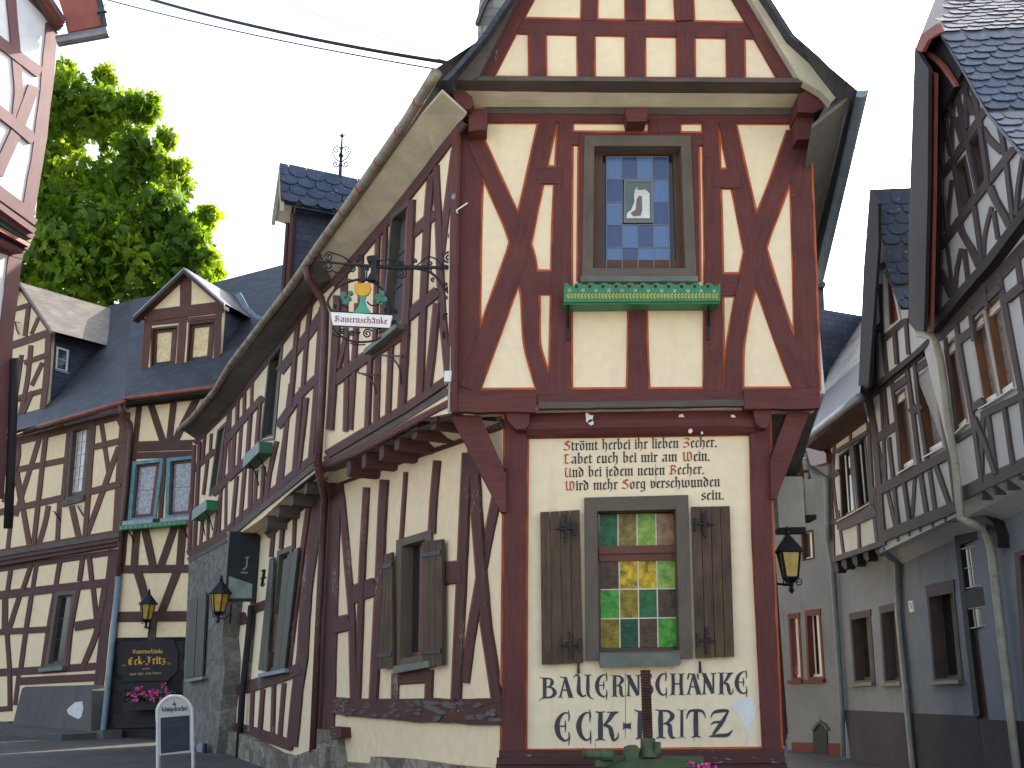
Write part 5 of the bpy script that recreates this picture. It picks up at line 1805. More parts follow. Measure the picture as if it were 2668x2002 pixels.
mb.build('dormer_bargeboard', M['darkbrown'], HC)
pa, pb = DW.at(575, 800, 0), DW.at(566, 985, 0)
mb = MB()
mb.prism([pa, pb, pb + in3 * 2.4, pa + in3 * 2.4], Vector((-.1, 0, 0)))
pa, pb = DW.at(378, 822, 0), DW.at(364, 1000, 0)
mb.prism([pa, pb, pb + in3 * 2.4, pa + in3 * 2.4], Vector((.1, 0, 0)))
mb.build('dormer_cheek', M['slate_blue'], HC)
mb = MB()
FW = L3W.shift(-1.0)
poly(mb, FW, [(611, 768), (626, 762), (646, 800), (664, 818), (690, 828), (686, 834), (668, 832), (636, 806)], .02, -.02)
mb.build('lead_flashing', M['zincblue'], HC)

# ================================================================== mauve and white house, far left edge
HA = thing('mauve_house', 'white panelled house with mauve timbers and moulded cornice at the left edge', 'house', (L1W.p.x - 1, 12.0, ground_z(0, 12)))
mb = MB()
sheet(mb, L1W, [(-260, -420), (20, -130), (154, 76), (143, 190), (122, 316), (101, 464), (92, 572), (-200, 420)], depth=.3)
mb.build('upper_wall', M['white_left'], HA)
mb = MB()
L1L = L1W.shift(-.12)
ptb = L1L.at(58, 650)
P0 = Vector((ptb.x, ptb.y, 0))
P1 = P0 - L1L.t * 11
mb.prism([Vector((P0.x, P0.y, -.2)), Vector((P0.x, P0.y, ptb.z)), Vector((P1.x, P1.y, ptb.z)), Vector((P1.x, P1.y, -.2))], -L1L.n * .3)
mb.build('lower_wall', M['white_left'], HA)
U = []
for a in (([(137, 60), (122, 230), (101, 400), (74, 552)], 32), ([(24, -80), (36, 60), (51, 236), (40, 350)], 23), ([(90, 225), (50, 330), (-6, 455)], 30), ([(-10, 102), (40, 140), (106, 190)], 27), ([(-10, 282), (40, 322), (90, 366)], 27),
          ([(30, -60), (90, 4), (160, 74)], 14), ([(-20, 480), (40, 525), (90, 562)], 20), ([(-30, 0), (-20, 200), (-40, 460)], 25)):
    S(*a)
timbers(HA, L1W, U, M['mauve'], None, 0, 'upper_timber_frame')
cm = [M['mauve'], M['greendark'], M['copper'], M['iron'], M['mauve']]
for k, (x, y, x2, y2, w, off, mt) in enumerate(((-30, 490, 95, 580, 16, .16, M['mauve']), (-30, 515, 92, 603, 14, .20, M['mauve']), (-30, 540, 88, 618, 14, .14, M['mauve']), (-30, 562, 82, 628, 12, .10, M['greendark']),
                                          (-30, 580, 78, 640, 9, .12, M['copper']), (-30, 594, 74, 648, 9, .08, M['iron']), (-30, 608, 66, 656, 10, .05, M['mauve']))):
    mb = MB()
    beam(mb, L1W, [(x, y), (x2, y2)], w, off, -.1, wobble=0)
    mb.build('cornice_band', mt, HA)
U = []
for a in (([(42, 660), (18, 860), (6, 1060), (-6, 1300)], [36, 36, 34, 34]), ([(-30, 640), (60, 668)], 16)):
    S(*a)
timbers(HA, L1L, U, M['mauve'], None, 0, 'lower_timber_frame')
mb = MB()
mb.tube([L1L.at(x, y, .02) + Vector((.05, .08, 0)) for (x, y) in ((20, 930), (16, 1060), (9, 1220), (2, 1375))], .055, 8)
mb.build('downpipe', M['nightbrown'], HA, smooth=True)
# cornice and gutter under the roof
for k, (dx, mt) in enumerate(((0, M['iron']), (9, M['greendark']), (18, M['mauve']), (28, M['copper']), (38, M['mauve']))):
    mb = MB()
    beam(mb, L1W, [(30 + dx, -90 - dx * .2), (156 + dx * .35, 84 - dx * .75)], 11, .03 + .045 * k, -.1, wobble=0)
    mb.build('cornice_band', mt, HA)
EV = Wall((0, L1W.at(154, 76).y - .1), (1, 0), (0, -1))
mb = MB()
poly(mb, EV, [(140, -40), (236, -60), (268, 66), (176, 84), (166, 40)], .0, -.12)
mb.build('soffit', M['bargered'], HA)
mb = MB()
pts = [EV.at(150, 108, .05), EV.at(284, 84, .05)]
mb.tube(pts, .075, 10)
mb.build('gutter', M['zinc'], HA)
mb = MB()
poly(mb, EV, [(236, -80), (252, -80), (282, 78), (266, 80)], .02, -.12)
mb.build('roof_edge', M['slate'], HA)
mb = MB()
beam(mb, EV, [(252, 34), (278, 29)], 3.5, .03, 0, wobble=0)
beam(mb, EV, [(270, 30), (262, 58)], 1.8, .02, 0, wobble=0)
mb.build('gutter_bracket', M['iron'], HA)

# ================================================================== right hand row
# ---- near house with the big gable
HR = thing('gabled_house', 'grey timbered house with a tall curved-brace gable and blue slate roof at the right edge', 'house', (6.2, 11.2, ground_z(0, 11)))
gw1 = [(2484, 434), (2514, 403), (2537, 514), (2500, 556)]
gw2 = [(2518, 376), (2550, 333), (2568, 470), (2545, 503)]
rw1 = [(2526, 845), (2563, 806), (2604, 1040), (2563, 1063)]
rw2 = [(2564, 806), (2606, 762), (2646, 1012), (2605, 1040)]
rw3 = [(2454, 910), (2489, 875), (2524, 1104), (2488, 1138)]
mb = MB()
sheet(mb, R1U, [(2438, 320), (2506, 176), (2571, 288), (2668, 398), (2790, 540), (2790, 1176), (2668, 1232), (2500, 1306), (2484, 1220), (2398, 872), (2424, 852)],
      [inset(q, 4, 5) for q in (gw1, gw2, rw1, rw2, rw3)], hd=.12)
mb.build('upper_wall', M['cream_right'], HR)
U = []
for a in (([(2438, 282), (2446, 266), (2507, 170)], 18), ([(2432, 484), (2440, 472), (2476, 427), (2549, 313), (2574, 270)], 18), ([(2432, 664), (2440, 653), (2567, 481), (2640, 388)], 18),
          ([(2449, 262), (2446, 350), (2452, 450)], 10), ([(2456, 308), (2476, 408)], 10), ([(2485, 245), (2478, 309), (2479, 405)], 8), ([(2491, 248), (2507, 322), (2515, 362)], 12), ([(2517, 190), (2513, 262), (2515, 335)], 9),
          ([(2485, 306), (2503, 370)], 10), ([(2530, 215), (2545, 295), (2556, 349), (2569, 446), (2574, 490)], 14), ([(2516, 250), (2527, 270), (2533, 300)], 12), ([(2490, 237), (2514, 237)], 18), ([(2450, 296), (2482, 296)], 18),
          ([(2556, 334), (2567, 367), (2588, 372), (2609, 396)], 18), ([(2600, 326), (2614, 385), (2622, 450)], 11), ([(2446, 450), (2447, 581), (2438, 860)], 14), ([(2453, 510), (2466, 612)], 8), ([(2479, 470), (2469, 545), (2467, 604)], 9),
          ([(2494, 568), (2502, 608), (2513, 633), (2531, 642), (2546, 688)], 15), ([(2535, 536), (2555, 680)], 10), ([(2575, 486), (2581, 523), (2608, 545), (2627, 590)], 16), ([(2582, 540), (2563, 608), (2561, 668)], 9), ([(2586, 550), (2598, 625)], 9),
          ([(2618, 420), (2636, 580)], 10), ([(2662, 410), (2646, 508), (2646, 560)], 9), ([(2465, 630), (2480, 760)], 8), ([(2503, 648), (2489, 704), (2487, 765)], 9), ([(2509, 650), (2519, 730)], 9),
          ([(2438, 690), (2455, 728), (2468, 742), (2477, 775)], 15), ([(2526, 646), (2548, 696)], 14), ([(2554, 650), (2556, 690)], 14), ([(2482, 430), (2500, 560)], 7), ([(2516, 372), (2545, 510)], 8), ([(2552, 330), (2572, 476)], 8),
          ([(2640, 560), (2668, 520), (2740, 430)], 9)):
    S(*a)
U2 = U
U = []
for a in (([(2436, 880), (2590, 730), (2680, 632), (2760, 545)], 30), ([(2599, 712), (2619, 813), (2646, 960), (2662, 1046)], 13), ([(2488, 840), (2505, 948), (2531, 1093), (2538, 1129), (2555, 1258)], 10), ([(2524, 800), (2534, 890)], 9), ([(2560, 750), (2569, 800)], 9),
          ([(2646, 660), (2660, 762), (2690, 950)], 13), ([(2496, 888), (2532, 861)], 20), ([(2526, 822), (2604, 746)], 16), ([(2616, 782), (2662, 744)], 22), ([(2525, 1069), (2560, 1044)], 20), ([(2484, 1151), (2536, 1117)], 14), ([(2556, 1082), (2662, 1031), (2700, 1012)], 18),
          ([(2533, 1088), (2563, 1153), (2590, 1236)], 11), ([(2560, 1078), (2555, 1165), (2556, 1254)], 11), ([(2571, 1082), (2592, 1234)], 11), ([(2613, 1060), (2635, 1210)], 9), ([(2658, 1040), (2676, 1190)], 10), ([(2494, 1292), (2668, 1209), (2760, 1166)], 34),
          ([(2460, 880), (2492, 1130)], 6)):
    S(*a)
timbers(HR, R1U, U2, M['rightwood'], None, 0, 'gable_timber_frame')
timbers(HR, R1U, U, M['rightwood'], None, 0, 'upper_timber_frame')
mb = MB()
beam(mb, R1U, [(2416, 862), (2577, 675), (2668, 550), (2760, 430)], 20, .11)
mb.build('jetty_moulding', M['nightbrown'], HR)
for q in (gw1, gw2):
    window(HR, R1U, q, 5, 6, M['rightwood'], M['dark'], rec=.10, proud=.01, sash=M['sashred'], sx=4, sy=5, name='attic_window')
def blindwin(root, W, q, gl, fm, nm='window'):
    o = window(root, W, q, 6, 6, fm, gl, rec=.10, proud=.0, sash=fm, sx=5, sy=5, name=nm, sillmat=M['white'], sillh=3, sillout=.05)
    I = inset(q, 8, 7)
    mb = MB()
    for k in range(3):
        a, b = .012 + k * .032, .012 + k * .032 + .022
        poly(mb, W, [quadpt(I, 0, a), quadpt(I, 1, a), quadpt(I, 1, b), quadpt(I, 0, b)], -.03 + .004 * k, -.06)
    mb.build('roller_blind', M['white'], o)
    mb = MB()
    poly(mb, W, [quadpt(I, .0, .945), quadpt(I, 1, .945), quadpt(I, 1, 1.0), quadpt(I, .0, 1.0)], -.02, -.06)
    mb.build('metal_sill', M['white'], o)
    return o
blindwin(HR, R1U, rw1, M['curtain'], M['sashorange'])
blindwin(HR, R1U, rw2, M['curtain'], M['sashorange'])
blindwin(HR, R1U, rw3, M['mirror'], M['sashorange'])
for (x, y, x2, y2) in ((2650, 1222, 2656, 1252), (2619, 1246, 2624, 1278), (2586, 1262, 2590, 1290), (2556, 1282, 2558, 1304)):
    mb = MB()
    beam(mb, R1U, [(x, y), (x2, y2)], [8, 4], .006, -.12, wobble=0)
    mb.build('joist_stub', M['rightwood'], HR)
mb = MB()
cv = [[(2500, 1306), (2668, 1232), (2790, 1176)], [(2500, 1356), (2668, 1272), (2790, 1212)]]
mb.face([R1U.at(*cv[0][0], -.01), R1U.at(*cv[0][1], -.01), R1G.at(*cv[1][1], .22), R1G.at(*cv[1][0], .22)])
mb.face([R1U.at(*cv[0][1], -.01), R1U.at(*cv[0][2], -.01), R1G.at(*cv[1][2], .22), R1G.at(*cv[1][1], .22)])
mb.face([R1G.at(*cv[1][0], .22), R1G.at(*cv[1][1], .22), R1G.at(2668, 1330, .0), R1G.at(2500, 1405, .0)])
mb.face([R1G.at(*cv[1][1], .22), R1G.at(*cv[1][2], .22), R1G.at(2790, 1270, .0), R1G.at(2668, 1330, .0)])
mb.build('plaster_cove', M['cream_right'], HR)
mb = MB()
gz = R1G.p
def gpoint(W, px, py): return W.at(px, py)
a = R1G.p
q = [Vector((a.x, a.y, 0)), Vector((a.x, a.y, R1G.at(2500, 1330).z))]
e = a - R1G.t * 5.0
mb.prism([q[0], q[1], Vector((e.x, e.y, q[1].z)), Vector((e.x, e.y, 0))], -R1G.n * .3)
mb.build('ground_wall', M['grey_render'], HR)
window(HR, R1G, [(2642, 1440), (2760, 1396), (2800, 1800), (2668, 1812)], 14, 16, M['darkbrown'], M['dark'], rec=-.005, proud=.05, name='window')
mb = MB()
poly(mb, R1G, [(2540, 1874), (2800, 1886), (2840, 2120), (2560, 2090)], .03, 0)
mb.build('plinth', M['dark_render'], HR)
# roof of the near house: slate slope towards us, verge boards on the far side
inR = -R1U.n
vs = [(2451, 86), (2506, 176), (2571, 290), (2662, 398), (2800, 540)]
V3 = [R1U.at(x, y, .16) for (x, y) in vs]
hipL, hipA = R1U.at(2383, 131, .30), R1U.at(2470, -90, -.9)
mb = MB()
for i in range(len(V3) - 1):
    mb.face([V3[i], V3[i + 1], V3[i + 1] + inR * 5.5, V3[i] + inR * 5.5])
    mb.prism([V3[i], V3[i + 1], V3[i + 1] - Z * .06, V3[i] - Z * .06], inR * .05)
mb.face([hipA, V3[0], V3[0] + inR * 5.5, hipA + inR * 5.5])
mb.face([hipL, V3[0], hipA])
fz = R1U.at(2366, 840, .3)
mb.face([hipL, hipA, hipA + inR * 5.5, fz + inR * 5.5, fz])
rf = mb.build('roof', M['slate'], HR)
mb = MB()
for i in range(4):
    ev = V3[i] - V3[i + 1]
    scales(mb, V3[i + 1], inR, ev.normalized(), 5.0, ev.length, .235, .15, .012)
hv = hipA - V3[0]
hu = hv.dot(inR)
he = hv - inR * hu
scales(mb, V3[0], inR, he.normalized(), 5.0, he.length, .235, .15, .012, inside=lambda u, v: u > .06 + hu * v / he.length)
mb.build('slate_scales', M['slate_one'], rf)
mb = MB()
poly(mb, R1U, [(2383, 125), (2419, 180), (2417, 500), (2407, 865), (2385, 862), (2368, 842), (2367, 600)], .30, .26)
poly(mb, R1U, [(2434, 188), (2449, 330), (2441, 600), (2437, 862), (2422, 866), (2430, 500)], .06, 0)
poly(mb, R1U, [(2398, 118), (2452, 78), (2512, 176), (2444, 310), (2432, 200)], .10, .06)
mb.build('verge_soffit', M['nightbrown'], HR)
mb = MB()
poly(mb, R1U, [(2420, 186), (2435, 192), (2432, 500), (2424, 865), (2407, 865), (2417, 500)], .20, .16)
beam(mb, R1U, [(2392, 128), (2440, 152), (2472, 200), (2488, 226)], [9, 10, 8, 6], .16, .12)
poly(mb, R1U, [(2384, 130), (2398, 92), (2440, 62), (2452, 84), (2418, 104), (2402, 136)], .33, .29)
mb.build('red_bargeboard', M['bargered'], HR)

# ---- middle house
HM = thing('middle_house', 'grey timbered house with a red hatch in its gable, second from the right edge', 'house', (6.0, 14.0, ground_z(0, 14)))
mw1 = [(2324, 1037), (2360, 1004), (2386, 1210), (2348, 1233)]
mw2 = [(2387, 986), (2428, 948), (2463, 1164), (2414, 1191)]
hat = [(2299, 712), (2318, 684), (2346, 834), (2302, 870)]
mb = MB()
sheet(mb, R2U, [(2286, 520), (2302, 640), (2321, 745), (2346, 806), (2366, 800), (2406, 872), (2494, 1345), (2303, 1437), (2266, 1037), (2260, 1012), (2284, 640)], [inset(q, 4, 4) for q in (mw1, mw2, hat)], hd=.12)
mb.build('upper_wall', M['cream_right'], HM)
U = []
for a in (([(2262, 880), (2272, 870), (2298, 846)], 18), ([(2300, 886), (2354, 838)], 14), ([(2291, 740), (2298, 867), (2306, 960)], 9), ([(2282, 872), (2282, 1000)], 5), ([(2327, 860), (2334, 950)], 8), ([(2358, 830), (2365, 925)], 9), ([(2300, 900), (2308, 975)], 8),
          ([(2284, 700), (2302, 690)], 14), ([(2250, 1044), (2399, 922)], 16), ([(2321, 985), (2335, 1108), (2346, 1240)], 8), ([(2358, 945), (2375, 1063), (2391, 1200), (2413, 1345)], 10), ([(2378, 925), (2391, 1055), (2413, 1200)], 8), ([(2430, 930), (2444, 1027), (2475, 1198), (2490, 1320)], 12),
          ([(2293, 1005), (2299, 1130)], 6), ([(2300, 998), (2311, 1128)], 8), ([(2260, 1030), (2278, 1135), (2299, 1420)], 14), ([(2323, 1014), (2362, 986)], 18), ([(2382, 964), (2430, 932)], 18), ([(2281, 1145), (2334, 1108)], 20), ([(2370, 1076), (2398, 1056)], 20),
          ([(2284, 1281), (2472, 1181)], 24), ([(2285, 1160), (2305, 1251), (2332, 1375)], 9), ([(2300, 1140), (2306, 1265)], 7), ([(2313, 1140), (2325, 1251), (2338, 1370)], 8), ([(2351, 1248), (2367, 1360)], 8), ([(2383, 1230), (2375, 1350)], 8), ([(2418, 1210), (2434, 1330)], 9), ([(2433, 1206), (2471, 1315)], 11),
          ([(2297, 1400), (2500, 1315)], 28)):
    S(*a)
timbers(HM, R2U, U, M['rightwood'], None, 0, 'timber_frame')
mb = MB()
beam(mb, R2U, [(2246, 1035), (2399, 910), (2436, 872)], 13, .09)
mb.build('jetty_moulding', M['nightbrown'], HM)
blindwin(HM, R2U, mw1, M['mirror'], M['sashorange'])
blindwin(HM, R2U, mw2, M['curtain'], M['sashorange'])
o = window(HM, R2U, hat, 5, 5, M['cream_right'], M['bargered'], rec=.10, proud=.02, name='red_hatch', glass_name='hatch_door')
mb = MB()
poly(mb, R2U, [(2303, 742), (2314, 730), (2321, 842), (2306, 858)], -.04, -.08)
mb.build('hatch_door', M['sashred'], o)
for (x, y, x2, y2) in ((2337, 1386, 2340, 1412), (2366, 1372, 2369, 1398), (2396, 1358, 2398, 1386), (2427, 1346, 2430, 1374), (2460, 1332, 2463, 1360)):
    mb = MB()
    beam(mb, R2U, [(x, y), (x2, y2)], [8, 6], .006, -.12, wobble=0)
    mb.build('joist_stub', M['rightwood'], HM)
mb = MB()
mb.face([R2U.at(2303, 1437, -.01), R2U.at(2494, 1345, -.01), R2G.at(2500, 1352, .25), R2G.at(2330, 1430, .25)])
mb.face([R2G.at(2330, 1430, .25), R2G.at(2500, 1352, .25), R2G.at(2500, 1400, .0), R2G.at(2340, 1475, .0)])
mb.build('plaster_cove', M['cream_right'], HM)
gq1 = [(2412, 1528), (2482, 1513), (2508, 1772), (2432, 1776)]
mb = MB()
sheet(mb, R2G, [(2332, 1400), (2500, 1322), (2532, 1560), (2604, 2200), (2420, 2170), (2378, 1990), (2340, 1600)], [inset(gq1, 2, 2)], hd=.2)
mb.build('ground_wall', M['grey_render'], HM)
def deepwin(root, W, q, lint, gl, fm, sill, rec=.17, lh=22, nm='window', shut=True):
    o = window(root, W, q, 5, 7, lint, gl, rec=rec, proud=.012, sash=fm, sx=6, sy=7, name=nm, bars=(2, 1), bw=3.0, barmat=fm, sillmat=sill, sillh=9, sillout=.07)
    mb = MB()
    poly(mb, W, [quadpt(q, -.02, -.01), quadpt(q, 1.02, -.01), quadpt(q, 1.0, lh / 250.0), quadpt(q, 0, lh / 250.0)], .02, 0)
    mb.build('lintel', lint, o)
    return o
deepwin(HM, R2G, gq1, M['rightwood'], M['dark'], M['frame'], M['greygreen'], lh=30)
mb = MB()
poly(mb, R2G, [(2360, 1858), (2545, 1866), (2600, 2200), (2420, 2170), (2376, 1990)], .02, 0)
mb.build('plinth', M['dark_render'], HM)
# door at the joint of the two houses
mb = MB()
fq = [(2486, 1398), (2570, 1372), (2640, 1990), (2560, 1960)]
poly(mb, R2G, [(2486, 1398), (2497, 1394), (2552, 1866), (2538, 1870)], .06, -.05)
poly(mb, R2G, [(2486, 1398), (2572, 1372), (2576, 1396), (2489, 1424)], .062, -.05)
poly(mb, R2G, [(2508, 1540), (2592, 1524), (2598, 1572), (2514, 1586)], .058, -.05)
poly(mb, R2G, [(2540, 1640), (2600, 1634), (2640, 2100), (2560, 2080)], .016, -.05, 1)
do = mb.build('door', [M['nightbrown'], M['darkbrown']], HM)
for q, (nx, ny) in (([(2499, 1431), (2574, 1412), (2588, 1520), (2512, 1536)], (4, 2)), ([(2518, 1586), (2596, 1574), (2602, 1624), (2524, 1640)], (5, 1))):
    window(do, R2G, q, 3, 3, M['pipecream'], M['dark'], rec=-.014, proud=.05, bars=(nx, ny), bw=3.2, barmat=M['pipecream'], name='fanlight')
mb = MB()
random.seed(4)
for k in range(9):
    for i in range(2):
        x = 2561 + i * 13 + k * 3.4
        y = 1660 + k * 27
        poly(mb, R2G, [(x, y), (x + 11, y - 1), (x + 13, y + 20), (x + 2, y + 21)], .03 + .001 * random.random(), 0)
mb.build('door_carving', M['darkbrown'], do)
mb = MB()
beam(mb, R2G, [(2518, 1344), (2556, 1340), (2584, 1362), (2594, 1400), (2598, 1428)], [22, 30, 28, 20, 4], .30, .1)
mb.build('carved_bracket', M['nightbrown'], HM)
# roof
A0, F0_, G0_ = R2U.at(2268, 494, .14), R2U.at(2347, 808, .14), R2U.at(2236, 1022, .22)
Vm = [A0, R2U.at(2301, 640, .14), R2U.at(2321, 745, .14), F0_]
mb = MB()
for i in range(3):
    mb.face([Vm[i], Vm[i + 1], Vm[i + 1] + inR * 5, Vm[i] + inR * 5])
mb.face([A0, A0 + inR * 5, G0_ + inR * 5, G0_])
rf = mb.build('roof', M['slate'], HM)
mb = MB()
for i in range(3):
    ev = Vm[i] - Vm[i + 1]
    scales(mb, Vm[i + 1], inR, ev.normalized(), 4.0, ev.length, .24, .17, .012)
mb.build('slate_scales', M['slate_one'], rf)
mb = MB()
poly(mb, R2U, [(2266, 494), (2288, 530), (2289, 640), (2262, 1012), (2250, 1030), (2236, 1018), (2250, 700)], .22, .18)
mb.build('verge_soffit', M['nightbrown'], HM)

# ---- low house with eaves to the lane
HL = thing('eaved_house', 'low half-timbered house with a mossy pale roof and overhanging gutter, third from the right', 'house', (6.3, 16.6, ground_z(0, 16.6)))
ew1 = [(2184, 1186), (2217, 1162), (2233, 1334), (2191, 1356)]
ew2 = [(2222, 1159), (2256, 1133), (2272, 1312), (2236, 1332)]
mb = MB()
sheet(mb, R3U, [(2152, 1150), (2262, 1092), (2300, 1416), (2168, 1466)], [inset(q, 2, 3) for q in (ew1, ew2)], hd=.1)
mb.build('upper_wall', M['cream_right'], HL)
U = []
for a in (([(2174, 1140), (2168, 1248), (2184, 1380)], 6), ([(2156, 1150), (2167, 1360), (2170, 1462)], 8), ([(2156, 1247), (2184, 1229)], 14), ([(2162, 1364), (2194, 1351)], 12), ([(2176, 1178), (2262, 1124)], 10), ([(2213, 1108), (2216, 1176)], 6), ([(2260, 1100), (2271, 1299), (2284, 1412)], 8),
          ([(2166, 1460), (2304, 1413)], 14), ([(2186, 1370), (2280, 1331)], 28), ([(2181, 1330), (2197, 1450)], 6), ([(2234, 1360), (2238, 1438)], 6), ([(2276, 1270), (2292, 1410)], 5), ([(2219, 1160), (2236, 1335)], 6)):
    S(*a)
timbers(HL, R3U, U, M['rightwood'], None, 0, 'timber_frame')
for q in (ew1, ew2):
    window(HL, R3U, q, 5, 6, M['nightbrown'], M['dark'], rec=.08, proud=.0, sash=M['blackgreen'], sx=3, sy=4, bars=(2, 1), bw=2.4, barmat=M['white'], sillmat=M['pipecream'], sillh=3, name='window')
for (x, y) in ((2176, 1480), (2198, 1471), (2226, 1463), (2255, 1450), (2286, 1436)):
    mb = MB()
    poly(mb, R3U, [(x - 7, y - 16), (x + 5, y - 20), (x + 9, y + 8), (x + 5, y + 14), (x - 5, y + 4)], -.005, -.14)
    mb.build('joist_end', M['nightbrown'], HL)
eq1 = [(2212, 1601), (2266, 1590), (2280, 1777), (2225, 1781)]
eq2 = [(2290, 1583), (2340, 1570), (2356, 1777), (2303, 1781)]
mb = MB()
sheet(mb, R3G, [(2166, 1440), (2342, 1380), (2345, 1600), (2382, 1990), (2400, 2200), (2240, 2160), (2186, 1700)], [inset(q, 2, 2) for q in (eq1, eq2)], hd=.2)
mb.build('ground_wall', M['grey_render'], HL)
deepwin(HL, R3G, eq1, M['rightwood'], M['dark'], M['frame'], M['greygreen'])
deepwin(HL, R3G, eq2, M['rightwood'], M['mirror'], M['frame'], M['greygreen'])
mb = MB()
poly(mb, R3G, [(2200, 1850), (2366, 1858), (2402, 2200), (2240, 2160)], .02, 0)
mb.build('plinth', M['dark_render'], HL)
ea = [R3U.at(2097, 1144, .42), R3U.at(2240, 1030, .42)]
ti = [R3U.at(2190, 884, -1.9), R3U.at(2262, 812, -1.9)]
mi = [ea[0].lerp(ti[0], .36), ea[1].lerp(ti[1], .36)]
mb = MB()
mb.face([ea[0], ea[1], mi[1], mi[0]])
mb.build('roof', M['slate'], HL)
mb = MB()
mb.face([mi[0], mi[1], ti[1], ti[0]])
mb.build('weathered_roof', M['slate_pale'], HL)
mb = MB()
mb.face([ti[0], ti[1], ti[1] + inR * 3 - Z * 3, ti[0] + inR * 3 - Z * 3])
mb.face([ea[0], mi[0], ti[0], ti[0] + inR * 3 - Z * 3])
mb.build('rear_roof', M['slate'], HL)
halfgutter(HL, [R3U.at(2094, 1149, .46), R3U.at(2240, 1035, .46)], .06, M['zinc'])
mb = MB()
mb.prism([R3U.at(2150, 1180, 0), R3U.at(2262, 1098, 0), R3U.at(2246, 1046, .42), R3U.at(2100, 1166, .42)], Z * .04)
mb.build('soffit', M['darkbrown'], HL)
mb = MB()
poly(mb, R3U, [(2100, 1166), (2120, 1152), (2152, 1182), (2153, 1206), (2112, 1216)], .1, -.1)
mb.build('eaves_box', M['sashred'], HL)

# ---- far house with red window surrounds
HF = thing('red_trim_house', 'grey rendered house with small red framed windows at the end of the lane', 'house', (r4p[0] - .8, r4p[1] + 1.6, ground_z(0, 19)))
M['redtrim'] = m_paint('dark red window trim', (.13, .035, .035), .6)
fq1 = [(2097, 1593), (2136, 1588), (2149, 1770), (2104, 1772)]
fq2 = [(2052, 1602), (2082, 1598), (2092, 1772), (2062, 1773)]
fq3 = [(2086, 1386), (2118, 1380), (2122, 1456), (2090, 1463)]
mb = MB()
sheet(mb, R4W, [(1985, 1200), (2160, 1170), (2170, 1400), (2188, 1700), (2204, 2180), (2000, 2180)], [inset(q, 2, 3) for q in (fq1, fq2, fq3)], hd=.14)
mb.build('front_wall', M['grey_render'], HF)
mb = MB()
poly(mb, R4W.shift(-.6), [(1960, 800), (2108, 800), (2108, 1400), (1960, 1400)], 0, -5)  # unseen mass added behind the house to keep sun out of the lane
mb.build('unseen_sun_blocker', M['slate_blue'], HF)
deepwin(HF, R4W, fq1, M['redtrim'], M['dark'], M['white'], M['redtrim'], rec=.12, lh=18)
deepwin(HF, R4W, fq2, M['redtrim'], M['dark'], M['white'], M['redtrim'], rec=.12, lh=18)
window(HF, R4W, fq3, 4, 4, M['darkbrown'], M['mirror'], rec=.10, proud=.01, sash=M['white'], sx=5, sy=3, name='window')
mb = MB()
poly(mb, R4W, [(2062, 1934), (2196, 1938), (2206, 2180), (2060, 2180)], .015, 0)
mb.build('plinth', M['red_render'], HF)
mb = MB()
poly(mb, R4W, [(2118, 2120), (2118, 1900), (2124, 1886), (2136, 1878), (2147, 1884), (2153, 1898), (2160, 2120)], .025, 0)
o = mb.build('cellar_door', M['slateblue_paint'], HF)
mb = MB()
beam(mb, R4W, [(2116, 1905), (2121, 1886), (2135, 1875), (2150, 1884), (2155, 1903)], 6, .05, 0)
mb.build('door_arch', M['concrete'], o)
mb = MB()
e0, e1 = R4W.at(1985, 1195, .25), R4W.at(2160, 1165, .25)
mb.face([e0, e1, e1 - R4W.n * 2.5 + Z * 2.6, e0 - R4W.n * 2.5 + Z * 2.6])
mb.build('roof', M['slate'], HF)

# slate turrets behind
BT = Wall((0, 26.0), (1, 0), (0, -1))
tb = BT.at(2140, 1000)
TT = thing('slate_turret', 'slate clad turret with a small dome rising behind the lane between the houses', 'turret', (tb.x, 26.6, 0.8))
mb = MB()
poly(mb, BT, [(2070, 738), (2146, 740), (2149, 832), (2156, 840), (2156, 852), (2070, 852)], 0, -2)
poly(mb, BT, [(2070, 853), (2150, 853), (2190, 890), (2200, 1400), (2060, 1400)], -.05, -2.4)
mb.build('slate_wall', M['slate_blue'], TT)
mb = MB()
poly(mb, BT, [(2068, 728), (2136, 724), (2152, 738), (2150, 748), (2068, 746)], .15, -2.2)
mb.build('cornice', M['slate'], TT)
mb = MB()
dc = BT.at(2168, 890, -1.2)
sc = (BT.at(2190, 890, -1.2) - BT.at(2150, 890, -1.2)).length / 2
mb.lathe(dc, [(sc * 1.05, -2.0), (sc * 1.0, 0), (sc * .92, sc * .5), (sc * .68, sc * 1.0), (sc * .3, sc * 1.28), (.03, sc * 1.36), (.015, sc * 2.1)], 14)
mb.build('dome', M['slate_blue'], TT, smooth=True)

# ================================================================== chestnut tree
random.seed(31)
TY = 33.0
TW = Wall((0, TY), (1, 0), (0, -1))
tc = TW.at(260, 560)
TR = thing('chestnut_tree', 'tall sunlit chestnut tree with bright green leaves rising behind the slate roofs', 'tree', (tc.x, TY, ground_z(0, TY)))
mb = MB()
base = Vector((tc.x, TY, ground_z(0, TY) - .2))
mb.tube([base, base + Z * 3, base + Vector((.3, 0, 6.5)), base + Vector((.2, .3, 10.5)), base + Vector((.1, .2, 14))], [.55, .45, .38, .26, .08], 9)
for k in range(16):
    a = k * 2.4
    z0 = 4.5 + k * .55
    L = 3.6 - k * .12
    p = base + Vector((.25, .1, z0))
    d = Vector((math.cos(a), math.sin(a), .55))
    mb.tube([p, p + d * L * .5 + Z * .1, p + d * L + Z * .5], [.16, .10, .03], 6)
mb.build('trunk', m_wood('bark', (.07, .05, .035), (.04, .03, .022), (.1, .1, .08), .05), TR, smooth=True)
m, t, b = mat('chestnut leaf', .55, 0, .35)
vv = coords(t, 'Object')
nn = noise(t, vv, .55, 4)
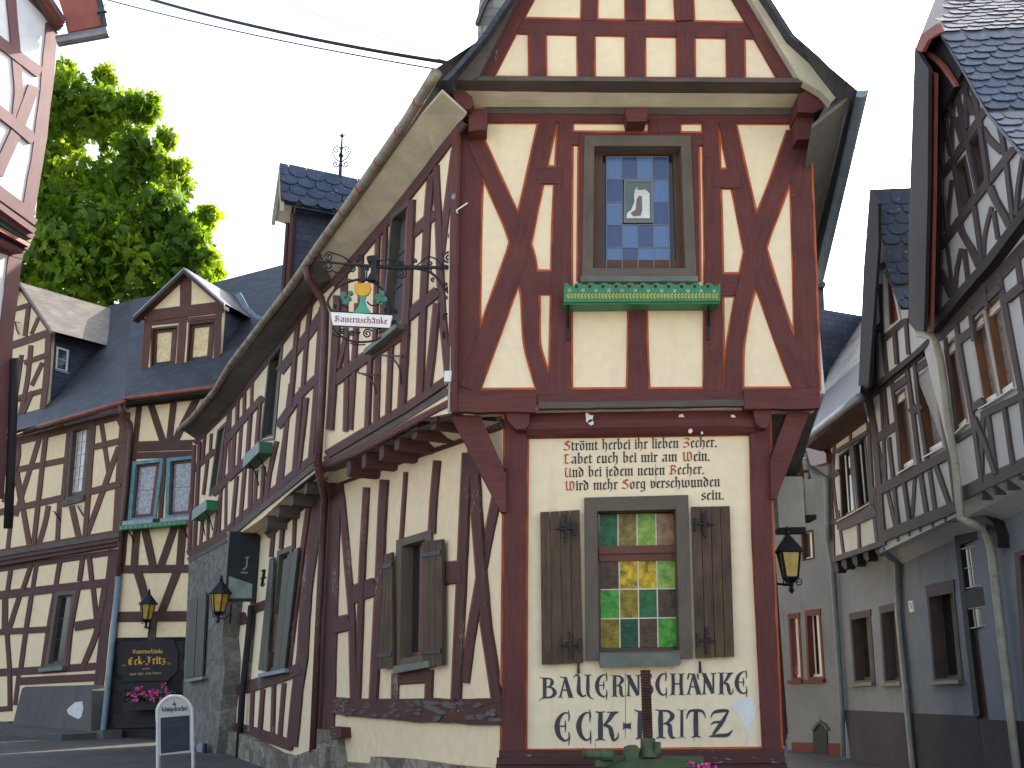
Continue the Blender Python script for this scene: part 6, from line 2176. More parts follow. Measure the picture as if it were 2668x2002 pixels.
n2_ = noise(t, vv, 5.0, 2)
c1 = ramp(t, nn, [(.3, (.055, .14, .016)), (.55, (.15, .25, .018)), (.75, (.26, .32, .020))])
c1 = mixc(t, 1.0, c1, ramp(t, n2_, [(.3, .7), (.7, 1.25)]), 'MULTIPLY')
t.links.new(c1, b.inputs['Base Color'])
tl = nd(t, "ShaderNodeBsdfTranslucent")
t.links.new(mixc(t, 1.0, c1, (2.6, 2.1, .5), 'MULTIPLY'), tl.inputs['Color'])
ms = nd(t, "ShaderNodeMixShader")
ms.inputs[0].default_value = .55
t.links.new(b.outputs[0], ms.inputs[1])
t.links.new(tl.outputs[0], ms.inputs[2])
t.links.new(ms.outputs[0], [n for n in t.nodes if n.type == 'OUTPUT_MATERIAL'][0].inputs['Surface'])
M['leaf'] = m
blobs = [(190, 290, 100), (120, 430, 140), (290, 320, 88), (330, 450, 110), (375, 400, 58), (200, 560, 170), (410, 590, 92), (380, 720, 140), (190, 740, 170), (480, 660, 80), (505, 760, 78), (60, 700, 140),
         (548, 562, 28), (462, 420, 22), (425, 345, 26), (392, 268, 26), (292, 215, 28), (180, 205, 28), (505, 640, 60), (548, 690, 30), (240, 238, 34), (430, 500, 52), (330, 262, 40), (60, 560, 120), (120, 300, 90), (556, 760, 34), (462, 470, 26), (380, 300, 45), (410, 440, 60), (450, 560, 60), (250, 270, 60), (530, 700, 55), (300, 640, 120), (500, 560, 34)]
mb = MB()
k = TY * .98 / FPX
def leafcluster(p, s):
    out = Vector((random.gauss(0, 1), random.gauss(-.5, 1), random.gauss(.2, .6))).normalized()
    a0 = random.uniform(0, 6.28)
    u = out.orthogonal().normalized()
    w = out.cross(u)
    for j in range(5):
        a = a0 + (j - 2) * .62
        d = (u * math.cos(a) + w * math.sin(a) + out * .25 - Z * .55).normalized()
        sd = d.cross(out).normalized() * s * .19
        L = s * (1.0 - abs(j - 2) * .13)
        mb.face([p, p + d * L * .62 + sd, p + d * L - Z * L * .12, p + d * L * .62 - sd])
for (x, y, r) in blobs:
    c = TW.at(x, y)
    R_ = r * k
    n = int(30 + R_ * R_ * 230)
    depth = random.uniform(-.8, .8)
    for _ in range(n):
        d = Vector((random.gauss(0, 1), random.gauss(0, 1), random.gauss(0, 1))).normalized()
        rr = R_ * (random.random() ** .38) * (1 + .10 * math.sin(d.x * 7 + x) * math.cos(d.z * 6 + y))
        leafcluster(c + Vector((d.x * rr, d.y * rr * 1.0 + depth, d.z * rr)), random.uniform(.26, .44))
mb.build('crown', M['leaf'], TR)

# ================================================================== flower boxes
def px_ring(cx, cy, rx, ry=None, n=8):
    ry = rx if ry is None else ry
    return [(cx + rx * math.cos(6.2832 * k / n), cy + ry * math.sin(6.2832 * k / n)) for k in range(n)]

FB = 'green flower boxes under the windows'
c0 = UF.at(*A((1055, 1090))[0], .12)
fb = thing('flower_box', 'green scalloped flower box with white dots and yellow leaves under the blue leaded window', 'flower box', c0, FB)
mb = MB()
top = []
for k in range(12):
    x = 678 + k * 62.8
    top += [(x + 6, 990), (x + 24, 994), (x + 31, 1006), (x + 42, 1010), (x + 52, 1004), (x + 58, 994)]
top.append((1432, 990))
poly(mb, UF, A(*(top + [(1432, 1078), (680, 1084)])), .235, .215)
poly(mb, UF, A((682, 1006), (1430, 1004), (1430, 1090), (682, 1096)), .2145, .03)
o = mb.build('box', M['green'], fb)
mb = MB()
for k in range(12):
    poly(mb, UF, A(*px_ring(709 + k * 63.1, 1027 + k * .35, 9.5)), .238, .22, 0)
mb.build('white_dot', M['greygrn'], fb)
mb = MB()
for k in range(11):
    poly(mb, UF, A(*px_ring(742 + k * 63.1, 1008, 8.5)), .2372, .22, 0)
mb.build('cut_hole', M['nightbrown'], fb)
mb = MB()
for k in range(44):
    x = 692 + k * 16.6
    y = 1054
    for sg in (-1, 1):
        poly(mb, UF, A((x, y), (x + 9, y + sg * 10), (x + 15, y + sg * 13), (x + 13, y + sg * 4)) if sg > 0 else A((x + 13, y - 4), (x + 15, y - 13), (x + 9, y - 10), (x, y)), .2375 + .0004 * (sg > 0), .22)
mb.build('yellow_leaf', M['yellow'], fb)
for (x0, x1, y0, y1) in ((694, 712, 1085, 1265), (1366, 1388, 1082, 1262)):
    mb = MB()
    beam(mb, UF, A(((x0 + x1) / 2, 1090), ((x0 + x1) / 2, y1)), (x1 - x0) / 1.8443 * .6, .05, 0, wobble=0)
    p, q = UF.at(*A(((x0 + x1) / 2, 1098))[0], .2), UF.at(*A(((x0 + x1) / 2, y1 - 60))[0], .04)
    mb.tube([p, (p + q) / 2 - UF.n * .03 - Z * .03, q], .013, 6)
    mb.build('bracket', M['iron'], fb)
for x in (1003, 1062):
    mb = MB()
    poly(mb, UF, A((x - 16, 1062), (x + 16, 1062), (x + 18, 1080), (x + 12, 1108), (x - 12, 1110), (x - 18, 1082)), .10, 0)
    mb.build('bracket', M['nightbrown'], fb)

def sidebox(W, near_t, near_b, far_t, off, label, mt_front, mt_end, dots=True):
    nt, nb, ft = W.at(*near_t, off), W.at(*near_b, off), W.at(*far_t, off)
    h = (nt - nb).length
    ft = Vector((ft.x, ft.y, nt.z + (ft.z - nt.z) * .5))
    fbm = ft - Z * h
    root = thing('flower_box', label, 'flower box', (nt + fbm) / 2, FB)
    d = -W.n * (off - .02)
    mb = MB()
    mb.prism([nt, nb, fbm, ft], d * .08, 0)
    mb.build('front_panel', mt_front, root)
    ax_ = (ft - nt).normalized()
    mb = MB()
    mb.prism([nt + d * .08, nb + d * .08, nb + d, nt + d], ax_ * .02)
    mb.prism([ft + d * .08, fbm + d * .08, fbm + d, ft + d], -ax_ * .02)
    mb.prism([nb + d * .08, fbm + d * .08, fbm + d, nb + d], Z * .02)
    mb.build('box', mt_end, root)
    if dots:
        mb = MB()
        for f in (.3, .75):
            c = nt + d * f - Z * h * .32 - ax_ * .003
            for k in range(8):
                pass
            mb.face([c + d.normalized() * .016 * math.cos(6.283 * k / 8) + Z * .016 * math.sin(6.283 * k / 8) for k in range(8)])
        mb.build('white_dot', M['greygrn'], root)
    mb = MB()
    for f in (.25, .75):
        p = nb.lerp(fbm, f)
        mb.tube([p + d * .2, p + d * .55 - Z * .06, p + d * .85 - Z * .2, p + d - Z * .32], .011, 5)
    mb.build('bracket', M['iron'], root)
    return root
sidebox(UL2, (673, 1150), (673, 1179), (634, 1192), .24, 'dull green flower box on the wing wall, under the window nearer the street corner', M['greygrn'], M['greendark'])
sidebox(UL3, (537, 1302), (537, 1328), (501, 1334), .24, 'small green flower box at the far end of the wing, beside the teal windows', M['greygrn'], M['green'])
c0 = L3W.at(398, 1372, .1)
fb = thing('flower_box', 'long thin green flower box with pale dots below the teal windows', 'flower box', c0, FB)
mb = MB()
poly(mb, L3W, [(309, 1370), (486, 1354), (486, 1366), (309, 1382)], .26, .06)
mb.build('box', M['green'], fb)
mb = MB()
for k in range(14):
    f = (k + .5) / 14
    poly(mb, L3W, px_ring(309 + 177 * f, 1376.5 - 16 * f, 3.0, 3.2, 6), .264, .25)
mb.build('white_dot', M['greygrn'], fb)
mb = MB()
for (x, y) in ((330, 1380), (470, 1368)):
    mb.tube([L3W.at(x, y, .22), L3W.at(x + 14, y + 18, .10), L3W.at(x + 18, y + 34, .02)], .016, 5)
mb.build('bracket', M['iron'], fb)

# geraniums at the doorway
random.seed(8)
c0 = L3W.at(390, 1828, .2)
gr = thing('geranium_box', 'row of pink geraniums in a dark trough in front of the doorway', 'flowers', c0)
mb = MB()
poly(mb, L3W, [(318, 1830), (458, 1824), (455, 1848), (320, 1853)], .40, .14)
mb.build('trough', M['nightbrown'], gr)
mf, ml = MB(), MB()
for _ in range(170):
    x, y = random.uniform(322, 456), random.uniform(1800, 1838)
    p = L3W.at(x, y, random.uniform(.12, .42))
    d = Vector((random.gauss(0, 1), random.gauss(0, 1), random.gauss(.3, 1))).normalized()
    u = d.orthogonal().normalized() * .05
    w = d.cross(u)
    ml.face([p - u, p - w * .8, p + u, p + w * .8])
for (x, y) in ((336, 1808), (358, 1798), (365, 1794), (372, 1806), (382, 1812), (396, 1812), (398, 1820), (356, 1818), (424, 1786), (432, 1798), (440, 1812), (418, 1822), (394, 1802), (356, 1824), (348, 1812), (408, 1806)):
    c = L3W.at(x, y, .43)
    for _ in range(12):
        p = c + Vector((random.gauss(0, .022), random.gauss(0, .02), random.gauss(0, .022)))
        d = Vector((random.gauss(0, 1), random.gauss(-1, 1), random.gauss(.3, 1))).normalized()
        u = d.orthogonal().normalized() * .024
        w = d.cross(u)
        mf.face([p - u, p - w, p + u, p + w])
ml.build('foliage', M['leafgreen'], gr)
mf.build('blossom', M['petal'], gr)

# ================================================================== lettering on the doorway
c0 = L3W.at(388, 1720, .03)
dl = thing('door_sign', 'dark painted board with golden gothic lettering above the doorway', 'sign', c0)
mb = MB()
poly(mb, L3W, [(318, 1672), (452, 1668), (464, 1700), (462, 1750), (440, 1770), (330, 1774), (306, 1752), (308, 1700)], .045, .02)
mb.build('board', M['nightbrown'], dl)
mb = MB()
nibtext(mb, L3W, 'Bauernschänke', (345, 1703), (424, 1702), 7.0, .047, .26)
nibtext(mb, L3W, 'Eck-Fritz', (333, 1733), (432, 1729), 13.5, .047, .24)
mb.build('lettering', M['gold_ink'], dl)
mb = MB()
nibtext(mb, L3W, 'seit', (370, 1745), (392, 1744), 3.0, .047, .3)
nibtext(mb, L3W, 'neue Türe zum Hause'.replace('T', 't').replace('H', 'h'), (338, 1760), (420, 1756), 4.6, .047, .3)
nibtext(mb, L3W, 'xx', (317, 1736), (328, 1736), 4.2, .047, .3)
nibtext(mb, L3W, 'xx', (435, 1732), (446, 1731), 4.2, .047, .3)
mb.build('small_lettering', M['dim_ink'], dl)

# ================================================================== wrought iron hanging sign
SP = Wall((0, 9.28), (1, 0), (0, -1))
c0 = SP.at(1183, 870)
hsn = thing('hanging_sign', 'wrought iron hanging sign with a goblet, vine leaves and a white name board', 'sign', c0)
def irons(lst, r, name='scrollwork', off=0.0):
    mb = MB()
    for item in lst:
        pts, rad = item if isinstance(item, tuple) else (item, r)
        mb.tube([SP.at(x, y, off) for (x, y) in pts], rad, 5)
    return mb.build(name, M['iron'], hsn, smooth=True)
def smooth2(pts, n=5):
    out = []
    m_ = len(pts)
    for i in range(m_ - 1):
        p0, p1, p2, p3 = pts[max(0, i - 1)], pts[i], pts[i + 1], pts[min(m_ - 1, i + 2)]
        for k in range(n):
            f = k / n
            out.append(tuple(.5 * ((2 * p1[q]) + (-p0[q] + p2[q]) * f + (2 * p0[q] - 5 * p1[q] + 4 * p2[q] - p3[q]) * f * f + (-p0[q] + 3 * p1[q] - 3 * p2[q] + p3[q]) * f ** 3) for q in range(2)))
    out.append(pts[-1])
    return out
mb = MB()
mb.tube([SP.at(x, y) for (x, y) in G1((1995, 360), (1985, 700), (1965, 1200), (1940, 1660)) + G2((1920, 330), (1905, 430))], .018, 6)
mb.build('wall_bar', M['iron'], hsn)
arm = G1((1960, 830), (1600, 812), (1300, 815), (1100, 815), (800, 800), (450, 770), (0, 722))
mb = MB()
mb.tube([SP.at(x, y) for (x, y) in arm], [.015, .016, .024, .022, .018, .014, .010], 6)
mb.build('arm', M['iron'], hsn)
L_ = []
L_.append((G1(*smooth2([(1925, 1250), (1800, 1090), (1690, 950), (1580, 870), (1450, 840), (1300, 820)])), .013))
for (x, y, r_, s_, t_, tn) in ((1925, 365, 74, 0, -1, 1.4), (1868, 680, 92, .3, -1, 2.0), (1190, 905, 82, -1.2, 1, 1.8), (1180, 760, 46, 1.5, -1, 1.3), (150, 660, 76, -.6, -1, 1.6), (140, 800, 80, .6, 1, 1.6), (575, 680, 56, .8, -1, 1.5), (478, 835, 50, -.8, 1, 1.4),
                             (1375, 725, 40, .5, -1, 1.3), (1610, 760, 40, 2, 1, 1.2), (1600, 850, 36, 2.5, -1, 1.0), (1650, 985, 34, 1, 1, 1.1), (1830, 1060, 32, 2, 1, 1.1), (1872, 1120, 30, 2, 1, 1.1), (1840, 1240, 30, 0, 1, 1.0),
                             (1845, 1520, 72, -.6, 1, 1.6), (1105, 1440, 42, .5, 1, 1.4), (1080, 1610, 36, .5, -1, 1.4), (690, 830, 34, 1, -1, 1.2), (1060, 735, 26, 1, 1, 1.0), (860, 1040, 32, 1, 1, 1.2), (240, 1370, 30, 1, 1, 1.1), (965, 1420, 30, 1, 1, 1.1)):
    L_.append((G1(*spiral(x, y, r_, tn, s_, t_, 18)), .0085))
L_.append((G2(*spiral(1840, 290, 74, 1.6, 0, 1, 18)), .010))
for pts in ([(1960, 620), (1920, 596), (1850, 588)], [(1920, 800), (1780, 775), (1700, 700), (1600, 660), (1530, 690), (1420, 785)], [(210, 610), (330, 650), (470, 735)], [(210, 870), (300, 890), (430, 800)], [(840, 740), (980, 700), (1100, 708)],
            [(1280, 820), (1200, 770), (1140, 730)], [(1235, 580), (1090, 720)], [(1210, 1050), (1060, 1180)], [(1090, 690), (1085, 1000)]):
    L_.append((G1(*smooth2(pts)), .008))
irons(L_, .008)
L_ = []
L_.append((G1(*smooth2([(200, 1460), (130, 1320), (200, 1180), (320, 1075), (450, 1020), (620, 985), (800, 1040), (930, 1150), (1010, 1280), (1030, 1480)])), .012))
for pts in ([(130, 1290), (200, 1180), (240, 1100)], [(430, 990), (500, 1000), (600, 1000)], [(700, 1310), (760, 1360), (870, 1350)], [(330, 1350), (420, 1400)], [(620, 985), (640, 800)], [(690, 990), (700, 810)]):
    L_.append((G1(*smooth2(pts)), .008))
L_.append((G2(*smooth2([(205, 190), (270, 270), (380, 345), (520, 392), (700, 392), (820, 370), (900, 320)])), .011))
L_.append((G2(*smooth2([(210, 280), (250, 310), (320, 330)])), .007))
L_.append((G2(*smooth2([(450, 410), (560, 438), (680, 430)])), .007))
for (x, y, r_, s_, t_, tn) in ((480, 275, 44, 2.5, 1, 1.6), (705, 275, 72, -.5, -1, 1.7), (340, 235, 40, 1, 1, 1.4), (880, 240, 46, 2, 1, 1.2), (560, 250, 36, 0, 1, .8)):
    L_.append((G2(*spiral(x, y, r_, tn, s_, t_, 18)), .008))
irons(L_, .008, 'hanger_scroll')
mb = MB()
poly(mb, SP, G1((695, 655), (750, 640), (850, 635), (872, 680), (860, 712), (760, 720), (716, 715), (690, 690)), .05, -.05)
poly(mb, SP, G1((752, 722), (838, 722), (832, 820), (820, 960), (818, 1000), (700, 985), (705, 960), (750, 880)), .045, -.045)
poly(mb, SP, G1((620, 830), (668, 830), (668, 1000), (612, 1020)), .02, -.02)
mb.build('iron_figure', M['iron'], hsn)
mb = MB()
poly(mb, SP, G1((530, 1040), (745, 1040), (758, 1100), (745, 1160), (710, 1205), (640, 1228), (565, 1205), (520, 1160), (510, 1100)), .022, -.012)
cup = mb.build('goblet_cup', M['gold_ink'], hsn)
mb = MB()
poly(mb, SP, G1((588, 1226), (684, 1226), (668, 1285), (690, 1360), (725, 1420), (760, 1472), (495, 1468), (545, 1420), (575, 1370), (600, 1290)), .020, -.014)
mb.build('goblet_stem', m_paint('sea green enamel', (.07, .30, .20), .5), hsn)
mb = MB()
for (x, y, r_) in ((355, 1205, 48), (462, 1180, 36), (390, 1300, 46), (440, 1255, 34), (345, 1250, 30), (850, 1235, 48), (915, 1185, 42), (945, 1270, 46), (865, 1300, 40), (890, 1245, 34), (900, 1330, 30)):
    poly(mb, SP, G1(*px_ring(x, y, r_, r_ * .95, 9)), .016 + .0012 * (x % 7), -.012)
mb.build('vine_leaf', m_paint('dull green enamel', (.05, .17, .11), .5, 0, .3), hsn)
mb = MB()
bq = [G1((172, 1456))[0], G1((1062, 1506))[0], G2((1022, 190))[0], G2((205, 150))[0]]
poly(mb, SP, bq, .030, -.02)
bo = mb.build('name_board', M['white'], hsn)
mb = MB()
nibtext(mb, SP, 'Bauernschänke', G1((226, 1590))[0], G2((992, 136))[0], 10.5, .032, .2)
mb.build('lettering', M['wine_ink'], bo)
mb = MB()
for a, c in ((0, 1), (2, 3)):
    mb.tube([SP.at(*bq[a], .005), SP.at(*bq[c], .005)], .013, 5)
mb.build('board_rail', M['iron'], bo)

# empty flower box irons on the side wall
mb = MB()
for pts in (G2(*smooth2([(575, 785), (578, 840), (700, 862), (860, 880)])), G2(*smooth2([(610, 850), (720, 900), (800, 1010), (830, 1140)]))):
    mb.tube([UL1.at(x, y, .06) for (x, y) in pts], .010, 5)
for pts in (G2((890, 590), (1205, 600)), G2(*smooth2([(960, 592), (1090, 660), (1170, 790), (1190, 1000)]))):
    mb.tube([UL1.at(x, y, .06) for (x, y) in pts], .010, 5)
mb.build('flower_box_iron', M['iron'], H)

# conduit, junction box, hook
c0 = UL1.at(1168, 980, .02)
jb = thing('junction_box', 'small white junction box on the corner post with a conduit', 'electrical box', c0)
mb = MB()
poly(mb, UF, [(1158, 967), (1179, 966), (1179, 994), (1157, 995)], .06, -.06)
mb.build('box', M['white'], jb)
mb = MB()
mb.tube([UF.at(1176, 905, .03), UF.at(1174, 966, .03)], .010, 6)
mb.tube([UF.at(1172, 994, .03), UF.at(1170, 1075, .05)], .013, 6)
mb.build('conduit', M['pipecream'], jb)
c0 = UF.at(1184, 515, .05)
hk = thing('wall_hook', 'pale bulb and slanted rod on the corner post above the hanging sign', 'hook', c0)
mb = MB()
mb.ball(UF.at(1184, 514, .06), .03, 0, 8, 1.2)
mb.build('bulb', M['zincblue'], hk)
mb = MB()
mb.tube([UF.at(1218, 529, .10), UF.at(1189, 549, .10), UF.at(1192, 556, .10)], .008, 5)
mb.build('rod', M['white'], hk)

# ================================================================== lanterns
def lantern(name, label, p, s, arm_to, square=False):
    """p = centre of the lamp body"""
    root = thing('wall_lantern', label, 'lantern', p, 'old wall lanterns')
    n = 4 if square else 6
    ph = math.pi / 4 if square else 0
    def hexa(r, z): return [p + Vector((r * s * math.cos(ph + 6.2832 * k / n), r * s * math.sin(ph + 6.2832 * k / n), z * s)) for k in range(n)]
    B0, B1, R0, R1, R2 = hexa(.095, -.17), hexa(.15, .13), hexa(.205, .125), hexa(.10, .245), hexa(.028, .33)
    mb = MB()
    for k in range(n):
        j = (k + 1) % n
        mb.face([B0[k], B0[j], B1[j], B1[k]])
    mb.build('glass', M['lampglass'], root)
    mb = MB()
    for k in range(n):
        j = (k + 1) % n
        mb.tube([B0[k], B1[k]], .013 * s, 5)
        mb.tube([B0[k], B0[j]], .016 * s, 5)
        mb.tube([B1[k], B1[j]], .016 * s, 5)
    mb.build('cage', M['iron'], root)
    mb = MB()
    for k in range(n):
        j = (k + 1) % n
        mb.face([R0[k], R0[j], R1[j], R1[k]])
        mb.face([R1[k], R1[j], R2[j], R2[k]])
    mb.face(R0[::-1])
    mb.lathe(p, [(.03 * s, .33 * s), (.04 * s, .35 * s), (.018 * s, .37 * s), (.026 * s, .39 * s), (.004 * s, .43 * s)], 8)
    mb.build('lamp_roof', M['iron'], root)
    mb = MB()
    mb.lathe(p, [(.10 * s, -.172 * s), (.07 * s, -.20 * s), (.03 * s, -.23 * s), (.022 * s, -.28 * s), (.034 * s, -.31 * s), (.01 * s, -.345 * s)], 8)
    for k in range(3):
        a = 6.283 * k / 3
        c = p + Vector((math.cos(a) * .085 * s, math.sin(a) * .085 * s, -.22 * s))
        pts = [c + Vector((math.cos(a) * x * s, math.sin(a) * x * s, y * s)) for (x, y) in spiral(0, 0, .045, 1.2, 1.5, -1, 10)]
        mb.tube(pts, .008 * s, 4)
    mb.build('pendant', M['iron'], root)
    mb = MB()
    q = p - Z * .25 * s
    mid_ = (q + arm_to) / 2 - Z * .06 * s
    mb.tube([q, mid_, arm_to], .014 * s, 5)
    mb.tube([arm_to - Z * .16 * s, arm_to + Z * .16 * s], .022 * s, 5)
    mb.build('arm', M['iron'], root)
    return root
lantern('l', 'yellow glass wall lantern hanging above the golden door lettering', L3W.at(384, 1592, .34), 1.05, L3W.at(390, 1634, .02))
ps = UL3.at(572, 1568, .40)
lantern('l', 'yellow glass lantern on the rough stone end of the wing', ps, 1.0, UL3.at(600, 1600, .02))
pl = LR.at(2058, 1466, .22)
pl = Vector(SP.shift(-1.1).at(2057, 1468))
lantern('l', 'tapered amber lantern on the lane side of the inn, below the light boxes', pl, .86, pl + Vector((-.26, .3, -.05)), True)

# ================================================================== signs in the lane and on the wing
def lightbox(label, W, px, depth, name='light_box_sign'):
    c = W.at(*px[0])
    root = thing(name, label, 'sign', c)
    mb = MB()
    poly(mb, W, px, 0, -depth)
    mb.build('box', M['signface'], root)
    q = [W.at(x, y, .004) for (x, y) in (px[3], px[2])]
    mb = MB()
    mb.prism([q[0], q[1], q[1] - Z * .055, q[0] - Z * .055], -W.n * (depth + .008))
    mb.build('base_rail', M['nightbrown'], root)
    ar = W.at((px[0][0] + px[1][0]) / 2, px[0][1], -depth / 2)
    mb = MB()
    mb.tube([ar, ar + Z * .1, ar + Vector((-.5, .1, .12))], .02, 6)
    mb.build('arm', M['iron'], root)
    return root
lightbox('large blank weathered light box sign behind the right knee brace', Wall((0, 11.2), (1, 0), (0, -1)), [(2022, 1242), (2091, 1242), (2099, 1373), (2030, 1375)], .18)
lightbox('smaller blank light box sign further down the lane', Wall((0, 12.8), (1, 0), (0, -1)), [(2096, 1249), (2122, 1248), (2127, 1341), (2101, 1342)], .30)
W12 = Wall((0, 12.2), (1, 0), (0, -1))
ts = thing('tavern_board', 'brown board with partly hidden yellow letters behind the right knee brace', 'sign', W12.at(2070, 1240))
mb = MB()
poly(mb, W12, [(2030, 1190), (2088, 1188), (2096, 1246), (2034, 1246)], 0, -.06)
mb.build('board', M['darkbrown'], ts)
mb = MB()
nibtext(mb, W12, 'ate', (2057, 1221), (2079, 1220), 11, .003, .24)
nibtext(mb, W12, 'oo', (2075, 1238), (2086, 1238), 5, .003, .3)
mb.build('lettering', M['dim_ink'], ts)
mb = MB()
mb.tube([W12.at(2036, 1192, -.03), W12.at(2036, 1192, -.03) + Vector((-.4, .1, .1))], .02, 6)
mb.build('arm', M['iron'], ts)

pb = LL2.at(672, 1470, .02)
ws = thing('projecting_sign', 'dark blue box sign jutting out from the wing wall beside the lantern', 'sign', pb)
tz, bz = LL2.at(672, 1392, .0).z, LL2.at(672, 1566, .0).z
n_, t_ = LL2.n, LL2.t
o0 = Vector((pb.x, pb.y, 0))
mb = MB()
f = [o0 + Z * bz, o0 + n_ * .50 + Z * (bz - .02), o0 + n_ * .50 + Z * (tz - .02), o0 + Z * tz]
mb.prism(f, t_ * .16)
mb.build('box', M['slateblue_paint'], ws)
mb = MB()
hgt = tz - bz
g = lambda u, v: o0 + n_ * (.02 + .46 * u) + Z * (bz + hgt * v) - t_ * .004
mb.prism([g(.1, .04), g(.95, .03), g(.95, .34), g(.1, .24)], t_ * .01)
mb.build('pale_stripe', M['greygrn'], ws)
mb = MB()
for (u0, v0, u1, v1) in ((.30, .62, .42, .62), (.36, .62, .36, .48), (.36, .48, .48, .44), (.30, .40, .55, .40)):
    a, c = g(u0, v0), g(u1, v1)
    d_ = (c - a).normalized()
    w_ = d_.cross(t_) * .012
    mb.prism([a - w_ - t_ * .002, c - w_ - t_ * .002, c + w_ - t_ * .002, a + w_ - t_ * .002], t_ * .006)
mb.build('mark', M['greygrn'], ws)

# ================================================================== pavement sign
PW = Wall((0, 14.2), (1, -.04), (0, -1))
K7 = fr(380, 1790, 7.83)
c0 = PW.at(455, 2008)
gzb = c0.z
ab = thing('pavement_sign', 'white arched pavement sign with a blackboard standing by the stone wall', 'sign', Vector((c0.x, c0.y, gzb)))
def archpath(dx=0, off=0):
    pts = K7(*smooth2([(238 + dx, 1720), (238 + dx, 1000), (238 + dx, 560), (262 + dx, 430), (340 + dx, 310), (470 + dx, 215), (600 + dx, 188), (740 + dx, 215), (860 + dx, 305), (930 + dx, 430), (948 + dx, 560), (955 + dx, 1000), (960 + dx, 1720)]))
    return [PW.at(x, y, off) for (x, y) in pts]
mb = MB()
mb.tube(archpath(), .020, 8)
mb.build('front_frame', M['white'], ab, smooth=True)
mb = MB()
ap = archpath(0, -.02)
bk_ = []
zb_ = min(p.z for p in ap)
zt_ = max(p.z for p in ap)
for p in ap:
    f_ = (zt_ - p.z) / (zt_ - zb_)
    bk_.append(p + Vector((-.13 * f_ - .02, .55 * f_, 0)))
mb.tube(bk_, .020, 8)
mb.build('rear_frame', M['white'], ab, smooth=True)
mb = MB()
inner = K7(*smooth2([(262, 1400), (262, 560), (285, 440), (360, 325), (480, 240), (600, 215), (730, 240), (840, 320), (905, 440), (922, 560), (928, 1340)], 3))
poly(mb, PW, inner, .006, -.012)
pn = mb.build('panel', m_paint('ivory panel', (.55, .53, .46), .5, 0, .05), ab)
mb = MB()
poly(mb, PW, K7((300, 632), (888, 580), (892, 1292), (306, 1362)), .012, 0)
mb.build('blackboard', M['chalk'], pn)
mb = MB()
nibtext(mb, PW, 'Königsbacher', K7((318, 508))[0], K7((850, 478))[0], 8.2, .010, .30, 30)
mb.build('lettering', M['greenblue_ink'], pn)
mb = MB()
poly(mb, PW, K7((548, 380), (545, 335), (562, 345), (574, 310), (580, 270), (588, 310), (600, 345), (616, 335), (612, 380)), .010, 0)
mb.build('emblem', M['wine_ink'], pn)
mb = MB()
for (y0, y1, y2) in ((690, 712, 650), (800, 815, 740), (930, 960, 870)):
    pts = K7(*[(350 + k * 34, y0 + random.uniform(-6, 6) - k * 3) for k in range(14)])
    beam(mb, PW, pts, .7, .0135, .012, wobble=0)
mb.build('chalk_writing', m_paint('faint chalk', (.09, .09, .12), .9), pn)

# pale board leaning on the stone wall
BWl = UL3.shift(.16)
c0 = BWl.at(524, 2000)
lb = thing('leaning_board', 'pale blue grey board leaning against the foot of the stone wall', 'board', c0)
mb = MB()
poly(mb, BWl, [(513, 1940), (527, 1936), (522, 2010), (506, 2014)], .0, -.03)
mb.build('board', M['zincblue'], lb)
mb = MB()
poly(mb, BWl, [(528, 1937), (533, 1938), (527, 2012), (522, 2012)], -.004, -.05)
mb.build('edge', M['slateblue_paint'], lb)

# ================================================================== wine press with screw spindle
VW = Wall((0, 7.3), (1, 0), (0, -1))
cs = VW.at(1687, 1900)
gz0 = ground_z(0, 7.3)
wp = thing('wine_press', 'green cast iron wine press with tall rusty screw in front of the painted name', 'wine press', Vector((cs.x, cs.y, gz0)))
zt, zb = VW.at(1687, 1746).z, VW.at(1687, 1925).z
mb = MB()
prof = []
z = zb - .6
r0 = (VW.at(1701, 1850) - VW.at(1673, 1850)).length / 2
while z < zt - .012:
    prof += [(r0 * .88, z), (r0 * 1.0, z + .006), (r0 * 1.0, z + .010), (r0 * .88, z + .016)]
    z += .018
prof += [(r0 * .9, zt - .006), (r0 * .8, zt)]
mb.lathe(Vector((cs.x, cs.y, 0)), prof, 14)
mb.build('screw_spindle', M['rust'], wp)
def vprism(px, off, back): 
    mb = MB()
    poly(mb, VW, px, off, back)
    return mb
K5 = fr(1480, 1700, 5.4975)
cn = Vector((cs.x, cs.y, 0))
mb = MB()
z1, z2 = VW.at(1687, 1972).z, VW.at(1687, 1924).z
rr_ = (VW.at(1706, 1950) - VW.at(1664, 1950)).length / 2
mb.lathe(cn, [(rr_ * 1.25, z1), (rr_ * 1.15, z1 + .02), (rr_ * .95, z1 + .05), (rr_ * .95, z2 - .01), (rr_ * .85, z2)], 14)
mb.build('nut_housing', M['cast_green'], wp)
mb = vprism(K5((1242, 1292), (1328, 1290), (1330, 1440), (1262, 1470), (1240, 1480)), .05, -.05)
mb.build('ratchet_block', M['cast_green'], wp)
mb = vprism(K5((832, 1372), (900, 1345), (1000, 1342), (1020, 1400), (1010, 1590), (830, 1590)), .09, -.06)
mb.build('pawl_block', M['cast_green'], wp)
mb = MB()
a, c = VW.at(*K5((215, 1460))[0], .06), VW.at(*K5((640, 1480))[0], .06)
rl = (VW.at(*K5((400, 1390))[0]) - VW.at(*K5((400, 1560))[0])).length / 2
mb.tube([a, a.lerp(c, .04), a.lerp(c, .05), a.lerp(c, .6), a.lerp(c, .62), c], [rl * 1.1, rl * 1.1, rl * .8, rl * .8, rl * 1.1, rl * 1.05], 12)
mb.build('lever_socket', M['cast_green'], wp)
mb = MB()
zd = VW.at(1690, 1985).z
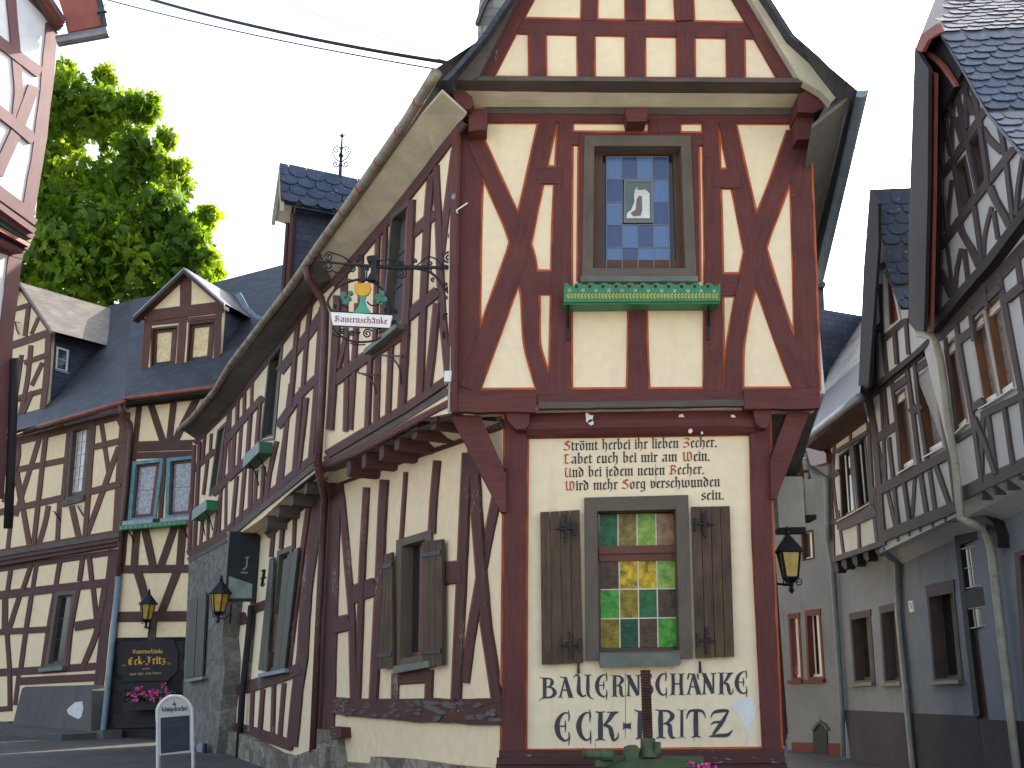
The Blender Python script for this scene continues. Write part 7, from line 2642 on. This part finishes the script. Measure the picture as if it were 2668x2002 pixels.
mb.lathe(cn, [(.27, zd - .10), (.29, zd - .07), (.29, zd - .02), (.20, zd + .01), (.10, zd + .02)], 24)
for k in range(2):
    d_ = Vector((1, -.15, 0)).normalized() if k == 0 else Vector((-1, -.1, 0)).normalized()
    mb.box(cn + d_ * .22 + Z * (zd + .005), d_ * .14, Vector((-d_.y, d_.x, 0)) * .035, Z * .03)
mb.build('ratchet_wheel', M['cast_green'], wp)
mb = MB()
for k in range(22):
    a = 6.2832 * k / 22
    c = cn + Vector((math.cos(a) * .36, math.sin(a) * .36, (gz0 + .18 + zd - .2) / 2 ))
    hh = (zd - .2 - gz0 - .18) / 2
    mb.box(c, Vector((-math.sin(a), math.cos(a), 0)) * .042, Vector((math.cos(a), math.sin(a), 0)) * .012, Z * hh)
mb.build('press_basket', M['darkbrown'], wp)
mb = MB()
mb.lathe(cn, [(.50, gz0 + .10), (.50, gz0 + .17), (.46, gz0 + .18)], 24)
for k in range(3):
    a = k * 2.094
    mb.box(cn + Vector((math.cos(a) * .4, math.sin(a) * .4, gz0 + .05)), Vector((.05, 0, 0)), Vector((0, .05, 0)), Z * .06)
mb.build('base', M['cast_green'], wp)

random.seed(15)
pc = VW.at(1815, 2000, .02)
pg = thing('potted_geranium', 'pink flowering plant in a pot beside the wine press', 'plant', Vector((pc.x, pc.y, gz0)))
mb = MB()
b0 = Vector((pc.x, pc.y, gz0))
mb.lathe(b0, [(.11, 0), (.15, .30), (.165, .30), (.165, .34), (.13, .34)], 16)
mb.build('pot', M['terracotta'], pg)
mf, ml = MB(), MB()
ztop = VW.at(1790, 1990).z
for _ in range(420):
    h_ = random.random()
    p = b0 + Vector((random.gauss(0, .12), random.gauss(0, .10), .32 + (ztop - gz0 - .38) * h_))
    d = Vector((random.gauss(0, 1), random.gauss(0, 1), random.gauss(.4, 1))).normalized()
    u = d.orthogonal().normalized() * .04
    w = d.cross(u)
    ml.face([p - u, p - w * .8, p + u, p + w * .8])
for (x, y) in ((1797, 1993), (1803, 2000), (1790, 1998), (1812, 2003), (1829, 2002), (1838, 2000), (1846, 2006), (1822, 2012), (1805, 2012)):
    c = VW.at(x, y, .06)
    for _ in range(26):
        p = c + Vector((random.gauss(0, .016), random.gauss(0, .016), random.gauss(0, .014)))
        d = Vector((random.gauss(0, 1), random.gauss(-1, 1), random.gauss(.3, 1))).normalized()
        u = d.orthogonal().normalized() * .013
        w = d.cross(u)
        mf.face([p - u, p - w, p + u, p + w])
mb = MB()
for k in range(9):
    a = k * .7
    mb.tube([b0 + Z * .3, b0 + Vector((math.cos(a) * .06, math.sin(a) * .06, (ztop - gz0) * .9))], .006, 4)
mb.build('stem', M['leafgreen'], pg)
ml.build('foliage', M['leafgreen'], pg)
mf.build('blossom', M['petal'], pg)

# ================================================================== drain pipes, number plate, overhead wires
def pipe(root, pts, r, mt, n=8):
    mb = MB()
    mb.tube(pts, r, n)
    return mb.build('downpipe', mt, root, smooth=True)
pipe(HM, [R1U.at(2390, 855, .14), R1U.at(2394, 870, .14), R1U.at(2412, 873, .13), R1U.at(2430, 876, .10), R1U.at(2438, 892, .08), R1U.at(2453, 950, .07), R1U.at(2471, 1099, .07), R1U.at(2489, 1204, .07), R1U.at(2503, 1350, .07), R1G.at(2524, 1362, .40), R1G.at(2566, 1378, .14), R1G.at(2582, 1430, .08), R1G.at(2634, 1867, .08), R1G.at(2665, 2120, .08)], .045, M['pipecream'])
pipe(HL, [R2U.at(2300, 1434, .03), R2G.at(2320, 1452, .2), R2G.at(2338, 1466, .06), R2G.at(2341, 1596, .06), R2G.at(2379, 1990, .06), R2G.at(2400, 2150, .06)], .05, M['zinc'])
pipe(HL, [R3U.at(2097, 1195, .40), R3U.at(2105, 1216, .34), R3U.at(2130, 1232, .16), R3U.at(2153, 1247, .06), R3U.at(2157, 1400, .06), R3G.at(2170, 1480, .08), R3G.at(2192, 1829, .08), R3G.at(2204, 2100, .08)], .05, M['zincblue'])
mb_pts = [L2U.at(313, 1050, .40), L2U.at(316, 1078, .38), L3W.at(340, 1104, .10), L3W.at(340, 1135, .08), L3W.at(330, 1250, .08), L3W.at(318, 1368, .08), L3W.at(309, 1505, .08)]
pipe(HB, mb_pts, .055, M['pipebrown'])
pipe(HB, [L3W.at(309, 1503, .08), L3W.at(290, 1700, .10), L3W.at(268, 1918, .12), L3W.at(262, 1985, .12)], .065, M['zincblue'])

c0 = R2G.at(2372, 1578, .01)
npl = thing('house_number', 'tiny white house number plate on the grey wall left of the deep window', 'number plate', c0)
mb = MB()
poly(mb, R2G, [(2366, 1567), (2376, 1565), (2380, 1594), (2370, 1596)], .025, 0)
mb.build('plate', M['white'], npl)
mb = MB()
beam(mb, R2G, [(2368.5, 1573), (2371.5, 1569.5), (2374, 1572), (2373.5, 1577), (2370.5, 1587), (2376, 1586)], 1.6, .028, .02, wobble=0)
mb.build('numeral', M['slateblue_paint'], npl)

def cable(label, a, b_, r, sag):
    p, q = a, b_
    pts = []
    for k in range(25):
        f = k / 24
        pts.append(p.lerp(q, f) - Z * (sag * 4 * f * (1 - f)))
    c = thing('overhead_cable', label, 'cable', p, 'wires over the street')
    mb = MB()
    mb.tube(pts, r, 5)
    mb.build('wire', M['iron'], c)
FWr = Wall((0, 9.6), (1, 0), (0, -1))
FWl = Wall((0, 13.0), (1, 0), (0, -1))
cable('thick dark cable running to the eaves, lower end under the gable verge', FWr.at(1182, 166), FWl.at(300, -30), .022, .10)
cable('thin black wire just below the thick cable', FWr.at(1140, 181), FWl.at(180, -28), .009, .08)
cable('fine wire, upper of the pair crossing near the gable', FWr.at(1176, 158), FWl.at(680, -26), .005, .06)
cable('fine wire, lower of the pair crossing near the gable', FWr.at(1172, 162), FWl.at(640, -30), .004, .08)
